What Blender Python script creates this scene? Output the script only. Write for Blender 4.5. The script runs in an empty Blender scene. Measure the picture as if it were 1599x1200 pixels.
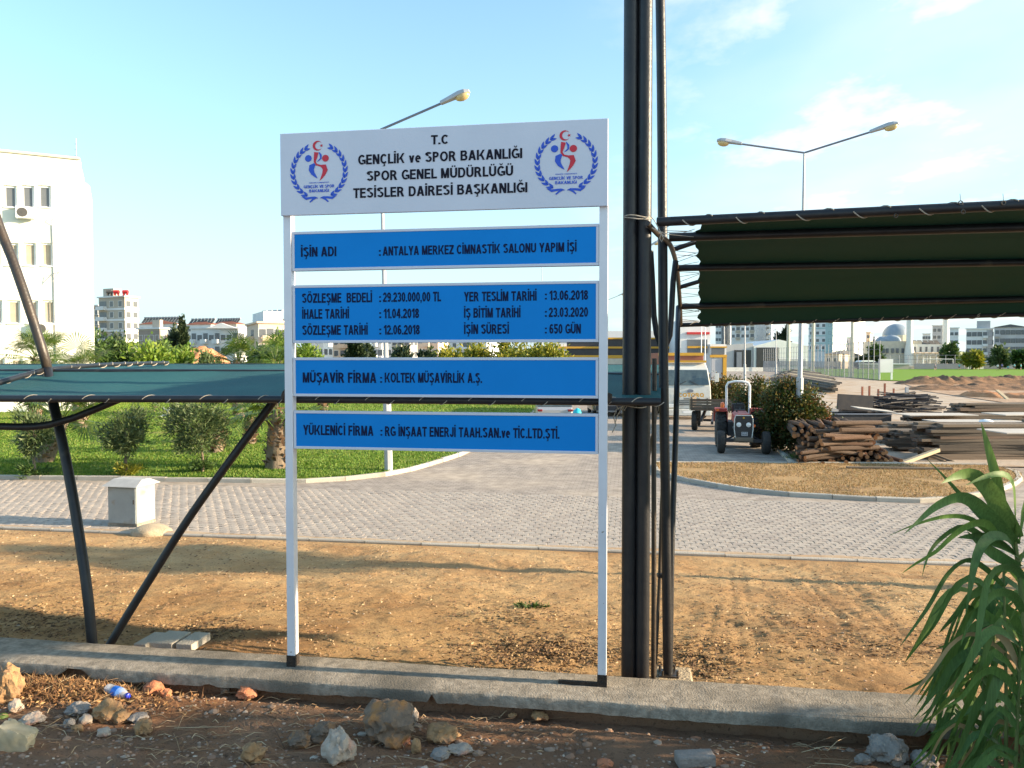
import bpy, bmesh, math, random
import numpy as np
from mathutils import Vector, Matrix, noise
random.seed(7)
rng = np.random.default_rng(7)
PI = math.pi
sc = bpy.context.scene
col = sc.collection

# ---------------------------------------------------------------- camera, sky, sun, exposure
CAMZ = 3.15
FPX, CX, CY = 1200.0, 799.5, 600.0
PITCH = math.atan(38 / 1200)
cam = bpy.data.cameras.new('camera')
cam.sensor_width = 36; cam.lens = FPX / 1599 * 36
cam.clip_start = 0.05; cam.clip_end = 6000
camo = bpy.data.objects.new('camera', cam)
camo.location = (0, 0, CAMZ); camo.rotation_euler = (PI / 2 - PITCH, 0, 0)
col.objects.link(camo); sc.camera = camo

SUN_EL = math.radians(16)
SDIR = Vector((1, -0.135, 0)).normalized()                 # horizontal direction towards the sun
SUNV = Vector((SDIR.x * math.cos(SUN_EL), SDIR.y * math.cos(SUN_EL), math.sin(SUN_EL)))
world = bpy.data.worlds.new('World'); sc.world = world; world.use_nodes = True
wn, wl = world.node_tree.nodes, world.node_tree.links
for n in list(wn): wn.remove(n)
wout = wn.new('ShaderNodeOutputWorld'); wbg = wn.new('ShaderNodeBackground'); wbg.inputs[1].default_value = 0.15
sky = wn.new('ShaderNodeTexSky'); sky.sky_type = 'NISHITA'; sky.sun_disc = False
sky.sun_elevation = SUN_EL; sky.sun_rotation = math.atan2(SDIR.x, SDIR.y)
sky.air_density = 1.0; sky.dust_density = 1.2; sky.ozone_density = 1.5
wtc = wn.new('ShaderNodeTexCoord'); wsep = wn.new('ShaderNodeSeparateXYZ')
wl.new(wtc.outputs['Generated'], wsep.inputs[0])
def wmath(op, a, b=None, c=None, clamp=False):
    m = wn.new('ShaderNodeMath'); m.operation = op; m.use_clamp = clamp
    for i, x in enumerate((a, b, c)):
        if x is None: continue
        if isinstance(x, (int, float)): m.inputs[i].default_value = x
        else: wl.new(x, m.inputs[i])
    return m.outputs[0]
zz = wmath('ADD', wsep.outputs[2], 0.12)
wcmb = wn.new('ShaderNodeCombineXYZ')
wl.new(wmath('DIVIDE', wsep.outputs[0], zz), wcmb.inputs[0]); wl.new(wmath('DIVIDE', wsep.outputs[1], zz), wcmb.inputs[1])
wmap = wn.new('ShaderNodeMapping'); wl.new(wcmb.outputs[0], wmap.inputs[0])
wmap.inputs['Scale'].default_value = (1.0, 0.8, 1.0); wmap.inputs['Location'].default_value = (3.35, 0.0, 0.0)
wmap.inputs['Rotation'].default_value = (0, 0, 0.35)
wno = wn.new('ShaderNodeTexNoise'); wno.inputs['Scale'].default_value = 2.6; wno.inputs['Detail'].default_value = 9; wno.inputs['Roughness'].default_value = 0.56
wl.new(wmap.outputs[0], wno.inputs['Vector'])
wr = wn.new('ShaderNodeValToRGB'); wr.color_ramp.elements[0].position = 0.50; wr.color_ramp.elements[1].position = 0.66
wl.new(wno.outputs['Fac'], wr.inputs[0])
side = wn.new('ShaderNodeMapRange'); side.inputs[1].default_value = 0.06; side.inputs[2].default_value = 0.34
wl.new(wsep.outputs[0], side.inputs[0])
thin = wn.new('ShaderNodeTexNoise'); thin.inputs['Scale'].default_value = 0.9; thin.inputs['Detail'].default_value = 5
wl.new(wmap.outputs[0], thin.inputs['Vector'])
thr = wn.new('ShaderNodeMapRange'); thr.inputs[1].default_value = 0.38; thr.inputs[2].default_value = 0.68; thr.inputs[4].default_value = 0.55
wl.new(thin.outputs['Fac'], thr.inputs[0])
cl = wmath('MULTIPLY', wmath('MAXIMUM', wr.outputs[0], thr.outputs[0]), side.outputs[0], clamp=True)
wtint = wn.new('ShaderNodeMix'); wtint.data_type = 'RGBA'; wtint.blend_type = 'MULTIPLY'; wtint.inputs[0].default_value = 1
wtint.inputs[7].default_value = SKYTINT = (0.80, 1.0, 1.0, 1)
wl.new(sky.outputs[0], wtint.inputs[6])
whz = wn.new('ShaderNodeMix'); whz.data_type = 'RGBA'; whz.inputs[7].default_value = (1.78, 2.16, 2.36, 1)
wl.new(wmath('POWER', 2.718, wmath('MULTIPLY', wmath('MAXIMUM', wsep.outputs[2], 0.0), -5.0)), whz.inputs[0]); wl.new(wtint.outputs[2], whz.inputs[6])
wmix = wn.new('ShaderNodeMix'); wmix.data_type = 'RGBA'
wl.new(wmath('MULTIPLY', cl, 0.85), wmix.inputs[0]); wl.new(whz.outputs[2], wmix.inputs[6]); wmix.inputs[7].default_value = (3.1, 3.05, 3.0, 1)
wl.new(wmix.outputs[2], wbg.inputs[0]); wl.new(wbg.outputs[0], wout.inputs[0])

sun = bpy.data.lights.new('sun', 'SUN'); sun.energy = 4.6; sun.angle = math.radians(0.6); sun.color = (1.0, 0.80, 0.56)
suno = bpy.data.objects.new('sun', sun); col.objects.link(suno)
suno.rotation_euler = (-SUNV).to_track_quat('-Z', 'Y').to_euler(); suno.location = (60, -8, 40)
sc.view_settings.view_transform = 'Standard'; sc.view_settings.look = 'None'; sc.view_settings.gamma = 1
sc.view_settings.use_curve_mapping = False
sc.view_settings.exposure = 1.5
sc.cycles.max_bounces = 6; sc.cycles.transparent_max_bounces = 8

# ---------------------------------------------------------------- helpers
def P(px, py, d):
    a = (px - CX) / FPX; b = (CY - py) / FPX
    v = Vector((a, math.cos(PITCH) + b * math.sin(PITCH), -math.sin(PITCH) + b * math.cos(PITCH)))
    v *= d / v.y
    return Vector((v.x, v.y, v.z + CAMZ))
def G(px, py, z=0.0):
    a = (px - CX) / FPX; b = (CY - py) / FPX
    v = Vector((a, math.cos(PITCH) + b * math.sin(PITCH), -math.sin(PITCH) + b * math.cos(PITCH)))
    v *= (z - CAMZ) / v.z
    return Vector((v.x, v.y, z))
E1 = Vector((0.988, -0.153, 0)); E2 = Vector((0.153, 0.988, 0))      # along and across the low wall
def W(u, v, z): return E1 * u + E2 * v + Vector((0, 0, z))
def uv_of(p): return p.x * E1.x + p.y * E1.y, p.x * E2.x + p.y * E2.y
def U_at(px, v):                                                     # u where the ray of a column meets the line v
    a = (px - CX) / FPX
    y = v / (E2.y + a * E2.x)
    return a * y * E1.x + y * E1.y

def tag(o, label=None, cat=None, group=None, kind=None):
    if label: o['label'] = label
    if cat: o['category'] = cat
    if group: o['group'] = group
    if kind: o['kind'] = kind
    return o
def thing(name, label, cat, loc=(0, 0, 0), rz=0, group=None):
    o = bpy.data.objects.new(name, None); col.objects.link(o); o.empty_display_size = 0.2
    o.location = loc; o.rotation_euler = (0, 0, rz)
    return tag(o, label, cat, group)
def kids(o): return [c for c in bpy.data.objects if c.parent == o]
def copy_tree(o, parent=None, km=None):
    if km is None:
        km = {}
        for c in bpy.data.objects:
            if c.parent: km.setdefault(c.parent.name, []).append(c)
    c = o.copy(); col.objects.link(c)
    if parent: c.parent = parent
    for ch in km.get(o.name, []): copy_tree(ch, c, km)
    return c

class MB:
    def __init__(s): s.v = []; s.f = []; s.m = []
    def add(s, vs, fs, mi=0):
        b = len(s.v); s.v += [tuple(x) for x in vs]; s.f += [tuple(b + i for i in f) for f in fs]; s.m += [mi] * len(fs); return s
    def box(s, c, size, rz=0, mi=0, M=None):
        hx, hy, hz = size[0] / 2, size[1] / 2, size[2] / 2
        R = M if M is not None else Matrix.Rotation(rz, 3, 'Z')
        vs = [Vector(c) + R @ Vector((x * hx, y * hy, z * hz)) for x in (-1, 1) for y in (-1, 1) for z in (-1, 1)]
        return s.add(vs, [(0, 1, 3, 2), (4, 6, 7, 5), (0, 4, 5, 1), (2, 3, 7, 6), (0, 2, 6, 4), (1, 5, 7, 3)], mi)
    def beam(s, p0, p1, w, h, mi=0, up=Vector((0, 0, 1))):
        p0 = Vector(p0); p1 = Vector(p1); d = (p1 - p0); L = d.length; d.normalize()
        if abs(d.dot(up)) > 0.98: up = Vector((0, 1, 0))
        x = d.cross(up).normalized(); z = x.cross(d)
        M = Matrix((x, d, z)).transposed()
        return s.box((p0 + p1) / 2, (w, L, h), M=M, mi=mi)
    def tube(s, pts, r, seg=10, mi=0, cap=True):
        pts = [Vector(p) for p in pts]; n = len(pts)
        rs = r if isinstance(r, (list, tuple)) else [r] * n
        vs = []; fs = []; prev = None
        for i in range(n):
            t = (pts[min(i + 1, n - 1)] - pts[max(i - 1, 0)]).normalized()
            if prev is None:
                a = Vector((0, 0, 1)) if abs(t.z) < .9 else Vector((1, 0, 0))
                x = t.cross(a).normalized()
            else: x = (prev - t * prev.dot(t)).normalized()
            prev = x; y = t.cross(x)
            for k in range(seg):
                an = 2 * PI * k / seg
                vs.append(pts[i] + (x * math.cos(an) + y * math.sin(an)) * rs[i])
        for i in range(n - 1):
            for k in range(seg):
                k2 = (k + 1) % seg
                fs.append((i * seg + k, i * seg + k2, (i + 1) * seg + k2, (i + 1) * seg + k))
        if cap: fs.append(tuple(range(seg - 1, -1, -1))); fs.append(tuple((n - 1) * seg + k for k in range(seg)))
        return s.add(vs, fs, mi)
    def lathe(s, c, prof, seg=16, axis='Z', mi=0):
        vs = []; fs = []; c = Vector(c)
        for (r, h) in prof:
            for k in range(seg):
                a = 2 * PI * k / seg; x, y = r * math.cos(a), r * math.sin(a)
                vs.append(c + (Vector((x, y, h)) if axis == 'Z' else Vector((h, x, y)) if axis == 'X' else Vector((x, h, y))))
        n = len(prof)
        for i in range(n - 1):
            for k in range(seg):
                k2 = (k + 1) % seg; fs.append((i * seg + k, i * seg + k2, (i + 1) * seg + k2, (i + 1) * seg + k))
        fs.append(tuple(range(seg - 1, -1, -1))); fs.append(tuple((n - 1) * seg + k for k in range(seg)))
        return s.add(vs, fs, mi)
    def prism(s, poly, z0, z1, mi=0):
        n = len(poly); vs = [(p[0], p[1], z0) for p in poly] + [(p[0], p[1], z1) for p in poly]
        fs = [tuple(range(n - 1, -1, -1)), tuple(range(n, 2 * n))] + [(i, (i + 1) % n, n + (i + 1) % n, n + i) for i in range(n)]
        return s.add(vs, fs, mi)
    def extr(s, poly, off, mi=0):           # 3-D polygon pushed along off
        n = len(poly); off = Vector(off); vs = [Vector(p) for p in poly] + [Vector(p) + off for p in poly]
        fs = [tuple(range(n - 1, -1, -1)), tuple(range(n, 2 * n))] + [(i, (i + 1) % n, n + (i + 1) % n, n + i) for i in range(n)]
        return s.add(vs, fs, mi)
    def build(s, name, mats, parent=None, smooth=False, local=False, bevel=0, recenter=True):
        me = bpy.data.meshes.new(name)
        vs = np.array(s.v, dtype=float).reshape(-1, 3)
        o = bpy.data.objects.new(name, me)
        if parent is None and recenter and not local and len(vs):
            lo, hi = vs.min(0), vs.max(0); org = Vector(((lo[0] + hi[0]) / 2, (lo[1] + hi[1]) / 2, lo[2])); o.location = org
            vs = vs - np.array(org)
        elif parent is not None and not local:
            r = parent
            while r.parent: r = r.parent
            vs = vs - np.array(r.location)
        me.from_pydata(vs.tolist(), [], s.f)
        if not isinstance(mats, (list, tuple)): mats = [mats]
        for m in mats: me.materials.append(m)
        if len(mats) > 1: me.polygons.foreach_set('material_index', s.m)
        if smooth: me.polygons.foreach_set('use_smooth', [True] * len(me.polygons))
        me.update(); col.objects.link(o)
        if parent: o.parent = parent
        if bevel:
            md = o.modifiers.new('bevel', 'BEVEL'); md.width = bevel; md.segments = 2; md.limit_method = 'ANGLE'
        if smooth: shade_angle(me)
        return o
def shade_angle(me, ang=40):
    try: me.set_sharp_from_angle(angle=math.radians(ang))
    except Exception: pass

def ico(sub):
    bm = bmesh.new(); bmesh.ops.create_icosphere(bm, subdivisions=sub, radius=1)
    v = [x.co.copy() for x in bm.verts]; f = [[a.index for a in q.verts] for q in bm.faces]; bm.free(); return v, f
ICO = {k: ico(k) for k in (1, 2, 3, 4)}

# ---------------------------------------------------------------- materials
def nd(nt, t, **kw):
    n = nt.nodes.new(t)
    for k, v in kw.items(): setattr(n, k, v)
    return n
def mat(name, c1, c2=None, scale=4.0, rough=0.7, bump=0.0, bscale=None, metal=0.0, spec=0.5, detail=6, c3=None, s3=0.5, f3=(0.5, 0.7), coords='Object', stretch=None, trans=0, island=None, bdist=0.02, alpha=None, coat=0):
    m = bpy.data.materials.new(name); m.use_nodes = True; nt = m.node_tree; L = nt.links
    b = nt.nodes['Principled BSDF']
    b.inputs['Roughness'].default_value = rough; b.inputs['Metallic'].default_value = metal
    b.inputs['Specular IOR Level'].default_value = spec
    if coat: b.inputs['Coat Weight'].default_value = coat
    if alpha is not None: b.inputs['Alpha'].default_value = alpha
    b.inputs['Base Color'].default_value = (*c1, 1)
    tc = nd(nt, 'ShaderNodeTexCoord'); src = tc.outputs[coords]
    if stretch:
        mp = nd(nt, 'ShaderNodeMapping'); mp.inputs['Scale'].default_value = stretch; L.new(src, mp.inputs[0]); src = mp.outputs[0]
    cur = None
    if c2 is not None:
        no = nd(nt, 'ShaderNodeTexNoise'); no.inputs['Scale'].default_value = scale; no.inputs['Detail'].default_value = detail; no.inputs['Roughness'].default_value = .62
        L.new(src, no.inputs['Vector'])
        r = nd(nt, 'ShaderNodeValToRGB'); r.color_ramp.elements[0].position = .36; r.color_ramp.elements[1].position = .64
        r.color_ramp.elements[0].color = (*c1, 1); r.color_ramp.elements[1].color = (*c2, 1)
        L.new(no.outputs['Fac'], r.inputs[0]); cur = r.outputs[0]
    if c3 is not None:
        n3 = nd(nt, 'ShaderNodeTexNoise'); n3.inputs['Scale'].default_value = s3; n3.inputs['Detail'].default_value = 5
        L.new(src, n3.inputs['Vector'])
        mr = nd(nt, 'ShaderNodeMapRange'); mr.inputs[1].default_value, mr.inputs[2].default_value = f3; L.new(n3.outputs['Fac'], mr.inputs[0])
        mx = nd(nt, 'ShaderNodeMix', data_type='RGBA'); L.new(mr.outputs[0], mx.inputs[0])
        if cur is None: mx.inputs[6].default_value = (*c1, 1)
        else: L.new(cur, mx.inputs[6])
        mx.inputs[7].default_value = (*c3, 1); cur = mx.outputs[2]
    if island is not None:
        ge = nd(nt, 'ShaderNodeNewGeometry'); r = nd(nt, 'ShaderNodeValToRGB')
        els = r.color_ramp.elements
        while len(els) < len(island): els.new(.5)
        for i, c in enumerate(island): els[i].position = i / max(1, len(island) - 1); els[i].color = (*c, 1)
        L.new(ge.outputs['Random Per Island'], r.inputs[0])
        if cur is None: cur = r.outputs[0]
        else:
            mx = nd(nt, 'ShaderNodeMix', data_type='RGBA'); mx.inputs[0].default_value = .7
            L.new(cur, mx.inputs[6]); L.new(r.outputs[0], mx.inputs[7]); cur = mx.outputs[2]
    if cur is not None: L.new(cur, b.inputs['Base Color'])
    if bump:
        nb = nd(nt, 'ShaderNodeTexNoise'); nb.inputs['Scale'].default_value = bscale or scale * 4; nb.inputs['Detail'].default_value = 8
        L.new(src, nb.inputs['Vector'])
        bp = nd(nt, 'ShaderNodeBump'); bp.inputs['Strength'].default_value = bump; bp.inputs['Distance'].default_value = bdist
        L.new(nb.outputs['Fac'], bp.inputs['Height']); L.new(bp.outputs[0], b.inputs['Normal'])
    if trans:
        out = nt.nodes['Material Output']; tr = nd(nt, 'ShaderNodeBsdfTranslucent'); ms = nd(nt, 'ShaderNodeMixShader'); ms.inputs[0].default_value = trans
        if cur is not None: L.new(cur, tr.inputs[0])
        else: tr.inputs[0].default_value = (*c1, 1)
        L.new(b.outputs[0], ms.inputs[1]); L.new(tr.outputs[0], ms.inputs[2]); L.new(ms.outputs[0], out.inputs[0])
    return m
M = {}
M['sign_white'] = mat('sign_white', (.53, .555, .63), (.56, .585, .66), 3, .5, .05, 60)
M['sign_post'] = mat('sign_post', (.66, .67, .71), (.61, .62, .66), 6, .35, c3=(.30, .27, .24), s3=30, f3=(.70, .74))
M['sign_blue'] = mat('sign_blue', (.002, .195, .57), (.003, .21, .61), 2, .6, spec=.15)
M['letter'] = mat('letter', (.006, .012, .045), (.008, .016, .055), 8, .7, spec=.1)
M['letter_black'] = mat('letter_black', (.008, .008, .018), (.012, .012, .02), 8, .7, spec=.15)
M['logo_blue'] = mat('logo_blue', (.015, .07, .48), (.018, .08, .52), 8, .5)
M['logo_red'] = mat('logo_red', (.50, .012, .03), (.54, .016, .04), 8, .5)
M['burn'] = mat('burn', (.012, .011, .01), (.04, .025, .015), 30, .9, .6, 80)
M['pipe'] = mat('pipe', (.011, .012, .015), (.020, .020, .021), 9, .42, .12, 60, c3=(.05, .045, .038), s3=5, f3=(.64, .74), spec=.4)
M['pipe_brown'] = mat('pipe_brown', (.030, .024, .019), (.055, .038, .024), 9, .42, .15, 60)  # browner copy of pipe; warm sunlight on some black pipes put into the colour
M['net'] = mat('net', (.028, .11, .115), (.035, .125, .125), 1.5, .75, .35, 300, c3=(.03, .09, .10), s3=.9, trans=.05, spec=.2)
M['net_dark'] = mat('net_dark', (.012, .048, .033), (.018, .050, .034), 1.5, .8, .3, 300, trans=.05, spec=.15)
M['rope'] = mat('rope', (.42, .38, .32), (.3, .26, .2), 60, .85)
M['concrete'] = mat('concrete', (.22, .19, .15), (.38, .33, .265), 22, .95, 1.0, 90, spec=.15, c3=(.15, .135, .11), s3=1.6, f3=(.48, .66), bdist=.006)
M['kerb'] = mat('kerb', (.40, .365, .31), (.55, .50, .42), 7, .9, .6, 60, c3=(.22, .19, .15), s3=3, f3=(.5, .7))
M['footing'] = mat('footing', (.38, .30, .20), (.46, .37, .25), 9, .95, 1, 50)
def soil(name, a, b, c, d, fine=38, bump=.8, bd=.02):
    m = bpy.data.materials.new(name); m.use_nodes = True; nt = m.node_tree; L = nt.links; bs = nt.nodes['Principled BSDF']
    bs.inputs['Roughness'].default_value = .96; bs.inputs['Specular IOR Level'].default_value = .15
    tc = nd(nt, 'ShaderNodeTexCoord')
    def ns(s, dt=8, ro=.65):
        n = nd(nt, 'ShaderNodeTexNoise'); n.inputs['Scale'].default_value = s; n.inputs['Detail'].default_value = dt; n.inputs['Roughness'].default_value = ro
        L.new(tc.outputs['Object'], n.inputs['Vector']); return n.outputs['Fac']
    def mr(x, lo, hi):
        n = nd(nt, 'ShaderNodeMapRange'); n.inputs[1].default_value = lo; n.inputs[2].default_value = hi; L.new(x, n.inputs[0]); return n.outputs[0]
    def mix(f, x, y):
        n = nd(nt, 'ShaderNodeMix', data_type='RGBA'); L.new(f, n.inputs[0])
        for i, q in ((6, x), (7, y)):
            if isinstance(q, tuple): n.inputs[i].default_value = (*q, 1)
            else: L.new(q, n.inputs[i])
        return n.outputs[2]
    k = mix(mr(ns(1.3), .38, .62), a, b)
    k = mix(mr(ns(.45, 6), .50, .66), k, c)
    k = mix(mr(ns(fine), .56, .68), k, d)
    L.new(k, bs.inputs['Base Color'])
    bp = nd(nt, 'ShaderNodeBump'); bp.inputs['Strength'].default_value = bump; bp.inputs['Distance'].default_value = bd
    L.new(ns(fine * .6, 10, .75), bp.inputs['Height']); L.new(bp.outputs[0], bs.inputs['Normal'])
    return m
M['dirt'] = soil('dirt', (.40, .24, .11), (.48, .315, .155), (.29, .165, .075), (.21, .12, .06), 26, 1.0, .03)
M['rubble_soil'] = soil('rubble_soil', (.21, .12, .072), (.28, .175, .11), (.30, .14, .065), (.11, .068, .045), 40, 1.0)
M['island'] = soil('island', (.42, .26, .12), (.35, .23, .11), (.22, .14, .08), (.20, .15, .06), 30)
M['lot'] = soil('lot', (.42, .34, .26), (.50, .41, .32), (.36, .23, .13), (.28, .22, .17), 20)
M['red_earth'] = soil('red_earth', (.46, .20, .09), (.58, .31, .16), (.36, .15, .07), (.30, .15, .08), 3, .8, .15)
M['bank'] = soil('bank', (.20, .12, .07), (.32, .18, .10), (.10, .07, .05), (.07, .05, .035), 6, .8, .1)
M['ground'] = soil('ground', (.30, .24, .15), (.25, .24, .12), (.20, .19, .09), (.18, .13, .08), 3)
M['lawn'] = soil('lawn', (.11, .185, .016), (.16, .235, .025), (.22, .22, .05), (.07, .13, .014), 25, .8, .03)
M['pitch'] = soil('pitch', (.13, .24, .02), (.15, .26, .025), (.16, .25, .03), (.11, .21, .02), 8, .2, .02)
M['asphalt'] = mat('asphalt', (.23, .225, .215), (.30, .29, .275), 3, .9, .5, 60, c3=(.34, .31, .27), s3=.35, f3=(.45, .65))
M['sand'] = soil('sand', (.52, .40, .28), (.46, .34, .23), (.42, .28, .17), (.36, .25, .16), 20)
M['paver'] = mat('paver', (.36, .305, .25), (.43, .37, .30), 1.2, .9, .5, 60, island=[(.28, .235, .20), (.32, .27, .228), (.36, .305, .255), (.40, .34, .285)], c3=(.44, .36, .28), s3=.5, f3=(.50, .75))
M['paver_bed'] = mat('paver_bed', (.20, .16, .12), (.28, .225, .165), 8, .95, .4, 60)
# ---------------------------------------------------------------- ground, road, lawn, wall
def fbm(x, y, s, z=0.0, o=4): return noise.fractal(Vector((x * s, y * s, z)), 1.0, 2.0, o)
def grid(name, xs, ys, fn, m, kind='structure', smooth=True):
    nx, ny = len(xs), len(ys)
    vs = [fn(x, y) for y in ys for x in xs]
    fs = [(j * nx + i, j * nx + i + 1, (j + 1) * nx + i + 1, (j + 1) * nx + i) for j in range(ny - 1) for i in range(nx - 1)]
    mb = MB(); mb.v = [tuple(v) for v in vs]; mb.f = fs; mb.m = [0] * len(fs)
    o = mb.build(name, m, smooth=False, recenter=False)
    if smooth: o.data.polygons.foreach_set('use_smooth', [True] * len(o.data.polygons))
    return tag(o, kind=kind)
def inpoly(x, y, poly):
    c = False; n = len(poly); j = n - 1
    for i in range(n):
        xi, yi = poly[i][0], poly[i][1]; xj, yj = poly[j][0], poly[j][1]
        if (yi > y) != (yj > y) and x < (xj - xi) * (y - yi) / (yj - yi) + xi: c = not c
        j = i
    return c
def smoothline(pts, step):
    pts = [Vector(p) for p in pts]; out = [pts[0]]
    for i in range(len(pts) - 1):
        p0 = pts[max(i - 1, 0)]; p1 = pts[i]; p2 = pts[i + 1]; p3 = pts[min(i + 2, len(pts) - 1)]
        n = max(1, int((p2 - p1).length / step))
        for k in range(1, n + 1):
            t = k / n
            out.append(.5 * ((2 * p1) + (-p0 + p2) * t + (2 * p0 - 5 * p1 + 4 * p2 - p3) * t * t + (-p0 + 3 * p1 - 3 * p2 + p3) * t ** 3))
    return out
def sheet(name, poly, z, m, kind='structure', thick=0):
    mb = MB()
    if thick: mb.prism(poly, z - thick, z)
    else: mb.add([(p[0], p[1], z) for p in poly], [tuple(range(len(poly)))])
    o = mb.build(name, m, recenter=False)
    bm = bmesh.new(); bm.from_mesh(o.data); bmesh.ops.triangulate(bm, faces=[f for f in bm.faces if len(f.verts) > 4]); bmesh.ops.recalc_face_normals(bm, faces=bm.faces); bm.to_mesh(o.data); bm.free()
    return tag(o, kind=kind)

sheet('ground', [(-3000, 12.0), (3000, 12.0), (3000, 5000), (-3000, 5000)], -0.03, M['ground'])
M['road_far'] = bpy.data.materials.new('road_far')
def road_far_mat(m):
    m.use_nodes = True; nt = m.node_tree; L = nt.links; b = nt.nodes['Principled BSDF']; b.inputs['Roughness'].default_value = .9
    b.inputs['Specular IOR Level'].default_value = .25
    tc = nd(nt, 'ShaderNodeTexCoord'); mp = nd(nt, 'ShaderNodeMapping'); mp.inputs['Rotation'].default_value = (0, 0, math.radians(8.8)); L.new(tc.outputs['Object'], mp.inputs[0])
    br = nd(nt, 'ShaderNodeTexBrick'); br.inputs['Scale'].default_value = 1; br.inputs['Mortar Size'].default_value = .012
    br.inputs['Brick Width'].default_value = .2; br.inputs['Row Height'].default_value = .16
    br.inputs['Color1'].default_value = (.30, .25, .21, 1); br.inputs['Color2'].default_value = (.36, .305, .255, 1); br.inputs['Mortar'].default_value = (.235, .195, .155, 1)
    L.new(mp.outputs[0], br.inputs[0])
    no = nd(nt, 'ShaderNodeTexNoise'); no.inputs['Scale'].default_value = .33; no.inputs['Detail'].default_value = 7; L.new(tc.outputs['Object'], no.inputs[0])
    mr = nd(nt, 'ShaderNodeMapRange'); mr.inputs[1].default_value = .48; mr.inputs[2].default_value = .72; L.new(no.outputs['Fac'], mr.inputs[0])
    mx = nd(nt, 'ShaderNodeMix', data_type='RGBA'); L.new(mr.outputs[0], mx.inputs[0]); L.new(br.outputs[0], mx.inputs[6]); mx.inputs[7].default_value = (.43, .35, .27, 1)
    n2 = nd(nt, 'ShaderNodeTexNoise'); n2.inputs['Scale'].default_value = 3; n2.inputs['Detail'].default_value = 8; L.new(tc.outputs['Object'], n2.inputs[0])
    hs = nd(nt, 'ShaderNodeMix', data_type='RGBA', blend_type='OVERLAY'); hs.inputs[0].default_value = .55; L.new(mx.outputs[2], hs.inputs[6]); L.new(n2.outputs['Fac'], hs.inputs[7])
    L.new(hs.outputs[2], b.inputs['Base Color'])
road_far_mat(M['road_far'])
VR = 12.63; VP = 17.6
road = sheet('road', [tuple(W(-60, VP, 0))[:2], tuple(W(60, VP, 0))[:2], (70, 60), (70, 290), (-8, 290), (-60, 100)], 0.028, M['road_far'])
bed = sheet('paving_bed', [tuple(W(-60, VR - .05, 0))[:2], tuple(W(60, VR - .05, 0))[:2], tuple(W(60, VP + .02, 0))[:2], tuple(W(-60, VP + .02, 0))[:2]], 0.014, M['paver_bed'])

lawn_px = [(-420, 748), (-60, 750), (100, 752), (300, 755), (450, 757), (540, 753), (620, 743), (680, 727), (735, 707), (790, 674), (835, 645), (862, 622), (872, 612)]
LK = smoothline([G(x, y) for x, y in lawn_px], .35)
lawn_poly = [(p.x, p.y + .1) for p in LK] + [(LK[-1].x, 100), (-70, 100), (-70, LK[0].y)]
sheet('lawn', lawn_poly, 0.13, M['lawn'])
isl_px = [(1018, 731), (1022, 740), (1060, 752), (1120, 764), (1200, 775), (1300, 782), (1400, 787), (1470, 787), (1540, 777), (1588, 760), (1597, 747), (1575, 738)]
IK = smoothline([G(x, y) for x, y in isl_px], .35)
ISL = [(p.x, p.y + .06) for p in IK] + [tuple(G(1540, 733))[:2], tuple(G(1250, 729.5))[:2], tuple(G(1025, 728))[:2]]
def island_z(x, y): return .12 + .03 * fbm(x, y, .8) + .012 * fbm(x, y, 5)
isl = sheet('traffic_island', ISL, .12, M['island'])
M['paver_piece'] = mat('paver_piece', (.36, .305, .25), (.43, .37, .30), 9, .9, .4, 70)
def obj_random(m, cols):
    nt = m.node_tree; b = nt.nodes['Principled BSDF']; L = nt.links
    oi = nd(nt, 'ShaderNodeObjectInfo'); r = nd(nt, 'ShaderNodeValToRGB')
    while len(r.color_ramp.elements) < len(cols): r.color_ramp.elements.new(.5)
    for i, c in enumerate(cols): r.color_ramp.elements[i].position = i / (len(cols) - 1); r.color_ramp.elements[i].color = (*c, 1)
    L.new(oi.outputs['Random'], r.inputs[0])
    if b.inputs['Base Color'].links:
        src = b.inputs['Base Color'].links[0].from_socket
        mx = nd(nt, 'ShaderNodeMix', data_type='RGBA'); mx.inputs[0].default_value = .65; L.new(src, mx.inputs[6]); L.new(r.outputs[0], mx.inputs[7]); L.new(mx.outputs[2], b.inputs['Base Color'])
    else: L.new(r.outputs[0], b.inputs['Base Color'])
    return m
obj_random(M['paver_piece'], [(.28, .235, .20), (.32, .27, .228), (.36, .305, .255), (.40, .34, .285)])

PV = [(-.1, -.08), (-.062, -.08), (-.04, -.064), (.04, -.064), (.062, -.08), (.1, -.08), (.112, -.04), (.112, .04), (.1, .08), (.062, .08), (.04, .096), (-.04, .096), (-.062, .08), (-.1, .08), (-.088, .04), (-.088, -.04)]
PV = [(x * .955, y * .945) for x, y in PV]
def paver_mesh():
    mb = MB(); n = len(PV)
    lo = [(x, y, -.03) for x, y in PV]; up = [(x, y, -.004) for x, y in PV]; top = [(x * .94, y * .93, 0) for x, y in PV]
    mb.add(lo + up + top, [(i, (i + 1) % n, n + (i + 1) % n, n + i) for i in range(n)] + [(n + i, n + (i + 1) % n, 2 * n + (i + 1) % n, 2 * n + i) for i in range(n)] + [tuple(2 * n + i for i in range(n))])
    return mb
pm = paver_mesh(); pme = bpy.data.meshes.new('paving_stone'); pme.from_pydata(pm.v, [], pm.f); pme.materials.append(M['paver_piece'])
road_thing = bed
cells = []
v = VR + .10
row = 0
while v < VP - .05:
    u = -17.0 + (.1 if row % 2 else 0)
    while u < 13.5:
        p = W(u, v, 0); px = CX + p.x / p.y * FPX
        if -80 < px < 1660 and not inpoly(p.x, p.y, ISL) and not inpoly(p.x, p.y - .15, ISL): cells.append((u, v, px))
        u += .2
    v += .16; row += 1
cells.sort(key=lambda c: (abs(c[1] - VR) > .6, W(c[0], c[1], 0).length))
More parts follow.
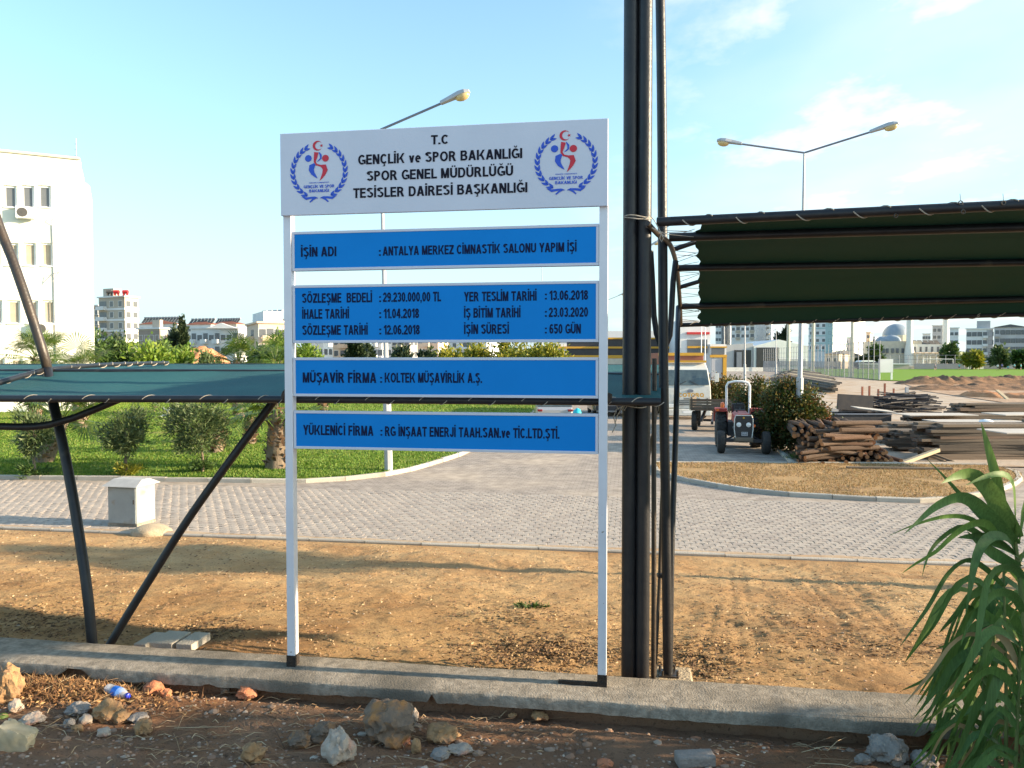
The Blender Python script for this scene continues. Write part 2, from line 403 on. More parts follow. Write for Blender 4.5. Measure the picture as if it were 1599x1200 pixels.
cells.sort(key=lambda c: W(c[0], c[1], 0).length)
ang = math.atan2(E1.y, E1.x)
parts, rest = cells[:300], cells[300:]
for (u, v, px) in parts:
    o = bpy.data.objects.new('paving_stone', pme); col.objects.link(o); o.parent = bed
    p = W(u, v, .028 + random.uniform(-.003, .003)); o.location = p
    o.rotation_euler = (random.uniform(-.012, .012), random.uniform(-.012, .012), ang + random.uniform(-.012, .012))
mb = MB()
for (u, v, px) in rest:
    p = W(u, v, .028 + random.uniform(-.003, .003) + .006 * fbm(u, v, .7)); a = ang + random.uniform(-.012, .012); c, s = math.cos(a), math.sin(a)
    tx, ty = random.uniform(-.02, .02), random.uniform(-.02, .02)
    mb.add([(p.x + c * x - s * y, p.y + s * x + c * y, p.z + z + tx * x + ty * y) for x, y, z in pm.v], pm.f)
o = mb.build('paving_stones_beyond', M['paver'], parent=bed, local=True); tag(o, kind='stuff')

def stones(owner_name, line, w, h, L, z0, m, side=1, gap=.012, start=0, tilt=.01, jag=0):
    holder = bpy.data.objects.new(owner_name, None); col.objects.link(holder); tag(holder, kind='structure')
    holder.location = line[0]
    dist = 0; segs = []; cur = [line[0]]; acc = 0
    for i in range(1, len(line)):
        acc += (line[i] - line[i - 1]).length; cur.append(line[i])
        if acc >= L: segs.append(cur); cur = [line[i]]; acc = 0
    if len(cur) > 1: segs.append(cur)
    for s in segs:
        a, b = s[0], s[-1]; d = (b - a); ln = d.length
        if ln < .05: continue
        d.normalize(); nrm = Vector((-d.y, d.x, 0)) * side
        c = (a + b) / 2 + nrm * w / 2
        mb = MB(); hh = h + random.uniform(-.008, .008)
        x0, x1 = -ln / 2 + gap / 2, ln / 2 - gap / 2; ch = .018
        prof = [(-w / 2, -.05), (-w / 2, hh - ch), (-w / 2 + ch, hh), (w / 2 - ch * .6, hh), (w / 2, hh - ch), (w / 2, -.05)]
        vs = [(x, y, z) for x in (x0, x1) for y, z in prof]; k = len(prof)
        mb.add(vs, [(i, (i + 1) % k, k + (i + 1) % k, k + i) for i in range(k)] + [tuple(range(k - 1, -1, -1)), tuple(range(k, 2 * k))])
        o = mb.build('kerb_stone', m, local=True); o.parent = holder
        o.location = c + Vector((0, 0, z0)) - holder.location
        o.rotation_euler = (random.uniform(-tilt, tilt) * 3, random.uniform(-tilt, tilt), math.atan2(d.y, d.x) + (PI if side < 0 else 0) + random.uniform(-tilt, tilt))
    return holder
obj_random(M['kerb'], [(.30, .27, .22), (.42, .38, .32), (.52, .48, .40)])
stones('lawn_kerb', [p for p in LK if p.y < 60], .13, .14, .95, .0, M['kerb'])
stones('island_kerb', IK, .13, .13, .85, .0, M['kerb'])
stones('edging', [W(u, VR - .09, 0) for u in np.arange(-12.5, 12.6, .25)], .08, .045, .98, .0, M['kerb'], tilt=.004)
stones('island_back_kerb', [G(x, 728.5 + (x - 1025) * .006) for x in range(1025, 1545, 6)], .10, .15, 1.0, .0, M['kerb'])
lotk = smoothline([G(1236, 727), G(1208, 702), G(1188, 680), G(1172, 655), G(1168, 630)], .35)
lot_poly = [(p.x + .1, p.y) for p in lotk] + [tuple(G(1185, 592))[:2], tuple(G(1240, 582))[:2], (75, 180), (56, 112), (160, 112), (160, 20), tuple(G(1760, 735))[:2]]
sheet('lot', lot_poly, 0.06, M['lot'])
stones('lot_kerb', lotk, .12, .12, .9, .0, M['kerb'], side=-1)

# ---- dirt strip between wall and road
RUTS = []
for (x0, y0, x1, y1, w) in [(1148, 872, 1172, 1065, .16), (1260, 880, 1330, 960, .12), (1215, 885, 1330, 975, .10), (1310, 885, 1395, 985, .10), (1130, 960, 1110, 1060, .10), (1190, 985, 1260, 1050, .12)]:
    RUTS.append((G(x0, y0, .3), G(x1, y1, .55), w))
def dirt_z(u, v):
    t = max(0, min(1, (v - 4.95) / 7.5)); z = .95 * (1 - t) ** 1.15
    f = min(1, max(0, (12.5 - v) / .5))
    z += f * (.050 * fbm(u, v, .55) + .020 * fbm(u, v, 2.4, 3) + .012 * fbm(u, v, 9, 7, 3))
    if v > 11.3: z += .012 * (v - 11.3) * f
    p = W(u, v, 0)
    for a, b, w in RUTS:
        d = Vector((b.x - a.x, b.y - a.y)); L = d.length; d /= L; q = Vector((p.x - a.x, p.y - a.y)); s = q.dot(d)
        if -.2 < s < L + .2:
            k = q.x * d.y - q.y * d.x
            if abs(k) < w: z += (-.012 + .010 * math.cos(k / .022)) * (.4 + .6 * (.5 + .5 * fbm(s, k, 1.5))) * (abs(math.sin(s * 9)) * .5 + .5)
    return z
us = np.arange(-13.5, 13.5, .045); vv = np.arange(4.76, 12.58, .035)
grid('dirt', us, vv, lambda u, v: W(u, v, dirt_z(u, v)), M['dirt'])
# ---- foreground soil on the camera's side of the wall
def fore_z(u, v):
    z = 1.035 + .022 * max(0, min(1, (-u - .5) / 2)) + .018 * fbm(u, v, 1.3, 11) + .012 * fbm(u, v, 6, 2, 3) + .006 * fbm(u, v, 17, 2, 2)
    if v > 4.32: z -= .035 * min(1, (v - 4.32) / .1)
    z += .03 * math.exp(-((u + 3.9) ** 2 / .5 + (v - 4.3) ** 2 / .05))
    z += .05 * math.exp(-((v - 3.3) ** 2) / .3) + .12 * max(0, 3.0 - v) * .5
    return z
grid('foreground_soil', np.arange(-7.5, 9, .035), np.concatenate([np.arange(-3, 3.0, .25), np.arange(3.0, 4.75, .03)]), lambda u, v: W(u, v, fore_z(u, v)), M['rubble_soil'])
# ---- low concrete wall
def wall():
    us = np.arange(-9, 9.5, .03); mb = MB(); k = 10; vs = []
    for u in us:
        n1 = .010 * fbm(u, 0, 1.1, 5); lowf = 1.092 + .008 * fbm(u, 3, 2.2) + .005 * fbm(u, 1, 11)
        for (c, w, a) in ((-3.55, .12, .09), (-1.17, .02, .05), (-.95, .02, .02), (1.62, .05, .045), (2.05, .16, .05), (-2.62, .05, .02)):
            lowf += a * max(0, 1 - abs(u - c) / w)
        r = lambda s: .004 * fbm(u, s, 14, s)
        prof = [(4.50, .7), (4.50, min(lowf, 1.15) + .004), (4.425 + n1 + r(1), min(lowf, 1.155) + r(2)), (4.418 + n1 + r(3), 1.150 + r(4)), (4.422 + n1, 1.164 + r(5)), (4.436 + n1, 1.171 + r(6)), (4.63, 1.174 + r(7)), (4.79 + n1, 1.172 + r(8)), (4.812 + n1, 1.16 + r(9)), (4.815, .7)]
        vs += [W(u, v, z + .006 * fbm(u, v, .9)) for v, z in prof]
    fs = [(i * k + j, i * k + j + 1, (i + 1) * k + j + 1, (i + 1) * k + j) for i in range(len(us) - 1) for j in range(k - 1)]
    mb.add(vs, fs); mb.m = [1 if (i % (k - 1)) == 0 else 0 for i in range(len(fs))]
    o = mb.build('concrete_wall', [M['concrete'], M['rubble_soil']], smooth=True)
    tag(o, 'low grey concrete wall with chipped front edge running across the foreground below the sign', 'wall')
    return o
wall()

# ---- grass, litter, pebbles
def scatter_mesh(name, pts, gen, m, **kw):
    mb = MB()
    for p in pts: gen(mb, p)
    o = mb.build(name, m, recenter=False); tag(o, kind='stuff'); return o
def blade(mb, p, h=.07, w=.012, lean=.6):
    a = random.uniform(0, 2 * PI); L = random.uniform(.5, 1) * h; dx, dy = math.cos(a), math.sin(a)
    b = random.uniform(0, lean)
    mb.add([(p[0] - dy * w, p[1] + dx * w, p[2]), (p[0] + dy * w, p[1] - dx * w, p[2]), (p[0] + dx * L * b, p[1] + dy * L * b, p[2] + L)], [(0, 1, 2)])
M['blade'] = mat('blade', (.07, .15, .02), rough=.7, island=[(.06, .14, .012), (.11, .21, .018), (.16, .25, .03), (.22, .24, .05)], trans=.35)
M['dry_blade'] = mat('dry_blade', (.4, .3, .12), rough=.8, island=[(.24, .14, .06), (.38, .24, .10), (.46, .32, .15), (.30, .18, .08), (.22, .20, .06)], trans=.25)
M['litter'] = mat('litter', (.3, .2, .1), rough=.9, island=[(.09, .05, .03), (.17, .095, .05), (.26, .155, .08), (.36, .23, .12), (.55, .42, .25)])
M['dead_weed'] = mat('dead_weed', (.3, .2, .1), rough=.9, island=[(.10, .05, .03), (.24, .12, .05), (.38, .20, .08), (.48, .31, .14)], trans=.15)
M['pebble'] = mat('pebble', (.3, .25, .2), rough=.85, island=[(.13, .085, .06), (.22, .15, .10), (.30, .21, .15), (.27, .15, .09), (.50, .43, .34)])
pts = []
while len(pts) < 90000:
    y = 19 + (75 - 19) * random.random() ** 2.6; x = y * random.uniform(-.72, .06)
    if inpoly(x, y - .12, lawn_poly) and fbm(x, y, .45, 8) + .5 * fbm(x, y, 2.5) < .42 + random.random() * .3: pts.append((x, y, .125))
scatter_mesh('lawn_grass', pts, lambda mb, p: blade(mb, p, .05 + .003 * p[1] / 3, .012 + .0006 * p[1]), M['blade'])
pts = []
while len(pts) < 16000:
    x = random.uniform(3, 15.5); y = random.uniform(16.5, 22.6)
    if inpoly(x, y, ISL) and fbm(x, y, .6) > -.25 - random.random() * .3: pts.append((x, y, .118))
scatter_mesh('island_dry_grass', pts, lambda mb, p: blade(mb, p, .05, .012, 1.6), M['dry_blade'])
def flake(mb, p, s=.03, asp=.35):
    a = random.uniform(0, PI); L = random.uniform(.4, 1) * s; w = L * asp * random.uniform(.4, 1.2); c, q = math.cos(a), math.sin(a); t = random.uniform(-.6, .6) * L
    lift = random.uniform(.002, .010)
    mb.add([(p[0] - c * L, p[1] - q * L, p[2] + lift), (p[0] + q * w, p[1] - c * w, p[2] + lift * .5), (p[0] + c * L, p[1] + q * L, p[2] + lift + abs(t) * .6), (p[0] - q * w, p[1] + c * w, p[2] + lift * 1.8)], [(0, 1, 2, 3)])
pts = []
for _ in range(17000):
    v = 4.85 + 7.6 * random.random() ** 1.5; u = random.uniform(-1, 1) * (3 + v * .75)
    if fbm(u, v, .8, 4) + .6 * random.random() > .15: pts.append(tuple(W(u, v, dirt_z(u, v))))
scatter_mesh('dead_leaf_litter', pts, lambda mb, p: flake(mb, p, .014 + .0014 * p[1]), M['litter'])
M['dark_leaf'] = mat('dark_leaf', (.1, .06, .03), rough=.9, island=[(.06, .035, .02), (.10, .055, .028), (.16, .09, .04), (.24, .15, .07), (.34, .22, .10)])
pts = []
for (px, py, sx, sy, n) in ((850, 1020, 75, 16, 2600), (1085, 1035, 40, 20, 1200), (1250, 940, 160, 40, 1500), (330, 985, 40, 10, 700), (70, 975, 60, 14, 900), (800, 960, 60, 12, 500), (1400, 1010, 120, 14, 900)):
    for _ in range(n):
        x, y = random.gauss(px, sx), random.gauss(py, sy)
        if y < 880: continue
        z = .6
        for _k in range(4): q = G(x, y, z); u_, v_ = uv_of(q); z = dirt_z(u_, min(max(v_, 4.8), 12.4))
        if 4.83 < v_ < 12.4: pts.append((q.x, q.y, z))
scatter_mesh('dark_leaf_litter', pts, lambda mb, p: flake(mb, p, .018 + .0012 * p[1]), M['dark_leaf'])
def peb(mb, p, s):
    vs, fs = ICO[1]; r = [random.uniform(.7, 1.2) for _ in vs]; sc_ = s * random.uniform(.4, 1); a = random.random() * 6
    mb.add([(p[0] + (q.x * math.cos(a) - q.y * math.sin(a)) * k * sc_ * 1.2, p[1] + (q.x * math.sin(a) + q.y * math.cos(a)) * k * sc_, p[2] + q.z * k * sc_ * .7) for q, k in zip(vs, r)], fs)
pts = []
for _ in range(5200):
    u = 1.2 + 4.6 * random.random(); v = 4.83 + abs(random.gauss(0, .17)); pts.append(tuple(W(u, v, dirt_z(u, v))))
for _ in range(1500):
    v = random.uniform(4.85, 12.4); u = random.uniform(-1, 1) * (3 + v * .75); pts.append(tuple(W(u, v, dirt_z(u, v))))
scatter_mesh('gravel', pts, lambda mb, p: peb(mb, p, .014), M['pebble'])
pts = []
for _ in range(4200):
    u = random.uniform(-4.2, 4.0); v = random.uniform(3.3, 4.40)
    if fbm(u, v, 1.6, 9) > -.3: pts.append(tuple(W(u, v, fore_z(u, v))))
scatter_mesh('foreground_pebbles', pts, lambda mb, p: peb(mb, p, .012 if random.random() < .93 else .03), M['pebble'])
def twig(mb, p, L):
    a = random.uniform(0, 2 * PI) if random.random() < .4 else random.gauss(-.15, .5); l = L * random.uniform(.3, 1); d = Vector((math.cos(a), math.sin(a), random.uniform(-.02, .16))) * l
    q = Vector(p) + Vector((0, 0, .006)); r = random.uniform(.0014, .0030)
    mb.tube([q, q + d * .5 + Vector((0, 0, random.uniform(0, .02))), q + d], [r, r, r * .5], 3, cap=False)
pts = []
for _ in range(2600):
    u = random.uniform(-4.2, 4.0); v = random.uniform(3.3, 4.46)
    if fbm(u, v, 1.1, 21) + random.random() * .4 > .05: pts.append(tuple(W(u, v, fore_z(u, v))))
scatter_mesh('dry_straw', pts, lambda mb, p: twig(mb, p, .11 if random.random() < .9 else .4), M['litter'])
pts = []
for _ in range(4500):
    u = random.gauss(-3.6, .40); v = 4.25 + random.gauss(0, .10)
    if v < 4.42: pts.append(tuple(W(u, v, fore_z(u, v) + random.uniform(0, .03))))
scatter_mesh('dry_weeds', pts, lambda mb, p: (blade(mb, p, .045, .004, 3.5) if random.random() < .45 else flake(mb, p, .02)), M['dead_weed'])

vs = []; nx = 560
for i in range(nx + 1):
    u = -14 + 28 * i / nx; w = .10 + .16 * max(0, fbm(u, 0, .7, 3) + .35) + .05 * fbm(u, 2, 4)
    for j in range(5): vs.append(W(u, VR - .04 + w * j / 4, .020 + .040 * math.sin(PI * min(1, (j + .35) / 4.35)) ** .7 + .005 * fbm(u, j, 5) * (0 < j < 4)))
mb = MB(); mb.add(vs, [(i * 5 + j, i * 5 + j + 1, (i + 1) * 5 + j + 1, (i + 1) * 5 + j) for i in range(nx) for j in range(4)]); tag(mb.build('sand_drift', M['sand'], smooth=True, recenter=False), kind='structure')
# ---------------------------------------------------------------- project sign
SV = 4.625                                           # the sign stands on the middle of the wall
def SU(px): return U_at(px, SV)
def SZ(px, py):
    a = (px - CX) / FPX; u = SU(px); y = W(u, SV, 0).y
    return P(px, py, y).z
def sz2(pxl, pyl, pxr, pyr): return (SZ(pxl, pyl) + SZ(pxr, pyr)) / 2
uL, uR = SU(451.5), SU(942)
ZT = 1.172
Z_head = (sz2(445, 338, 947, 325), sz2(445, 212, 948, 188))
print('sign', uL, uR, Z_head, SZ(445, 212), SZ(948, 188), SZ(457, 1043), SZ(940, 1078))
# condensed bold grotesque capitals drawn as strokes: each glyph is (width, [polygons]) on a cap height of 1
TX, TY = .25, .185
def _arc(cx, cy, rx, ry, a0, a1, n=10):
    pts = []; inn = []
    for i in range(n + 1):
        a = math.radians(a0 + (a1 - a0) * i / n); c, s = math.cos(a), math.sin(a)
        pts.append((cx + rx * c, cy + ry * s)); inn.append((cx + (rx - TX) * c, cy + (ry - TY) * s))
    return [[pts[i], pts[i + 1], inn[i + 1], inn[i]] for i in range(n)]
def _r(x0, y0, x1, y1): return [[(x0, y0), (x1, y0), (x1, y1), (x0, y1)]]
def _d(xa, ya, xb, yb, w): return [[(xa, ya), (xa + w, ya), (xb + w, yb), (xb, yb)]]
def _ell(w, h=1, y=0, n=24): return _arc(w / 2, y + h / 2, w / 2, h / 2, 0, 360, n)
def _dots(x, y=1.08): return _r(x - .22, y, x - .06, y + .15) + _r(x + .06, y, x + .22, y + .15)
def _ced(x): return _r(x - .05, -.12, x + .05, 0) + _r(x - .02, -.12, x + .12, -.02) + _r(x + .03, -.24, x + .12, -.12) + _r(x - .14, -.25, x + .03, -.17)
def _breve(x): return [[(x + .19 * math.cos(a), 1.26 + .19 * math.sin(a)), (x + .19 * math.cos(b), 1.26 + .19 * math.sin(b)), (x + .09 * math.cos(b), 1.26 + .10 * math.sin(b)), (x + .09 * math.cos(a), 1.26 + .10 * math.sin(a))] for a, b in [(PI + PI * i / 8, PI + PI * (i + 1) / 8) for i in range(8)]]
def _S(w=.82):
    q = .5 + TY / 2
    return _arc(w / 2, q + (1 - q) / 2, w / 2, (1 - q) / 2 + .0, 20, 270, 14) + _arc(w / 2, q / 2, w / 2, q / 2, -160, 90, 14)
def _C(w=.9): return _arc(w / 2, .5, w / 2, .5, 42, 318, 20)
def _G(w=.95): return _arc(w / 2, .5, w / 2, .5, 42, 300, 18) + _r(w - TX, .08, w, .5) + _r(w * .52, .5 - TY, w - TX, .5)
def _U(w=.86): return _r(0, .36, TX, 1) + _r(w - TX, .36, w, 1) + _arc(w / 2, .36, w / 2, .36, 180, 360, 12)
def _A(w=.92): return _d(0, 0, w / 2 - TX * .62, 1, TX * 1.08) + _d(w - TX * 1.08, 0, w / 2 - TX * .46, 1, TX * 1.08) + _r(w * .22, .20, w * .78, .20 + TY * .95)
def _B(bot, w):
    q = .5 + TY / 2 if not bot else .5 + TY / 2
    up = _r(TX, 1 - TY, w * .45, 1) + _r(TX, q - TY, w * .45, q) + _arc(w * .45, (1 + q - TY) / 2, w * .5, (1 - q + TY) / 2, -90, 90, 10)
    return _r(0, 0, TX, 1) + up
GL = {
 'A': (.92, _A()), 'E': (.72, _r(0, 0, TX, 1) + _r(TX, 1 - TY, .72, 1) + _r(TX, .43, .67, .43 + TY) + _r(TX, 0, .72, TY)),
 'F': (.68, _r(0, 0, TX, 1) + _r(TX, 1 - TY, .68, 1) + _r(TX, .41, .61, .41 + TY)), 'H': (.82, _r(0, 0, TX, 1) + _r(.82 - TX, 0, .82, 1) + _r(TX, .43, .82 - TX, .43 + TY)),
 'I': (TX, _r(0, 0, TX, 1)), 'İ': (TX, _r(0, 0, TX, 1) + _r(0, 1.09, TX, 1.24)), 'J': (.66, _r(.66 - TX, .3, .66, 1) + _arc(.33, .3, .33, .3, 180, 360, 10)),
 'K': (.98, _r(0, 0, TX, 1) + _d(TX * .92, .36, .98 - TX * 1.12, 1, TX * 1.05) + _d(.98 - TX * 1.1, 0, TX * 1.35, .62, TX * 1.02)),
 'L': (.68, _r(0, 0, TX, 1) + _r(TX, 0, .68, TY)), 'M': (.98, _r(0, 0, TX, 1) + _r(.98 - TX, 0, .98, 1) + _d(.49 - TX * .45, 0, TX * .2, 1, TX * .95) + _d(.49 - TX * .45, 0, .98 - TX * 1.15, 1, TX * .95)),
 'N': (.84, _r(0, 0, TX, 1) + _r(.84 - TX, 0, .84, 1) + _d(.84 - TX * 1.2, 0, .0, 1, TX * 1.2)),
 'O': (.98, _ell(.98)), 'Ö': (.98, _ell(.98) + _dots(.49)), 'Q': (.98, _ell(.98) + _d(.80, -.06, .52, .28, .2)),
 'P': (.78, _B(0, .78)), 'R': (.88, _B(0, .80) + _d(.88 - TX * 1.2, 0, .34, .46, TX * 1.15)),
 'B': (.84, _r(0, 0, TX, 1) + _r(TX, 1 - TY, .5, 1) + _r(TX, .50 - TY * .3, .5, .50 + TY * .6) + _r(TX, 0, .5, TY) + _arc(.48, .27 + TY * .13, .36, .27 + TY * .13, -90, 90, 10) + _arc(.46, .76 - TY * .02, .33, .24 + TY * .1, -90, 90, 10)),
 'D': (.88, _r(0, 0, TX, 1) + _r(TX, 0, .44, TY) + _r(TX, 1 - TY, .44, 1) + _arc(.44, .5, .44, .5, -90, 90, 14)),
 'S': (.82, _S()), 'Ş': (.82, _S() + _ced(.41)), 'C': (.9, _C()), 'Ç': (.9, _C() + _ced(.47)), 'G': (.95, _G()), 'Ğ': (.95, _G() + _breve(.47)),
 'T': (.80, _r(.4 - TX / 2, 0, .4 + TX / 2, 1 - TY) + _r(0, 1 - TY, .8, 1)), 'U': (.86, _U()), 'Ü': (.86, _U() + _dots(.43)),
 'V': (.88, _d(.44 - TX * .54, 0, 0, 1, TX * 1.08) + _d(.44 - TX * .54, 0, .88 - TX * 1.08, 1, TX * 1.08)),
 'Y': (.88, _r(.44 - TX / 2, 0, .44 + TX / 2, .42) + _d(.44 - TX / 2, .40, 0, 1, TX * 1.1) + _d(.44 - TX / 2, .40, .88 - TX * 1.1, 1, TX * 1.1)),
 'Z': (.78, _r(0, 0, .78, TY) + _r(0, 1 - TY, .78, 1) + _d(0.01, TY, .78 - TX * 1.35, 1 - TY, TX * 1.35)),
 'v': (.66, _d(.33 - TX * .5, 0, 0, .72, TX) + _d(.33 - TX * .5, 0, .66 - TX, .72, TX)),
 'e': (.70, _arc(.35, .36, .35, .37, 0, 310, 18) + _r(.12, .31, .68, .31 + TY * .8)),
 '0': (.72, _ell(.72)), '1': (.50, _r(.26, 0, .26 + TX, 1) + [[(.0, .62), (.0, .79), (.26, 1), (.26, .76)]]),
 '2': (.72, _arc(.36, .68, .36, .32, -20, 170, 12) + _d(0.0, TY, .50, .62, TX * 1.25) + _r(0, 0, .72, TY)),
 '3': (.72, _arc(.36, .50 + .25 - TY * .25, .35, .25 + TY * .25, -90, 160, 12) + _arc(.36, .25 + TY * .25, .36, .25 + TY * .25, -160, 90, 12)),
 '4': (.74, _r(.40, 0, .40 + TX, 1) + _r(0, .22, .74, .22 + TY * .9) + _d(0, .30, .34, 1, TX)),
 '5': (.72, _r(.08, 1 - TY, .68, 1) + _r(.05, .48, .05 + TX * .9, 1) + _arc(.36, .32, .36, .33, -160, 125, 14)),
 '6': (.72, _arc(.36, .32, .36, .32, 0, 360, 18) + _arc(.40, .5, .40, .5, 50, 190, 12)),
 '7': (.70, _r(0, 1 - TY, .70, 1) + _d(.14, 0, .42, 1 - TY, TX)),
 '8': (.72, _arc(.36, .27, .36, .27, 0, 360, 18) + _arc(.36, .74, .33, .26, 0, 360, 18)),
 '9': (.72, _arc(.36, .68, .36, .32, 0, 360, 18) + _arc(.32, .5, .40, .5, -130, 10, 12)),
 '.': (TX, _r(0, 0, TX, .18)), ',': (TX, _r(0, 0, TX, .18) + _d(.02, -.18, .08, 0, .11)), ':': (TX, _r(0, 0, TX, .22) + _r(0, .6, TX, .82)), '-': (.4, _r(0, .35, .4, .5))}
def text_on(mb, text, x0, x1, zb, cap, plane, mi=0, bold=0):
    pen = 0; items = []
    for ch in text:
        if ch == ' ': pen += .43; continue
        w, polys = GL[ch]; items.append((pen, polys)); pen += w + .105 - (.045 if ch in 'ÇCGLTYVĞ' else 0)
    wtot = pen - .09; k = (x1 - x0) / wtot
    for off, polys in items:
        for i, pl in enumerate(polys):
            mb.add([plane(x0 + (off + a) * k, zb + b * cap, i) for a, b in pl], [tuple(range(len(pl)))], mi)
def sp(dv): return lambda u, z, l=0: W(u, SV + dv - .00004 * (l % 7), z)
sign = thing('project_sign', 'tall white sign frame with header and four blue information panels standing on the concrete wall', 'sign', W((uL + uR) / 2, SV, ZT))
def sbox(u0, u1, v0, v1, z0, z1): 
    mb = MB(); mb.extr([W(u0, v0, z0), W(u1, v0, z0), W(u1, v0, z1), W(u0, v0, z1)], E2 * (v1 - v0)); return mb
pw = .052
for uc, name in ((uL, 'post'), (uR, 'post')):
    p = sbox(uc - pw / 2, uc + pw / 2, SV - .012, SV + .048, ZT - .01, Z_head[0] + .01).build('post', M['sign_post'], sign, bevel=.003)
    b = sbox(uc - pw / 2 - .003, uc + pw / 2 + .003, SV - .016, SV + .051, ZT - .012, ZT + .075).build('scorched_foot', M['burn'], p)
# weld brackets towards the pipe and the bar at the foot
q = ICO[2]
for uc, px, py in ((uL, 447, 618), (uR, 946, 622)):
    c = W(uc - .035 if uc == uL else uc + .02, SV + .02, SZ(px, py)); vs = [c + Vector((v.x * .034, v.y * .03, v.z * .042)) * random.uniform(.75, 1.2) for v in q[0]]; mb = MB(); mb.add(vs, q[1]); mb.build('weld_bracket', M['burn'], sign)
fb = MB(); fb.beam(W(SU(873), SV + .0, ZT + .012), W(SU(946), SV - .005, ZT + .014), .022, .022); fb.build('foot_bar', M['burn'], sign)
hu0, hu1 = SU(445), SU(948.5)
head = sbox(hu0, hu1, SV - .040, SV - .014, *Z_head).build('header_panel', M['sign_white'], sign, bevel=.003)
HP = sp(-.0425)
def cap_of(px, py, n=15): return SZ(px, py - n) - SZ(px, py)
def line(mb, text, xl, xr, yl, yr, plane, cap=15, mi=0, bold=.022):
    zb = sz2(xl, yl, xr, yr); text_on(mb, text, SU(xl), SU(xr), zb, cap_of((xl + xr) / 2, (yl + yr) / 2, cap), plane, mi, bold)
mb = MB(); line(mb, 'T.C', 677, 704, 229, 228, HP, 14.5, bold=.030); mb.build('lettering', M['letter_black'], head)
mb = MB(); line(mb, 'GENÇLİK ve SPOR BAKANLIĞI', 565, 817, 259.5, 251, HP, 15.5, bold=.030); mb.build('lettering', M['letter_black'], head)
mb = MB(); line(mb, 'SPOR GENEL MÜDÜRLÜĞÜ', 578, 803, 284.5, 278, HP, 15.5, bold=.030); mb.build('lettering', M['letter_black'], head)
mb = MB(); line(mb, 'TESİSLER DAİRESİ BAŞKANLIĞI', 557, 825, 311, 304, HP, 15.5, bold=.030); mb.build('lettering', M['letter_black'], head)
def emblem(cx, cy, rx, ry):
    mb = MB(); cu, cz = SU(cx), SZ(cx, cy)
    ru = (SU(cx + rx) - SU(cx - rx)) / 2; rz = (SZ(cx, cy - ry) - SZ(cx, cy + ry)) / 2
    PL = lambda x, y, l=0: W(cu + x * ru, SV - .0425 - l * .0006, cz + y * rz)
    def poly(pts, mi, l=0):
        mb.add([PL(x, y, l) for x, y in pts], [tuple(range(len(pts)))], mi)
    def strip(cl, ws, mi, l=0):       # ribbon with varying width
        for i in range(len(cl) - 1):
            def off(k):
                a = cl[max(k - 1, 0)]; b = cl[min(k + 1, len(cl) - 1)]; dx, dy = b[0] - a[0], b[1] - a[1]; n = math.hypot(dx, dy) or 1
                return (cl[k][0] - dy / n * ws[k], cl[k][1] + dx / n * ws[k]), (cl[k][0] + dy / n * ws[k], cl[k][1] - dx / n * ws[k])
            a, b = off(i); c, d = off(i + 1); poly([a, b, d, c], mi, l)
    def leaf(x, y, ang, L, w):
        n = 6; c, s = math.cos(ang), math.sin(ang); up = []; dn = []
        for i in range(n + 1):
            t = i / n; ww = w * math.sin(PI * t ** .8); up.append((t * L, ww)); dn.append((t * L, -ww))
        pts = up + dn[-2:0:-1]
        return [(x + a * c - b * s, y + a * s + b * c) for a, b in pts]
    for k in range(11):
        for sgn in (1, -1):
            a = math.radians(244 - k * 12.0); r = .90
            x, y = math.cos(a) * r, math.sin(a) * r; t = a - PI / 2
            for off_, LL in ((.30, .25), (-.40, .22)):
                pts = leaf(x, y, t + off_, LL, .042)
                poly([(px_ * sgn, py_) for px_, py_ in pts], 0)
    for sgn in (1, -1):
        strip([(sgn * a, b) for a, b in [(.60, -.82), (.45, -.895), (.28, -.87), (.14, -.86), (.04, -.89)]], [.008, .045, .035, .03, .012], 0)
        strip([(sgn * a, b) for a, b in [(.08, -.88), (.22, -.93), (.32, -1.02)]], [.012, .03, .022], 0)
    def disc(x, y, r, mi, l=0, n=20): poly([(x + r * math.cos(2 * PI * i / n), y + r * math.sin(2 * PI * i / n)) for i in range(n)], mi, l)
    disc(-.36, .46, .115, 0); disc(.23, .445, .115, 1)
    # crescent and star
    n = 24; R, r2, dx = .165, .128, .045; ox, oy = -.04, .875
    aa = math.acos((R * R + dx * dx - r2 * r2) / (2 * R * dx)); bb = math.atan2(R * math.sin(aa), R * math.cos(aa) - dx)
    out = [(ox + R * math.cos(aa + (2 * PI - 2 * aa) * i / n), oy + R * math.sin(aa + (2 * PI - 2 * aa) * i / n)) for i in range(n + 1)]
    inn = [(ox + dx + r2 * math.cos(bb + (2 * PI - 2 * bb) * i / n), oy + r2 * math.sin(bb + (2 * PI - 2 * bb) * i / n)) for i in range(n + 1)]
    for i in range(n): poly([out[i], out[i + 1], inn[i + 1], inn[i]], 1)
    st = []
    for i in range(10):
        a = PI + i * PI / 5; rr = .062 if i % 2 == 0 else .025; st.append((ox + .135 + rr * math.cos(a), oy + rr * math.sin(a)))
    for i in range(0, 10, 2): poly([(ox + .135, oy), st[i - 1], st[i], st[i + 1]], 1)
    strip([(-.08, .66), (-.11, .50), (-.14, .34), (-.08, .24), (.06, .20), (.18, .17), (.22, .05), (.17, -.08), (.10, -.20), (.03, -.30)], [.075, .06, .035, .03, .03, .09, .085, .06, .035, .004], 1)
    strip([(.01, .66), (.07, .55), (.07, .44), (-.05, .34)], [.012, .035, .028, .008], 0, 1)
    strip([(-.14, .27), (-.24, .18), (-.26, .07), (-.21, -.05), (-.12, -.15), (-.05, -.22)], [.035, .10, .09, .065, .035, .004], 0)
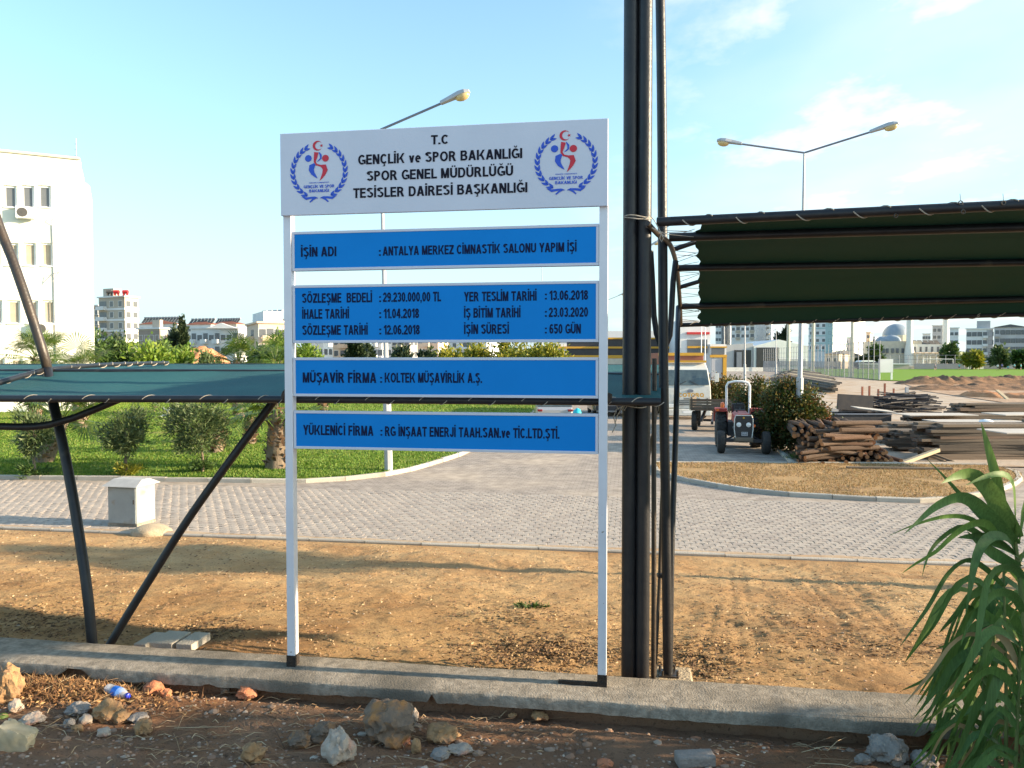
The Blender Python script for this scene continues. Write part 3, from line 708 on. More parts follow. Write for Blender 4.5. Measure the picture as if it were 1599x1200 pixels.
    text_on(mb, 'TÜRKİYE CUMHURİYETİ', cu - .34 * ru, cu + .34 * ru, cz - .385 * rz, .035 * rz, sp(-.0428), 0, .01)
    text_on(mb, 'GENÇLİK VE SPOR', cu - .53 * ru, cu + .53 * ru, cz - .545 * rz, .10 * rz, sp(-.0428), 0, .02)
    text_on(mb, 'BAKANLIĞI', cu - .34 * ru, cu + .34 * ru, cz - .69 * rz, .10 * rz, sp(-.0428), 0, .02)
    return mb.build('emblem', [M['logo_blue'], M['logo_red']], head)
emblem(504.5, 271, 44.5, 46); emblem(884, 257, 49, 48)
def panel(yl0, yr0, yl1, yr1, lines):
    z1 = sz2(464, yl0, 932, yr0); z0 = sz2(464, yl1, 932, yr1); u0, u1 = uL + pw / 2 + .002, uR - pw / 2 - .002
    f = MB(); t = .017
    for a, b, c, d in ((u0, u1, z1 - t, z1), (u0, u1, z0, z0 + t), (u0, u0 + t, z0 + t, z1 - t), (u1 - t, u1, z0 + t, z1 - t)):
        f.extr([W(a, SV - .006, c), W(b, SV - .006, c), W(b, SV - .006, d), W(a, SV - .006, d)], E2 * .04)
    p = sbox(u0 + t, u1 - t, SV - .0025, SV + .02, z0 + t, z1 - t).build('info_panel', M['sign_blue'], sign)
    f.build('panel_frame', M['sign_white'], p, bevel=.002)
    PP = sp(-.0045)
    for l in lines: mb = MB(); line(mb, *l[:5], PP, l[5] if len(l) > 5 else 15, 0, .024); mb.build('lettering', M['letter'], p)
panel(362, 350, 423, 415.7, [('İŞİN ADI', 472, 527, 401, 401, 15), (':', 593, 596, 400, 400, 11), ('ANTALYA MERKEZ CİMNASTİK SALONU YAPIM İŞİ', 599, 900, 400, 393, 14.5)])
panel(445.5, 439, 535.5, 535, [('SÖZLEŞME  BEDELİ', 473, 582, 473.5, 472.5), ('İHALE TARİHİ', 473, 546, 498, 498), ('SÖZLEŞME TARİHİ', 473, 575, 523.5, 523), (':', 593, 596, 472, 472, 11), (':', 593, 596, 497, 497, 11), (':', 593, 596, 522.5, 522.5, 11),
      ('29.230.000,00 TL', 599, 689, 472, 471), ('11.04.2018', 600, 655, 497.5, 497), ('12.06.2018', 600, 656, 523, 522.5),
      ('YER TESLİM TARİHİ', 725, 838, 471, 470), ('İŞ BİTİM TARİHİ', 725, 813, 496.5, 496), ('İŞİN SÜRESİ', 725, 795, 522, 521.5), (':', 851, 854, 468, 468, 11), (':', 851, 854, 495, 495, 11), (':', 851, 854, 521, 521, 11),
      ('13.06.2018', 858, 918, 469, 468.5), ('23.03.2020', 857, 918, 495.5, 495), ('650 GÜN', 858, 907, 521.5, 521)])
panel(558.5, 558.5, 620, 621.7, [('MÜŞAVİR FİRMA', 473, 588, 598, 598, 16), (':', 594, 597, 598, 598, 11), ('KOLTEK MÜŞAVİRLİK A.Ş.', 601, 753, 598, 598, 15.5)])
panel(641, 647, 700.5, 710, [('YÜKLENİCİ FİRMA', 473, 583, 679.5, 680.5, 15.5), (':', 594, 597, 680.5, 680.5, 11), ('RG İNŞAAT ENERJİ TAAH.SAN.ve TİC.LTD.ŞTİ.', 601, 874, 681, 685.5, 15.5)])

# ---------------------------------------------------------------- two tall steel pipes
def post_pts(pxs, d, top=-700, bot=1130):
    (x0, y0), (x1, y1) = pxs
    a, b = P(x0, y0, d), P(x1, y1, d); dd = (b - a) / (b.z - a.z)
    return [a + dd * (z - a.z) for z in np.linspace(.9, 6.8, 30)]
for pxs, r, lab in ((((985.5, 0), (981, 1060)), .0465, 'left one of two tall black steel pipes strapped together beside the white sign'), (((1008, 0), (1002.5, 1060)), .0465, 'right one of two tall black steel pipes strapped together, sunlit along its right side')):
    d = 5.0 if 'left' in lab[:5] else 4.985
    pts = post_pts(pxs, d); mb = MB()
    mb.tube(pts, [r * (1 + random.uniform(-.004, .004)) for _ in pts], 20)
    o = mb.build('steel_pipe', M['pipe'], smooth=True); tag(o, lab, 'steel pipe', 'tall black pipes beside the sign')
def rope_loop(px0, px1, py, d, r=.0042, n=2, name='rope_tie', lab='', tail=None):
    mb = MB()
    for k in range(n):
        a = P(px0, py + k * 3, d); b = P(px1, py + random.uniform(-3, 3) + k * 2, d); c = (a + b) / 2; w = (b - a).length / 2; pts = []
        for i in range(25):
            t = 2 * PI * i / 24; pts.append(c + (b - a) / 2 * math.cos(t) + E2 * math.sin(t) * (.058) + Vector((0, 0, .008 * math.sin(t * 2 + k))))
        mb.tube(pts, r, 5)
    if tail:
        for tl in tail: mb.tube([P(x, y, dd) for x, y, dd in tl], r * .8, 5)
    o = mb.build(name, M['rope'], smooth=True); return tag(o, lab, 'rope')
rope_loop(974, 1018, 340, 4.98, n=2, lab='pale rope lashing round the tall black pipes at canopy height', tail=[[(1016, 338, 4.93), (1022, 345, 4.86), (1030, 360, 4.86)], [(1030, 360, 4.86), (1036, 372, 4.86), (1033, 378, 4.86), (1030, 372, 4.86), (1034, 362, 4.86)], [(1018, 356, 4.85), (1028, 362, 4.85), (1042, 366, 4.85)]])
rope_loop(972, 1014, 631, 4.98, n=2, lab='knotted pale rope tying the sign frame to the tall black pipes', tail=[[(950, 620, 4.7), (960, 621, 4.75), (972, 628, 4.8), (978, 632, 4.88)], [(978, 630, 4.88), (972, 640, 4.86), (975, 641, 4.86), (979, 634, 4.87)], [(974, 634, 4.86), (962, 640, 4.84), (958, 652, 4.84), (962, 664, 4.84), (956, 676, 4.84)], [(972, 634, 4.86), (964, 650, 4.84), (960, 662, 4.84)], [(960, 622, 4.8), (963, 634, 4.8), (966, 640, 4.8)]])

# ---------------------------------------------------------------- canopies
def lash(parent, a, b, r, n, rr=.0026, turn=1.0, frac=.5):
    """single turns of rope round a pipe at intervals"""
    a, b = Vector(a), Vector(b); d = (b - a); L = d.length; d.normalize(); x = d.cross(Vector((0, 0, 1))).normalized(); z = x.cross(d)
    for k in range(n):
        mb = MB(); s0 = L * (k + .5) / n + random.uniform(-.05, .05) * L / n; w = .19 * random.uniform(.85, 1.1)
        pts = []
        for i in range(13):
            t = i / 12; an = 2 * PI * t * turn; pts.append(a + d * (s0 + w * t) + (x * math.cos(an) + z * math.sin(an)) * (r + rr * .8))
        mb.tube(pts, rr, 5); mb.build('lashing_rope', M['rope'], parent, smooth=True)
def pipe(parent, pts, r, name='frame_pipe', m='pipe', seg=12, sm=.1):
    pts = [Vector(p) for p in pts]
    if len(pts) > 2: pts = smoothline(pts, sm)
    return MB().tube(pts, r, seg).build(name, M[m], parent, smooth=True)
# left canopy: seen slightly from above
lc = thing('shade_canopy', 'low green shade net canopy seen from just above behind the white sign', 'canopy', W(-2.5, 6, .6))
NA = [P(x, y, W(U_at(x, 4.71), 4.71, 0).y) for x, y in ((-500, 622.5), (0, 622.7), (457, 624), (1032, 628))]
NB = [P(-500, 586, 6.9), P(0, 581, 6.45), P(457, 582, 6.4), P(1032, 587.5, 6.2)]
NC = [P(-500, 571, 10.2), P(0, 571, 9.8), P(457, 570.5, 9.4), P(1030, 572, 9.0)]
fp = pipe(lc, NA, .0245, 'front_pipe'); sp2 = pipe(lc, NB, .023, 'middle_pipe'); pipe(lc, NC, .02, 'rear_pipe')
def lerp3(L, t):
    n = len(L) - 1; s = min(t * n, n - 1e-6); i = int(s); return L[i].lerp(L[i + 1], s - i)
mb = MB(); nu, nv = 90, 24
for j in range(nv + 1):
    t = j / nv
    for i in range(nu + 1):
        s = i / nu; A, B, C = lerp3(NA, s), lerp3(NB, s), lerp3(NC, s)
        p = A.lerp(B, t * 2) if t < .5 else B.lerp(C, t * 2 - 1)
        sag = math.sin(PI * (t * 2 % 1)) if t < 1 else 0
        p = p + Vector((0, 0, -.022 * sag * (1 + .5 * math.sin(s * 17)) + .006 * fbm(p.x, p.y, 2.5) + .012)); mb.v.append(tuple(p))
for j in range(nv):
    for i in range(nu): a = j * (nu + 1) + i; mb.f.append((a, a + 1, a + nu + 2, a + nu + 1)); mb.m.append(0)
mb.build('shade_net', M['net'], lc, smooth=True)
lash(fp, NA[0], NA[1], .0245, 6); lash(fp, NA[1], NA[2], .0245, 5); lash(fp, NA[2], NA[3], .0245, 7)
rib = [P(-160, 640, 5.2), P(-20, 603, 5.45), P(40, 586, 5.95), P(75, 577.5, 6.35), P(140, 571.5, 7.1), P(200, 568.5, 8.0), P(262, 567, 9.3)]
rb = pipe(lc, rib, .021, 'curved_rib', 'pipe')
lash(rb, rib[1], rib[2], .021, 2); lash(rb, rib[2], rib[3], .021, 2); lash(rb, rib[3], rib[4], .021, 1); lash(rb, rib[4], rib[5], .021, 3, .0045); lash(rb, rib[5], rib[6], .021, 3, .005)
pipe(lc, [P(-60, 160, 6.3), P(-22, 290, 6.3), P(0, 357, 6.3), P(19, 405, 6.28), P(38, 459, 6.25), P(55, 511, 6.25), P(70, 560, 6.25), P(74, 576, 6.3)], .037, 'raking_strut', 'pipe_brown')  # upper half of the pole; its sunlit glow is put into the brown
pipe(lc, [P(74, 578, 6.28), P(83, 630, 6.05), P(95, 680, 5.95), P(111, 760, 5.85), P(125, 845, 5.75), P(137, 930, 5.65), P(146, 1030, 5.6), P(151, 1120, 5.55)], .037, 'raking_strut')
pipe(lc, [P(428, 626, 5.75), P(380, 691, 5.7), P(300, 802, 5.65), P(232, 908, 5.6), P(172, 1006, 5.55), P(135, 1075, 5.5)], .030, 'raking_strut')
pipe(lc, [P(-120, 655, 5.7), P(-30, 664, 5.72), P(30, 667, 5.74), P(75, 664, 5.75), P(115, 653, 5.76), P(150, 639, 5.77), P(186, 624, 5.78)], .027, 'curved_brace')
# right canopy: seen from below
rc = thing('shade_canopy', 'raised dark green shade net canopy on curved black pipes at the right, seen from below', 'canopy', P(1047, 1050, 5.36))
def ext(a, b, t): return a + (b - a) * t
PUR = [((1026, 347, 4.9), (1599, 320, 4.27), .0295), ((1045, 371, 5.3), (1599, 355, 4.75), .030), ((1052, 391, 5.7), (1599, 380, 5.1), .018), ((1057, 419, 6.1), (1599, 410, 5.5), .026), ((1061, 450, 6.5), (1599, 440, 5.85), .018), ((1062, 479, 6.9), (1599, 467.5, 6.2), .026), ((1062, 508, 7.2), (1599, 491, 6.3), .020)]
PL3 = []
for a, b, r in PUR:
    A, B = P(*a), P(*b); PL3.append((A, ext(A, B, 2.6), r))
fr = pipe(rc, [PL3[0][0], PL3[0][1]], PL3[0][2], 'front_pipe')
for i in (1, 3, 5): pipe(rc, [PL3[i][0], PL3[i][1]], PL3[i][2] , 'purlin')
for i in (2, 4): q_ = PL3[i][0].lerp(PL3[i][1], .05) + Vector((0, 0, .10)); MB().tube([PL3[i][0] + Vector((0, 0, .005)), q_, PL3[i][1] + Vector((0, 0, .16))], PL3[i][2], 12).build('purlin', M['pipe'], rc, smooth=True)
bk = pipe(rc, [PL3[6][0], PL3[6][1]], PL3[6][2], 'rear_pipe')
lash(fr, PL3[0][0], PL3[0][1], .0295, 16, .0036, -.9); 
dB = (PL3[6][1] - PL3[6][0]); lash(bk, PL3[6][0], PL3[6][1], .02, 40, .004)
mb = MB(); nu, nv = 130, 48
prof = [PL3[i] for i in (0, 1, 3, 5, 6)]
for j in range(nv + 1):
    t = j / nv * 4; k = min(int(t), 3); f = t - k
    for i in range(nu + 1):
        s = (i / nu) ** 1.35
        a, b = prof[k], prof[k + 1]
        A = a[0].lerp(b[0], f); B = a[1].lerp(b[1], f); p = A.lerp(B, s)
        L = (B - A).length
        edge = .14 + .035 * abs(math.cos(t * PI * 3.1)) ** .6 + .016 * fbm(t * 9, 0, 1) * (1 if 0.5 < t < 3.9 else .4) + .012 * fbm(t * 3, 0, 2)
        if t < .9: edge = .30 - .1 * t
        p = A.lerp(B, (edge + s * (L - edge)) / L)
        bul = math.sin(PI * f)
        p += Vector((0, 0, .028 + .015 * bul + .004 * fbm(p.x, p.y, 3)))
        if t < .5: p.z -= (.5 - t) * .06
        if t > 3.6: p.z -= (t - 3.6) * .115
        mb.v.append(tuple(p))
for j in range(nv):
    for i in range(nu): a = j * (nu + 1) + i; mb.f.append((a, a + 1, a + nu + 2, a + nu + 1)); mb.m.append(0)
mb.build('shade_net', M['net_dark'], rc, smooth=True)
EDGE = [P(1011, 349, 4.86), P(1027, 366, 5.0), P(1044, 379, 5.35), P(1052, 397, 5.75), P(1057, 419, 6.1), P(1060, 449, 6.5), P(1062, 479, 6.9), P(1063, 508, 7.2)]
pipe(rc, EDGE, .018, 'end_rib', 'pipe_brown')  # orange sunlight on the rib carried by the brown tone
# strings from the end rib to the net edge
for k in range(26):
    t = .5 + 3.35 * k / 25; kk = min(int(t), 3); f = t - kk; a, b = prof[kk], prof[kk + 1]; A = a[0].lerp(b[0], f); B = a[1].lerp(b[1], f); d = (B - A).normalized()
    jit = random.uniform(-.05, .05)
    MB().tube([A + Vector((0, 0, .01)), A + d * .17 + Vector((0, 0, .03 + jit))], .0022, 4).build('net_string', M['rope'], rc)
mp_ = [P(1020, -420, 5.5), P(1026, -200, 5.48), P(1031, 0, 5.46), P(1033.5, 180, 5.44), P(1034.5, 340, 5.42), P(1036, 560, 5.4), P(1039.5, 800, 5.38), P(1043, 1051, 5.36)]
pipe(rc, mp_, .0345, 'post', 'pipe', 16, .2)
pipe(rc, [P(1016, 392, 5.6), P(1019, 445, 5.6), P(1021, 493, 5.6), P(1025, 521, 5.6), P(1031, 539, 5.6), P(1039, 543, 5.6), P(1046, 524, 5.6), P(1048.5, 490, 5.6), P(1051, 440, 5.62), P(1055, 408, 5.65)], .021, 'curved_brace')
pipe(rc, [P(1059, 480, 6.9), P(1058, 520, 6.5), P(1057, 600, 6.0), P(1055, 680, 5.8), P(1051, 790, 5.6), P(1048, 900, 5.5), P(1046, 1045, 5.42)], .0215, 'side_post')
pipe(rc, [P(1038, 560, 5.6), P(1037, 700, 5.55), P(1033, 790, 5.5), P(1030, 900, 5.45), P(1026, 985, 5.4), P(1021, 1085, 5.3)], .013, 'slanted_brace', 'pipe_brown')
pipe(rc, [P(1022, 560, 5.2), P(1021, 700, 5.2), P(1021, 900, 5.15), P(1020, 1085, 5.1)], .017, 'side_brace', 'pipe_brown')
pipe(rc, [P(1029, 608, 5.7), P(1026, 640, 5.65), P(1019, 680, 5.6), P(1012, 720, 5.5)], .011, 'slanted_brace', 'pipe_brown')
cp = MB(); c = P(1034, 899, 5.4); cp.box(c, (.07, .05, .03)); cp.build('clamp', M['pipe'], rc, bevel=.006)
base = P(1044, 1051, 5.36)
pl = MB().box(base + Vector((0, 0, -.005)), (.135, .135, .012), rz=ang).build('base_plate', M['pipe_brown'], rc, bevel=.002)
for sx in (-1, 1):
    for sy in (-1, 1):
        MB().lathe(base + Vector((sx * .052, sy * .052, 0)), [(.008, 0), (.008, .035)], 6).build('bolt', M['pipe_brown'], pl)
# torn strips and grommets on the front pipe
for px_, py_ in ((1399, 337), (1500, 317), (1504, 331), (1567, 317)):
    t = (px_ - 1026) / (1599 - 1026); c = ext(PL3[0][0], P(1599, 320, 4.27), t); c = P(px_, py_, c.y - .035)
    m_ = MB(); pts = [c + Vector((math.cos(a) * .011, 0, math.sin(a) * .011)) for a in np.linspace(0, 2 * PI, 11)]; m_.tube(pts, .0035, 5)
    m_.tube([c + Vector((0, 0, .011)), c + Vector((-.004, 0, .05))], .0018, 4); m_.build('wire_loop', M['pipe_brown'], rc, smooth=True)
# footing block under the base plate
mb = MB(); f0 = base + Vector((.02, -.02, -.26)); mb.box(f0 + Vector((.01, .02, .124)), (.27, .30, .25), rz=ang)
ft = mb.build('concrete_footing', M['footing'], bevel=.015); tag(ft, 'rough concrete footing block under the bolted canopy post', 'footing')
# pavers left behind the wall at the left
for i, (x0, x1, y, lab) in enumerate(((214, 236, 1010, 'small grey concrete slab at the left end of three behind the wall'), (236, 278, 1008, 'middle and largest pale concrete slab lying on the dirt behind the wall'), (279, 308, 1010, 'right concrete slab of three lying on the dirt behind the wall'))):
    a, b = G(x0, y, .97), G(x1, y, .97); mb = MB(); mb.box((a + b) / 2 + Vector((0, .1, 0)), ((b - a).length * .94, .26, .06), rz=-.16); o = mb.build('concrete_slab', M['kerb'], bevel=.006); tag(o, lab, 'slab', 'loose slabs behind the wall')
# ---------------------------------------------------------------- vegetation
GREENS = [(.025, .06, .012), (.045, .095, .016), (.075, .14, .025), (.12, .18, .04)]
M['leaf'] = mat('leaf', (.05, .1, .02), rough=.6, island=GREENS, trans=.3)
M['leaf_olive'] = mat('leaf_olive', (.05, .1, .02), rough=.6, island=[(.03, .06, .02), (.06, .10, .03), (.10, .14, .045), (.15, .18, .07)], trans=.25)
M['leaf_lime'] = mat('leaf_lime', (.1, .2, .02), rough=.6, island=[(.06, .13, .012), (.11, .20, .018), (.17, .26, .025), (.24, .30, .05)], trans=.3)
M['leaf_dark'] = mat('leaf_dark', (.03, .06, .02), rough=.6, island=[(.012, .028, .010), (.022, .042, .014), (.035, .06, .02), (.055, .08, .03)], trans=.15)
M['leaf_yellow'] = mat('leaf_yellow', (.2, .2, .02), rough=.6, island=[(.10, .15, .014), (.22, .24, .02), (.36, .30, .025), (.13, .17, .03)], trans=.3)
M['leaf_red'] = mat('leaf_red', (.2, .05, .02), rough=.6, island=[(.022, .05, .010), (.04, .075, .012), (.06, .09, .015), (.15, .06, .014), (.035, .06, .012), (.17, .12, .02), (.03, .06, .012)], trans=.25)
M['leaf_rust'] = mat('leaf_rust', (.2, .05, .02), rough=.6, island=[(.15, .03, .012), (.24, .05, .015), (.28, .10, .02), (.05, .05, .015)], trans=.25)
M['flower'] = mat('flower', (.8, .8, .75), rough=.6, trans=.3)
M['bark'] = mat('bark', (.16, .12, .085), (.26, .20, .14), 12, .95, .8, 40, stretch=(1, 1, .3))
M['palm_husk'] = mat('palm_husk', (.3, .2, .12), rough=.9, island=[(.06, .035, .022), (.15, .085, .045), (.30, .19, .11), (.45, .34, .24), (.32, .13, .05)])
M['palm_leaf'] = mat('palm_leaf', (.1, .16, .03), rough=.5, island=[(.03, .07, .010), (.06, .12, .014), (.10, .16, .02), (.16, .19, .035)], trans=.2)
def leaf_quad(mb, c, L, w, d, mi=0):
    d = Vector(d).normalized(); s = d.cross(Vector((random.gauss(0, 1), random.gauss(0, 1), random.gauss(0, 1)))).normalized()
    b = c + d * L * .5 ; mb.add([c, b + s * w * .5, c + d * L, b - s * w * .5], [(0, 1, 2, 3)], mi)
def crown(mb, c, R, n, L=.08, w=.03, clumps=14, up=.3, mi=0, shell=.5, lean=None, sq=1.0):
    """leaves in clumps through an uneven ellipsoid"""
    cs = []
    for _ in range(clumps):
        a = Vector((random.gauss(0, 1), random.gauss(0, 1), random.gauss(0, 1))).normalized() * (shell + (1 - shell) * random.random()) * random.uniform(.55, 1)
        cs.append((Vector((c[0] + a.x * R[0], c[1] + a.y * R[1], c[2] + a.z * R[2])), random.uniform(.22, .42)))
    for _ in range(n):
        q, r = random.choice(cs); a = Vector((random.gauss(0, 1), random.gauss(0, 1), random.gauss(0, 1))) * .5
        p = Vector((q.x + a.x * r * R[0], q.y + a.y * r * R[1], q.z + a.z * r * R[2] * sq))
        d = (p - Vector(c)); d = Vector((d.x, d.y, d.z * .6)).normalized() + Vector((random.gauss(0, .6), random.gauss(0, .6), random.gauss(up, .6)))
        leaf_quad(mb, p, L * random.uniform(.6, 1.3), w * random.uniform(.6, 1.2), d, mi)
def tree(name, label, base, h, R, n, m, L=.08, w=.03, trunk=.06, ch=None, clumps=14, group=None, up=.3, cat='tree', limbs=4, bend=.1, wood='bark'):
    base = Vector(base); t = thing(name, label, cat, base, 0, group)
    cz = h - R[2] if ch is None else ch; c = base + Vector((random.uniform(-bend, bend), 0, cz))
    mb = MB(); mid = base.lerp(c, .5) + Vector((random.uniform(-bend, bend), 0, 0))
    mb.tube(smoothline([base - Vector((0, 0, .05)), mid, c], .2), [trunk * (1 - .5 * i / 12) for i in range(len(smoothline([base - Vector((0, 0, .05)), mid, c], .2)))] if False else trunk, 8)
    for k in range(limbs):
        a = 2 * PI * k / limbs + random.random(); s = base.lerp(c, random.uniform(.5, .8))
        e = c + Vector((math.cos(a) * R[0] * .6, math.sin(a) * R[1] * .6, random.uniform(0, .5) * R[2])); mb.tube([s, s.lerp(e, .5) + Vector((0, 0, .05)), e], [trunk * .55, trunk * .4, trunk * .15], 6)
    mb.build('trunk', M[wood], t, smooth=True)
    cb = MB(); crown(cb, c, R, n, L, w, clumps, up); o = cb.build('crown', M[m], t); return t
def shrub(name, label, base, R, n, m, L=.08, w=.03, clumps=12, group=None, cat='shrub', up=.3, extra=None):
    base = Vector(base); t = thing(name, label, cat, base, 0, group)
    mb = MB()
    for k in range(5):
        a = 2 * PI * k / 5 + random.random(); mb.tube([base + Vector((0, 0, -.05)), base + Vector((math.cos(a) * R[0] * .3, math.sin(a) * R[1] * .3, R[2] * .6)), base + Vector((math.cos(a) * R[0] * .6, math.sin(a) * R[1] * .6, R[2] * 1.3))], [R[2] * .03 + .01, .012, .006], 5)
    mb.build('stem', M['bark'], t)
    cb = MB(); c = base + Vector((0, 0, R[2] * .95)); crown(cb, c, R, n, L, w, clumps, up, shell=.35); cb.build('foliage', M[m], t)
    if extra:
        e = MB(); crown(e, c + Vector(extra[1]), extra[2], extra[3], L, w, 6, up); e.build('foliage', M[extra[0]], t)
    return t
LZ = .13
def L0(x, y): return G(x, y, LZ)
OG = 'small oleander trees on the lawn'
def oleander(px, py, hpx, wpx, lab, n=2600, mound=True, mcol='leaf_olive', ch=.62):
    b = L0(px, py); k = b.y / FPX; h = hpx * k; R = (wpx * k / 2, wpx * k / 2, h * (1 - ch) * 1.0)
    t = tree('oleander_tree', lab, b, h, R, n, mcol, .16, .036, .035, ch=h * ch, clumps=26, group=OG, up=.5, limbs=5, bend=.12)
    if mound:
        mb = MB(); crown(mb, b + Vector((0, 0, .13)), (.42, .42, .20), 900, .12, .03, 12, .4); mb.build('basal_growth', M['leaf_yellow' if 'brown' in lab else 'leaf'], t)
oleander(198, 741, 110, 66, 'small round oleander tree with a brown clump at its foot, left of the wide one', 3600)
oleander(317, 738, 128, 118, 'wide flat topped oleander tree behind the diagonal black strut', 5200, mcol='leaf_olive', ch=.60)
oleander(56, 741, 105, 62, 'leftmost small oleander beside the shaggy palm trunk', 2600)
PG = 'fan palms on the lawn'
def palm(px, py, topy, lab, lean=0, fr=22, fl=1.1, tr=.26, crown_on=True, k=1.0):
    b = L0(px, py); top = P(px + lean, topy, b.y); t = thing('fan_palm', lab, 'palm', b, 0, PG)
    mb = MB(); n = 9; pts = smoothline([b - Vector((0, 0, .1)), b.lerp(top, .5), top], .2)
    mb.tube(pts, [tr * (1.0 - .35 * i / len(pts)) for i in range(len(pts))], 10); core = mb.build('trunk', M['bark'], t, smooth=True)
    hb = MB(); H = (top - b).length
    for i in range(int(150 * max(1, H / 1.4))):
        f = random.random(); p = b.lerp(top, f); a = random.random() * 2 * PI; r = tr * (1.05 - .35 * f)
        o = Vector((math.cos(a), math.sin(a), 0)); s = Vector((-o.y, o.x, 0)); w = random.uniform(.04, .075); L = random.uniform(.14, .26)
        q = p + o * r * .8; tip = q + o * L * .7 + Vector((0, 0, L * random.uniform(.3, 1)))
        hb.add([q - s * w, q + s * w, tip + s * w * .7, tip - s * w * .7, q - Vector((0, 0, .08))], [(0, 1, 2, 3), (0, 4, 1)])
    hb.build('husk', M['palm_husk'], core)
    if crown_on:
        for i in range(fr):
            a = 2 * PI * i / fr * 2.4 + random.uniform(-.2, .2); el = random.uniform(-.5, 1.35); o = Vector((math.cos(a) * math.cos(el), math.sin(a) * math.cos(el), math.sin(el)))
            L = fl * random.uniform(.7, 1); st = top + o * .12; hub = st + o * L * .8 + Vector((0, 0, .08)); fb = MB(); fb.tube([st, hub], [.018, .012], 4)
            s = o.cross(Vector((0, 0, 1)));
            if s.length < .1: s = Vector((1, 0, 0))
            s.normalize(); up = s.cross(o)
            for j in range(24):
                th = math.radians(-115 + 230 * j / 23); d = o * math.cos(th) + s * math.sin(th); bl = L * .85 * (1 - .25 * abs(th) / 2) * random.uniform(.85, 1.1); sd = (o * -math.sin(th) + s * math.cos(th)) * .022
                m1 = hub + d * bl * .6 + up * .02; tp = hub + d * bl + Vector((0, 0, -.22 * bl * random.uniform(.4, 1.5)))
                fb.add([hub, m1 + sd, tp, m1 - sd], [(0, 1, 2, 3)])
            fb.build('frond', M['palm_leaf'], t)
palm(66, 722, 655, 'leaning fan palm with shaggy husk trunk nearest the left edge', 32, 26, .95, .26)
palm(126, 668, 585, 'second fan palm from the left, its crown rising over the green net', -6, 36, 1.35, .30)
palm(337, 706, 655, 'short fan palm with orange husk trunk behind the wide oleander', 8, 16, .7, .22)
palm(392, 693, 655, 'thin trunked small fan palm right behind the diagonal strut', -2, 14, .7, .20)
palm(434, 731, 640, 'thick shaggy fan palm standing at the left post of the white sign', 2, 24, 1.0, .36)
palm(505, 662, 630, 'fan palm seen in the gap above the lowest blue panel', 0, 14, .9, .25)
palm(55, 655, 560, 'far fan palm in front of the pale building', 3, 34, 1.35, .3)
palm(425, 650, 566, 'far fan palm whose crown shows above the net left of the sign', 5, 32, 1.3, .3)
palm(372, 648, 568, 'far fan palm crown above the green net, left of another', 0, 30, 1.2, .3)
# potted-looking white flowering shrub in the middle of the lawn
def flowering(px, py, hpx, wpx, lab):
    b = L0(px, py); k = b.y / FPX; R = (wpx * k / 2, wpx * k / 2, hpx * k / 2)
    t = shrub('flowering_shrub', lab, b, R, 1500, 'leaf_dark', .16, .04, 14); mb = MB(); crown(mb, b + Vector((0, -.2, R[2])), (R[0] * 1.05, R[1] * 1.05, R[2]), 70, .13, .12, 9); mb.build('flower', M['flower'], t)
flowering(272, 664, 34, 26, 'dark shrub with white flowers in the middle of the lawn')
flowering(452, 690, 60, 26, 'white flowering shrub just left of the sign post')
for px, h, lab in ((216, 12, 'thin young tree stake left of the white flowering shrub'), (242, 18, 'thin sapling with small tuft on the lawn')):
    b = L0(px, 643); k = b.y / FPX; tree('sapling', lab, b, h * k, (.45, .45, .35), 240, 'leaf', .14, .04, .03, limbs=2)
# hedges and bushes behind the lawn
HB = 'bushes behind the lawn'
bl = [(150, 528, 55, 60, 'leaf', 'tall dark green bush beside the white building, behind the lawn'), (195, 532, 60, 62, 'leaf', 'rounded olive bush in front of the apartment tower'), (172, 520, 30, 66, 'leaf_dark', 'tallest dark bush top below the apartment tower'), (240, 545, 60, 55, 'leaf_lime', 'bright lime bush in front of the orange earth heap'), (285, 550, 50, 57, 'leaf_lime', 'low lime green bush right of another on the earth heap side'),
      (262, 538, 30, 60, 'leaf', 'small dark bush between two lime bushes'), (330, 558, 46, 56, 'leaf_olive', 'low olive shrub row under the earth heap'), (402, 540, 40, 64, 'leaf', 'green bush below the peach coloured apartments'), (436, 528, 40, 62, 'leaf_lime', 'tall lime bush touching the sign post on its left'), (480, 538, 40, 60, 'leaf_lime', 'lime bush seen through the sign just right of its left post')]
for px, ty, wpx, d, m, lab in bl:
    b = P(px, 562, d); b.z = 0; top = P(px, ty, d).z; k = d / FPX; shrub('bush', lab, b, (wpx * k / 2 * 1.35, 2.0, top / 2 * 1.1), 5200, m, .36, .19, 34, HB, 'bush')
yl = [(700, 541, 60), (745, 538, 62), (792, 537, 60), (836, 540, 63), (866, 543, 60)]
names = ['leftmost', 'second', 'middle', 'fourth', 'rightmost']
for (px, ty, d), nm in zip(yl, names):
    b = P(px, 562, d); b.z = 0; top = P(px, ty, d).z; k = d / FPX
    shrub('yellow_tree', nm + ' of five yellow leaved trees seen in the gap under the contract panel', b, (34 * k, 2.2, top / 2 * 1.12), 5000, 'leaf_yellow', .32, .18, 30, 'yellow leaved trees behind the sign', 'tree')
for px, ty, wpx, d, lab in ((555, 530, 34, 95, 'dark conifer left of another in the gap under the contract panel'), (570, 532, 26, 98, 'dark conifer just left of the lamp post in the sign gap'), (625, 545, 40, 90, 'low dark green trees right of the lamp post in the sign gap'), (665, 547, 30, 92, 'small olive tree left of the yellow leaved trees')):
    b = P(px, 562, d); b.z = 0; top = P(px, ty, d).z; k = d / FPX; tree('dark_tree', lab, b, top, (wpx * k / 2 * 1.2, 2, top * .5), 3000, 'leaf_dark', .6, .3, .15, clumps=18, group='dark trees behind the sign')
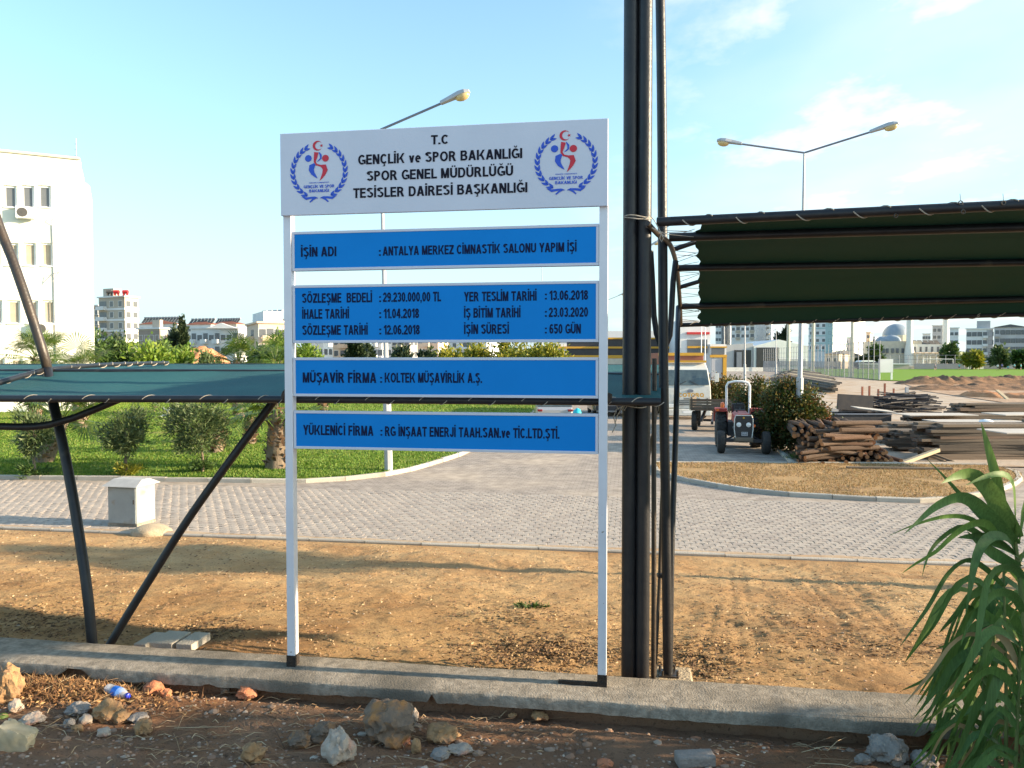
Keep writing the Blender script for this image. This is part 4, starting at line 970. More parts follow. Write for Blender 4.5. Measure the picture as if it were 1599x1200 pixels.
# red and green bush beside the tractor
b = G(1236, 704, .06)
shrub('hedge_bush', 'large green and rust red bush between the tractor and the timber', b, (1.2, 1.1, 1.22), 34000, 'leaf_red', .10, .075, 110, None, 'bush', extra=('leaf_rust', (.85, -.2, -.15), (.45, .7, .75), 2600))
b2 = G(1196, 690, .06); shrub('hedge_bush', 'dark green part of the hedge directly right of the tractor', b2 + Vector((.1, .8, 0)), (1.0, 1.2, 1.2), 20000, 'leaf_red', .10, .075, 80, None, 'bush')
b3 = G(1146, 652, 0); shrub('hedge_bush', 'smaller rusty bush between the truck and the roll bar', b3 + Vector((-.2, 1, 0)), (1.2, 1.2, 1.3), 10000, 'leaf_red', .12, .08, 50, None, 'bush')
b4 = G(1255, 722, .06); shrub('weed_clump', 'low green weeds at the foot of the lamp post near the timber', b4 + Vector((.4, .2, 0)), (1.0, .35, .13), 1500, 'leaf', .12, .018, 16, None, 'weeds', up=1)
w = G(828, 948, .5); shrub('weed_clump', 'small flat green weed growing alone on the bare dirt', W(*uv_of(w), dirt_z(*uv_of(w)) - .02), (.20, .12, .03), 260, 'leaf', .05, .015, 8, None, 'weeds')
# trees on the right horizon
rt = [(1148, 1), ]
for px, ty, wpx, d, m, lab in ((1226, 515, 9, 330, 'leaf_dark', 'narrow cypress behind the white warehouse'), (1216, 524, 16, 330, 'leaf_dark', 'dark round tree left of the narrow cypress'), (287, 494, 11, 150, 'leaf_dark', 'tall narrow cypress between beige and white apartments'), (275, 507, 20, 152, 'leaf_dark', 'dark tree just left of the tall cypress'), (264, 526, 14, 150, 'leaf_dark', 'small dark conifer beside the beige block')):
    b = P(px, 562, d); b.z = 0; top = P(px, ty, d).z; k = d / FPX; tree('cypress', lab, b, top, (wpx * k / 2, wpx * k / 2, top * .46), 2400, m, .9 * d / 150, .4 * d / 150, .3, clumps=26, ch=top * .52)
for i, (px, ty, wpx, d, m, lab) in enumerate(((1367, 540, 22, 270, 'leaf', 'green tree left of the mosque wall'), (1484, 536, 20, 275, 'leaf', 'green tree between the minaret and the white flats'), (1518, 547, 30, 235, 'leaf_yellow', 'yellow green tree behind the right side of the goal'), (1562, 543, 30, 240, 'leaf_olive', 'olive tree under the grey balconies'), (1594, 545, 22, 240, 'leaf', 'dark green tree at the right edge behind the pitch'), (1350, 558, 26, 262, 'leaf_dark', 'low dark trees behind the white tent roof'))):
    b = P(px, 562, d); b.z = 0; top = P(px, ty, d).z; k = d / FPX; tree('broadleaf_tree', lab, b, top, (wpx * k / 2, 3, top * .5), 1800, m, 1.3, .7, .3, clumps=16, group='trees behind the football pitch')
# ---------------------------------------------------------------- giant reed in the right foreground
M['reed'] = mat('reed', (.05, .11, .03), rough=.55, island=[(.05, .12, .045), (.07, .16, .045), (.10, .20, .045), (.06, .14, .065)], trans=.33, spec=.3)
obj_random(M['reed'], [(.05, .11, .035), (.085, .17, .04), (.13, .225, .04), (.065, .14, .055), (.18, .25, .05)])
def reed_veins(m):
    nt = m.node_tree; b = nt.nodes['Principled BSDF']; tc = nd(nt, 'ShaderNodeTexCoord'); mp = nd(nt, 'ShaderNodeMapping'); mp.inputs['Scale'].default_value = (90, 90, 4); nt.links.new(tc.outputs['Object'], mp.inputs[0])
    n = nd(nt, 'ShaderNodeTexNoise'); n.inputs['Scale'].default_value = 1.5; n.inputs['Detail'].default_value = 4; nt.links.new(mp.outputs[0], n.inputs['Vector'])
    src = b.inputs['Base Color'].links[0].from_socket; mx = nd(nt, 'ShaderNodeMix', data_type='RGBA', blend_type='OVERLAY'); mx.inputs[0].default_value = .55; nt.links.new(src, mx.inputs[6]); nt.links.new(n.outputs['Fac'], mx.inputs[7])
    nt.links.new(mx.outputs[2], b.inputs['Base Color'])
    for l in list(nt.links):
        if l.to_node.type == 'BSDF_TRANSLUCENT': nt.links.remove(l)
    tr = [q for q in nt.nodes if q.type == 'BSDF_TRANSLUCENT'][0]; nt.links.new(mx.outputs[2], tr.inputs[0])
reed_veins(M['reed'])
M['reed_dry'] = mat('reed_dry', (.34, .25, .12), (.42, .33, .18), 8, .8, trans=.25)
M['reed_stem'] = mat('reed_stem', (.07, .12, .03), (.14, .17, .05), 8, .5, trans=.1)
def reed_leaf(parent, pts, wpx, d, fold=.25, m='reed'):
    P3 = [P(x, y, d + dz) for x, y, dz in pts]; P3 = smoothline(P3, .035); n = len(P3); w0 = wpx * d / FPX / 2
    mb = MB(); vs = []
    base = random.uniform(-.5, .5)
    for i in range(n):
        t = i / (n - 1); tg = (P3[min(i + 1, n - 1)] - P3[max(i - 1, 0)]).normalized()
        view = Vector((0, -1, 0.15)); s = tg.cross(view)
        s = s.normalized() if s.length > .05 else Vector((1, 0, 0)); nn = s.cross(tg)
        a = base * .9 + .5 * math.sin(t * 3 + base * 4); s = s * math.cos(a) + nn * math.sin(a); nn = s.cross(tg)
        w = w0 * (math.sin(PI * min(1, t * 1.1 + .12)) ** .55 if t < .45 else (1 - ((t - .45) / .55) ** 1.5)) + .0005
        vs += [P3[i] - s * w + nn * w * fold, P3[i], P3[i] + s * w + nn * w * fold]
    fs = []
    for i in range(n - 1):
        for k in range(2): a = i * 3 + k; fs.append((a, a + 1, a + 4, a + 3))
    mb.add(vs, fs); return mb.build('leaf', M[m], parent, smooth=True)
def gz(x, y): u, v = uv_of(Vector((x, y, 0))); return fore_z(u, v)
RG = 'giant reeds at the right edge'
def reed_root(px, d): p = P(px, 900, d); return Vector((p.x, p.y, gz(p.x, p.y) - .03))
def stalk(t, pts, r=.012):
    p3 = smoothline(pts, .12); mb = MB(); mb.tube(p3, [r * (1 - .55 * i / len(p3)) for i in range(len(p3))], 8); mb.build('stalk', M['reed_stem'], t, smooth=True)
# main reed, leaves traced one by one
D = 3.25; r0 = reed_root(1612, D); t1 = thing('giant_reed', 'tallest giant reed with broad arching leaves and one upright bright leaf tip', 'reed', r0, 0, RG)
stalk(t1, [r0, P(1608, 1100, D), P(1600, 980, D), P(1592, 900, D), P(1584, 840, D), P(1570, 800, D)], .016)
for pts, w in ([([(1572, 815, 0), (1562, 775, -.02), (1552, 735, -.03), (1543, 700, -.03), (1532, 660, -.02)], 15),
    ([(1590, 840, 0), (1565, 800, -.05), (1545, 765, -.08), (1520, 742, -.10), (1498, 741, -.14), (1470, 755, -.2)], 26),
    ([(1585, 850, 0), (1584, 800, -.04), (1580, 755, -.07), (1566, 741, -.1), (1540, 744, -.13), (1508, 758, -.18)], 13),
    ([(1560, 840, 0), (1528, 805, -.02), (1500, 773, -.02), (1472, 742, -.02), (1448, 718, 0)], 7),
    ([(1588, 850, 0), (1555, 815, -.06), (1522, 785, -.1), (1495, 776, -.14), (1462, 790, -.2), (1435, 813, -.24), (1412, 834, -.28)], 20),
    ([(1550, 838, 0), (1515, 810, -.1), (1480, 806, -.15), (1445, 814, -.2), (1412, 826, -.2), (1388, 837, -.2)], 8),
    ([(1565, 850, 0), (1540, 818, -.1), (1512, 820, -.16), (1485, 838, -.2), (1460, 862, -.24), (1430, 880, -.26), (1408, 896, -.28)], 12),
    ([(1545, 845, 0), (1505, 822, -.1), (1472, 838, -.16), (1450, 865, -.2), (1440, 900, -.22)], 10),
    ([(1590, 870, 0), (1560, 850, -.04), (1525, 838, -.05), (1495, 840, -.05)], 20), ([(1592, 885, 0), (1562, 870, -.04), (1530, 850, -.05), (1510, 830, -.05)], 18),
    ([(1585, 865, 0), (1572, 842, -.06), (1548, 838, -.12), (1530, 855, -.16), (1520, 885, -.18), (1514, 920, -.2), (1507, 965, -.2)], 15),
    ([(1598, 905, 0), (1582, 886, -.06), (1556, 888, -.12), (1540, 910, -.16), (1532, 950, -.18), (1526, 995, -.2), (1516, 1045, -.2)], 17),
    ([(1600, 960, 0), (1582, 930, -.06), (1556, 925, -.12), (1535, 945, -.16), (1512, 975, -.18), (1500, 1010, -.18)], 14),
    ([(1590, 850, 0), (1596, 800, .02), (1612, 770, .03), (1640, 760, .03)], 18), ([(1592, 880, 0), (1610, 830, .02), (1640, 800, .03), (1680, 810, .05)], 18),
    ([(1598, 940, 0), (1612, 890, .02), (1650, 870, .03), (1690, 900, .05)], 18)]):
    reed_leaf(t1, pts, w, D)
random.seed(21)
def auto_reed(px, d, topy, lab, nleaf, wide=12, span=130, side=-1):
    r = reed_root(px, d); t = thing('giant_reed', lab, 'reed', r, 0, RG); tipx = px + random.uniform(-14, 4); rb = CY + 0
    pyb = 562 + (CAMZ - r.z) * FPX / d
    top = P(tipx, topy, d); stalk(t, [r, r.lerp(top, .5) + Vector((random.uniform(-.02, .02), 0, 0)), top], .010)
    for k in range(nleaf):
        f = (k + .5) / nleaf; y0 = topy + (min(pyb, 1240) - topy) * (1 - f) * .95; x0 = px + (tipx - px) * f
        sd = side if random.random() < .8 else -side; sp_ = span * random.uniform(.6, 1.1); rise = random.uniform(15, 75); drop = random.uniform(20, 150)
        pts = [(x0, y0, 0)]; dz = random.uniform(-.25, .15)
        for q in (.18, .36, .55, .75, 1.0):
            pts.append((x0 + sd * sp_ * q, y0 - rise * math.sin(PI * min(1, q * 1.25)) * (1 - .2 * q) + drop * max(0, q - .35) ** 1.6 * 1.6, dz * q))
        reed_leaf(t, pts, wide * random.uniform(.6, 1.15), d, m='reed_dry' if random.random() < .08 else 'reed')
    return t
auto_reed(1578, 3.45, 885, 'giant reed with drooping leaves just left of the tallest one', 16, 14, 150)
auto_reed(1545, 3.75, 925, 'lower giant reed reaching furthest left over the wall', 15, 11, 125)
auto_reed(1602, 3.6, 930, 'giant reed at the very right edge in front of the wall', 16, 14, 140)
auto_reed(1590, 3.3, 1000, 'nearest low giant reed at the right edge', 12, 14, 120)
auto_reed(1565, 4.0, 965, 'small giant reed closest to the concrete wall', 13, 10, 95)
auto_reed(1520, 4.05, 1030, 'shortest reed shoot in front of the concrete wall', 12, 9, 80)
auto_reed(1610, 4.0, 900, 'giant reed partly cut off by the right edge, close to the wall', 12, 12, 110)
# dry brown blades hanging in the clump
# reeds that go on outside the frame on the right: they throw the shade over the near ground
def reed_clump(x, y, h, n, lab):
    r = Vector((x, y, gz(min(x, 8), y) - .02)) if x < 8.5 else Vector((x, y, .9)); t = thing('giant_reed', lab, 'reed', r, 0, 'giant reeds beyond the right edge'); sb = MB(); lb = MB()
    for k in range(n):
        a = random.random() * 2 * PI; b = r + Vector((math.cos(a), math.sin(a), 0)) * random.random() * .5; tp = b + Vector((random.gauss(0, .15), random.gauss(0, .15), h * random.uniform(.7, 1)))
        sb.tube([b, b.lerp(tp, .5), tp], [.012, .010, .004], 5)
        for j in range(26):
            f = random.uniform(.08, 1); p = b.lerp(tp, f); aa = random.random() * 2 * PI; o = Vector((math.cos(aa), math.sin(aa), 0)); L = random.uniform(.45, .8); s = Vector((-o.y, o.x, 0)) * .028
            lb.add([p, p + o * L * .4 + Vector((0, 0, L * .3)) + s, p + o * L * .75 + Vector((0, 0, L * .2)) + s * .7, p + o * L + Vector((0, 0, -.12)), p + o * L * .75 + Vector((0, 0, L * .2)) - s * .7, p + o * L * .4 + Vector((0, 0, L * .3)) - s], [(0, 1, 2, 3, 4, 5)])
    sb.build('stalk', M['reed_stem'], t); lb.build('leaf', M['reed'], t)
kk = 0
for x, y, h, n in ((4.2, 2.75, 1.9, 8), (5.4, 2.5, 2.6, 10), (6.6, 2.6, 3.0, 10), (8.2, 2.3, 3.2, 10), (10, 2.0, 3.8, 12), (12, 1.9, 4.2, 12), (5.8, 1.9, 2.4, 10), (8, 1.4, 3.0, 10)):
    kk += 1; reed_clump(x, y, h, n, ['nearest low reed clump', 'second reed clump', 'third reed clump', 'fourth reed clump', 'fifth reed clump, tall', 'farthest and tallest reed clump', 'low reed clump close to the viewer', 'reed clump in the row nearer the viewer'][kk - 1] + ' beyond the right edge')

b = Vector((14.5, 8.8, 0)); tree('unseen_shade_tree', 'tree outside the right edge whose crown shades the dirt', b, 6.9, (2.2, 1.1, 1.0), 5200, 'leaf', .16, .10, .14, clumps=22, ch=5.9)  # out of view; added as a shadow caster for the dirt at the left
# ---------------------------------------------------------------- materials for buildings and vehicles
M['wall_cream'] = mat('wall_cream', (.78, .76, .68), (.72, .70, .62), 1.2, .85, .1, 20)
M['wall_white'] = mat('wall_white', (.74, .74, .73), (.66, .66, .65), .5, .85)
M['wall_beige'] = mat('wall_beige', (.48, .42, .34), (.42, .37, .30), .4, .85)
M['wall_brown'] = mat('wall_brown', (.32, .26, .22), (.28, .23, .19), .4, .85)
M['wall_peach'] = mat('wall_peach', (.72, .56, .42), (.66, .50, .37), .4, .85)
M['wall_grey'] = mat('wall_grey', (.46, .46, .47), (.40, .40, .42), .4, .85)
M['wall_green'] = mat('wall_green', (.42, .56, .54), (.38, .50, .50), .4, .85)
M['stone'] = mat('stone', (.62, .56, .44), (.54, .48, .38), .8, .9)
M['lead'] = mat('lead', (.22, .28, .34), (.28, .33, .38), .5, .5)
M['roof_tile'] = mat('roof_tile', (.34, .12, .07), (.28, .10, .06), 1, .9)
M['roof_dark'] = mat('roof_dark', (.08, .075, .07), (.11, .10, .09), 1, .8)
M['glass'] = mat('glass', (.10, .11, .12), (.16, .17, .18), .3, .12)
M['blind'] = mat('blind', (.42, .36, .28), (.34, .29, .22), 2, .7)
M['frame_white'] = mat('frame_white', (.82, .82, .80), rough=.5)
M['frame_dark'] = mat('frame_dark', (.08, .075, .07), rough=.5)
M['black_clad'] = mat('black_clad', (.022, .022, .026), (.035, .035, .04), .5, .45)
M['yellow_paint'] = mat('yellow_paint', (.62, .33, .03), (.56, .29, .025), 1, .6)
M['red_paint'] = mat('red_paint', (.55, .03, .03), (.48, .025, .025), 1, .5)
M['red_metal'] = mat('red_metal', (.36, .035, .028), (.46, .10, .07), 6, .5, c3=(.20, .06, .04), s3=9, f3=(.58, .66))
M['galv'] = mat('galv', (.36, .37, .38), (.44, .45, .46), 3, .55, metal=.2)
M['galv_dark'] = mat('galv_dark', (.16, .18, .22), (.20, .22, .26), 3, .5, metal=.2)
M['lamp_glass'] = mat('lamp_glass', (.62, .46, .20), (.55, .40, .18), 8, .25)
M['rubber'] = mat('rubber', (.022, .021, .020), (.045, .040, .034), 12, .85, .3, 40)
M['rim'] = mat('rim', (.45, .43, .40), (.30, .26, .22), 8, .6)
M['truck_white'] = mat('truck_white', (.66, .66, .62), (.58, .57, .52), 2, .35, c3=(.40, .36, .30), s3=2.5, f3=(.56, .75))
M['car_white'] = mat('car_white', (.70, .70, .70), rough=.25, coat=.5)
M['car_silver'] = mat('car_silver', (.42, .43, .44), rough=.3, metal=.4, coat=.5)
M['car_dark'] = mat('car_dark', (.03, .03, .035), rough=.35, coat=.5)
M['windshield'] = mat('windshield', (.05, .07, .075), (.09, .12, .12), 2, .08, spec=.8)
M['plastic_black'] = mat('plastic_black', (.02, .02, .02), (.035, .034, .033), 8, .5)
M['iron_dark'] = mat('iron_dark', (.03, .03, .035), (.06, .05, .045), 3, .6, .2, 20)
M['headlight'] = mat('headlight', (.75, .75, .72), rough=.15, spec=.8)
M['orange_lens'] = mat('orange_lens', (.8, .16, .03), rough=.3)
M['red_lens'] = mat('red_lens', (.22, .015, .015), rough=.25)
M['wood_log'] = mat('wood_log', (.07, .046, .031), (.12, .08, .052), 6, .9, .6, 30, c3=(.14, .09, .06), s3=3)
M['wood_end'] = mat('wood_end', (.42, .20, .085), (.30, .15, .07), 12, .9)
M['plank'] = mat('plank', (.10, .078, .06), (.19, .145, .10), 4, .9, .4, 30, stretch=(.3, 3, 3))
M['plank_pale'] = mat('plank_pale', (.52, .42, .27), (.44, .35, .22), 4, .85, .3, 30)
M['plywood'] = mat('plywood', (.50, .46, .40), (.42, .38, .33), 2, .8)
M['tarp_blue'] = mat('tarp_blue', (.02, .45, .55), rough=.5)
for k_, cols in (('wood_log', [(.05, .030, .020), (.085, .048, .028), (.15, .07, .034), (.11, .078, .055)]), ('plank', [(.06, .048, .038), (.12, .095, .07), (.20, .155, .11), (.15, .09, .06)]), ('wood_end', [(.13, .07, .04), (.32, .14, .055), (.50, .20, .07)])):
    obj_random(M[k_], cols)
M['site_earth'] = soil('site_earth', (.40, .27, .18), (.48, .34, .23), (.30, .17, .10), (.24, .15, .10), 5, .8, .08); M['cab_grey'] = mat('cab_grey', (.27, .30, .30), (.31, .34, .34), 3, .5, c3=(.26, .24, .20), s3=4, f3=(.55, .7)); M['cab_lid'] = mat('cab_lid', (.46, .44, .40), (.38, .36, .33), 4, .6)
def share(mb, name, mats):
    me = bpy.data.meshes.new(name); me.from_pydata([tuple(v) for v in mb.v], [], mb.f)
    for m in mats: me.materials.append(m)
    me.polygons.foreach_set('material_index', mb.m); me.update(); return me
def place(me, name, parent, loc, rot=(0, 0, 0), scale=(1, 1, 1)):
    o = bpy.data.objects.new(name, me); col.objects.link(o); o.parent = parent; o.location = loc; o.rotation_euler = rot; o.scale = scale; return o
def win_mesh(w, h, frame='frame_white', glass='glass', t=.07, dep=.06):
    """window standing in the x-z plane, facing -y, centred on its bottom middle"""
    mb = MB(); mb.box((0, .02, h / 2), (w - 2 * t, .02, h - 2 * t), mi=1)
    for a in (((0, 0, t / 2), (w, dep, t)), ((0, 0, h - t / 2), (w, dep, t)), ((-w / 2 + t / 2, 0, h / 2), (t, dep, h - 2 * t)), ((w / 2 - t / 2, 0, h / 2), (t, dep, h - 2 * t))): mb.box(a[0], a[1], mi=0)
    return share(mb, 'window', [M[frame], M[glass]])

# ---------------------------------------------------------------- white building at the left
def near_building():
    c = G(130, 641, 0); c = Vector((c.x, 46.0, 0)); A = Vector(((130 - CX) / FPX * 46, 46, 0))
    dirL = (Vector((P(-40, 560, 43.6).x, 43.6, 0)) - A).normalized(); t = thing('public_building', 'cream white three storey building with white window frames at the left edge', 'building', A)
    top = P(128, 250, 46).z; L = 26; nrm = Vector((dirL.y, -dirL.x, 0));
    if nrm.y > 0: nrm = -nrm
    a = math.atan2(-dirL.y, -dirL.x)     # local x runs to the right along the facade
    Rm = Matrix.Rotation(a, 3, 'Z'); Q = lambda x, y, z: A + Rm @ Vector((x, y, z))     # x<=0 on the facade, y>0 goes into the building
    def ub(px): k = (px - CX) / FPX; # facade coordinate for a pixel column
    def fx(px):
        k = (px - CX) / FPX; d = Rm @ Vector((1, 0, 0)); return (k * A.y - A.x) / (d.x - k * d.y)
    def fz(px, py):
        p = Q(fx(px), 0, 0); return P(px, py, p.y).z
    # wall with openings built from strips round the windows
    rows = [(290, 325), (380, 416), (470, 506), (561, 597)]
    colsx = [((13, 30), (41, 57), (67, 83)), ((13, 31), (42, 58), (69, 84)), ((15, 32), (44, 60), (70, 86)), ((18, 34), (46, 62), (72, 88))]
    W_ = []
    for (y0, y1), cs in zip(rows, colsx):
        for x0, x1 in cs: W_.append((fx(x0 - 2), fx(x1 + 2), fz(x1, y1 + 1), fz(x0, y0 - 1)))
    pitchx = (W_[1][0] - W_[0][0])
    for (x0, x1, z0, z1) in list(W_):
        if x0 == min(w[0] for w in W_ if abs(w[2] - z0) < .5):
            for k in (1, 2): W_.append((x0 - pitchx * k, x1 - pitchx * k, z0, z1))
    xs = sorted({round(v, 3) for w in W_ for v in w[:2]} | {-L, 0.0}); zs = sorted({round(v, 3) for w in W_ for v in w[2:]} | {0.0, top})
    mb = MB(); th = .28
    def hole(x, z): return any(w[0] < x < w[1] and w[2] < z < w[3] for w in W_)
    for i in range(len(xs) - 1):
        for j in range(len(zs) - 1):
            xm, zm = (xs[i] + xs[i + 1]) / 2, (zs[j] + zs[j + 1]) / 2
            if hole(xm, zm): continue
            mb.add([Q(xs[i], 0, zs[j]), Q(xs[i + 1], 0, zs[j]), Q(xs[i + 1], 0, zs[j + 1]), Q(xs[i], 0, zs[j + 1])], [(0, 1, 2, 3)])
    for x0, x1, z0, z1 in W_:
        for a_, b_ in (((x0, z0), (x0, z1)), ((x1, z1), (x1, z0)), ((x0, z1), (x1, z1)), ((x1, z0), (x0, z0))):
            mb.add([Q(a_[0], 0, a_[1]), Q(b_[0], 0, b_[1]), Q(b_[0], th, b_[1]), Q(a_[0], th, a_[1])], [(0, 1, 2, 3)])
    D = 5
    mb.add([Q(0, 0, 0), Q(0, D, 0), Q(0, D, top), Q(0, 0, top)], [(0, 1, 2, 3)]); mb.add([Q(-L, D, 0), Q(0, D, 0), Q(0, D, top), Q(-L, D, top)], [(3, 2, 1, 0)])
    mb.add([Q(-L, 0, top), Q(0, 0, top), Q(0, D, top), Q(-L, D, top)], [(0, 1, 2, 3)]); mb.add([Q(-L, .29, 0), Q(0, .29, 0), Q(0, .29, top), Q(-L, .29, top)], [(0, 1, 2, 3)])
    mb.build('wall', M['wall_cream'], t)
    cp = MB(); cp.extr([Q(-L, -.10, top), Q(.02, -.10, top), Q(.02, 1.5, top), Q(-L, 1.5, top)], (0, 0, .14)); cp.build('cornice', M['stone'], t)
    # curved stair volume on the right
    sb = MB(); z2 = P(137, 292, 50).z; sb.extr([Q(-.6, 3.0, 0), Q(.15, 3.0, 0), Q(.36, 4.2, 0), Q(.3, 9, 0), Q(-.6, 9, 0)], (0, 0, z2)); sb.build('side_wing', M['wall_cream'], t)
    for k, (x0, x1, z0, z1) in enumerate(W_):
        w, h = x1 - x0, z1 - z0; c_ = Q((x0 + x1) / 2, .16, z0); m_ = win_mesh(w, h, 'frame_white', 'glass' if z1 > top - 4.5 else 'blind', .11, .08)
        f = place(m_, 'window', t, c_ - t.location, (0, 0, a))
        s = MB(); s.box((0, -.12, .02), (w, .26, .04)); so = s.build('sill', M['frame_white'], f, local=True)
    for px, py, nm in ((45, 334, 'air_conditioner'), (70, 514, 'air_conditioner')):
        x = fx(px); z = fz(px, py); c_ = Q(x, -.30, z); u_ = thing('air_conditioner', ('beige air conditioner unit under the middle top floor window' if py < 400 else 'lower air conditioner unit on the pale wall beside the leaning strut'), 'air conditioner', c_, a, 'air conditioner units on the building')
        b_ = MB(); b_.box((0, 0, 0), (.92, .36, .66)); b_.build('casing', M['wall_white'], u_, local=True, bevel=.02)
        g_ = MB(); g_.lathe((-.12, -.19, 0), [(.26, -.01), (.26, .015)], 20, 'Y'); g_.lathe((-.12, -.205, 0), [(.06, -.01), (.06, .01)], 10, 'Y'); g_.build('fan_grille', M['frame_dark'], u_, local=True)
        k_ = MB(); k_.beam((-.35, .2, -.36), (-.35, -.2, -.36), .04, .04); k_.beam((.35, .2, -.36), (.35, -.2, -.36), .04, .04); k_.build('bracket', M['galv'], u_, local=True)
    mb = MB(); mb.tube([Q(fx(86), -.05, fz(86, 352)), Q(fx(88), -.05, fz(88, 560))], .03, 6); mb.tube([Q(fx(86), -.05, fz(86, 352)), Q(fx(85), -.2, fz(85, 346)), Q(fx(90), -.3, fz(90, 341))], .02, 6); mb.build('drain_pipe', M['galv'], t)
    mb = MB(); p0 = Q(fx(86), -.05, fz(87, 428)); mb.tube([p0, p0 + Vector((.55, -.3, .05))], .02, 5); mb.tube([p0 + Vector((.5, -.3, .05)), p0 + Vector((.1, -.3, -.5))], .02, 5); mb.tube([p0, p0 + Vector((-.45, -.2, -.55))], .015, 5); mb.build('wall_bracket', M['galv'], t)
    p0 = Q(fx(122), 2, top); mb = MB(); mb.tube([p0, p0 + Vector((0, 0, 1.75))], .03, 6)
    for k in range(3): mb.tube([p0 + Vector((-.12, 0, .7 + .35 * k)), p0 + Vector((.12, 0, .7 + .35 * k))], .012, 4)
    o = mb.build('roof_antenna', M['galv'], recenter=True); tag(o, 'thin mast antenna on the roof of the cream building', 'antenna')
near_building()

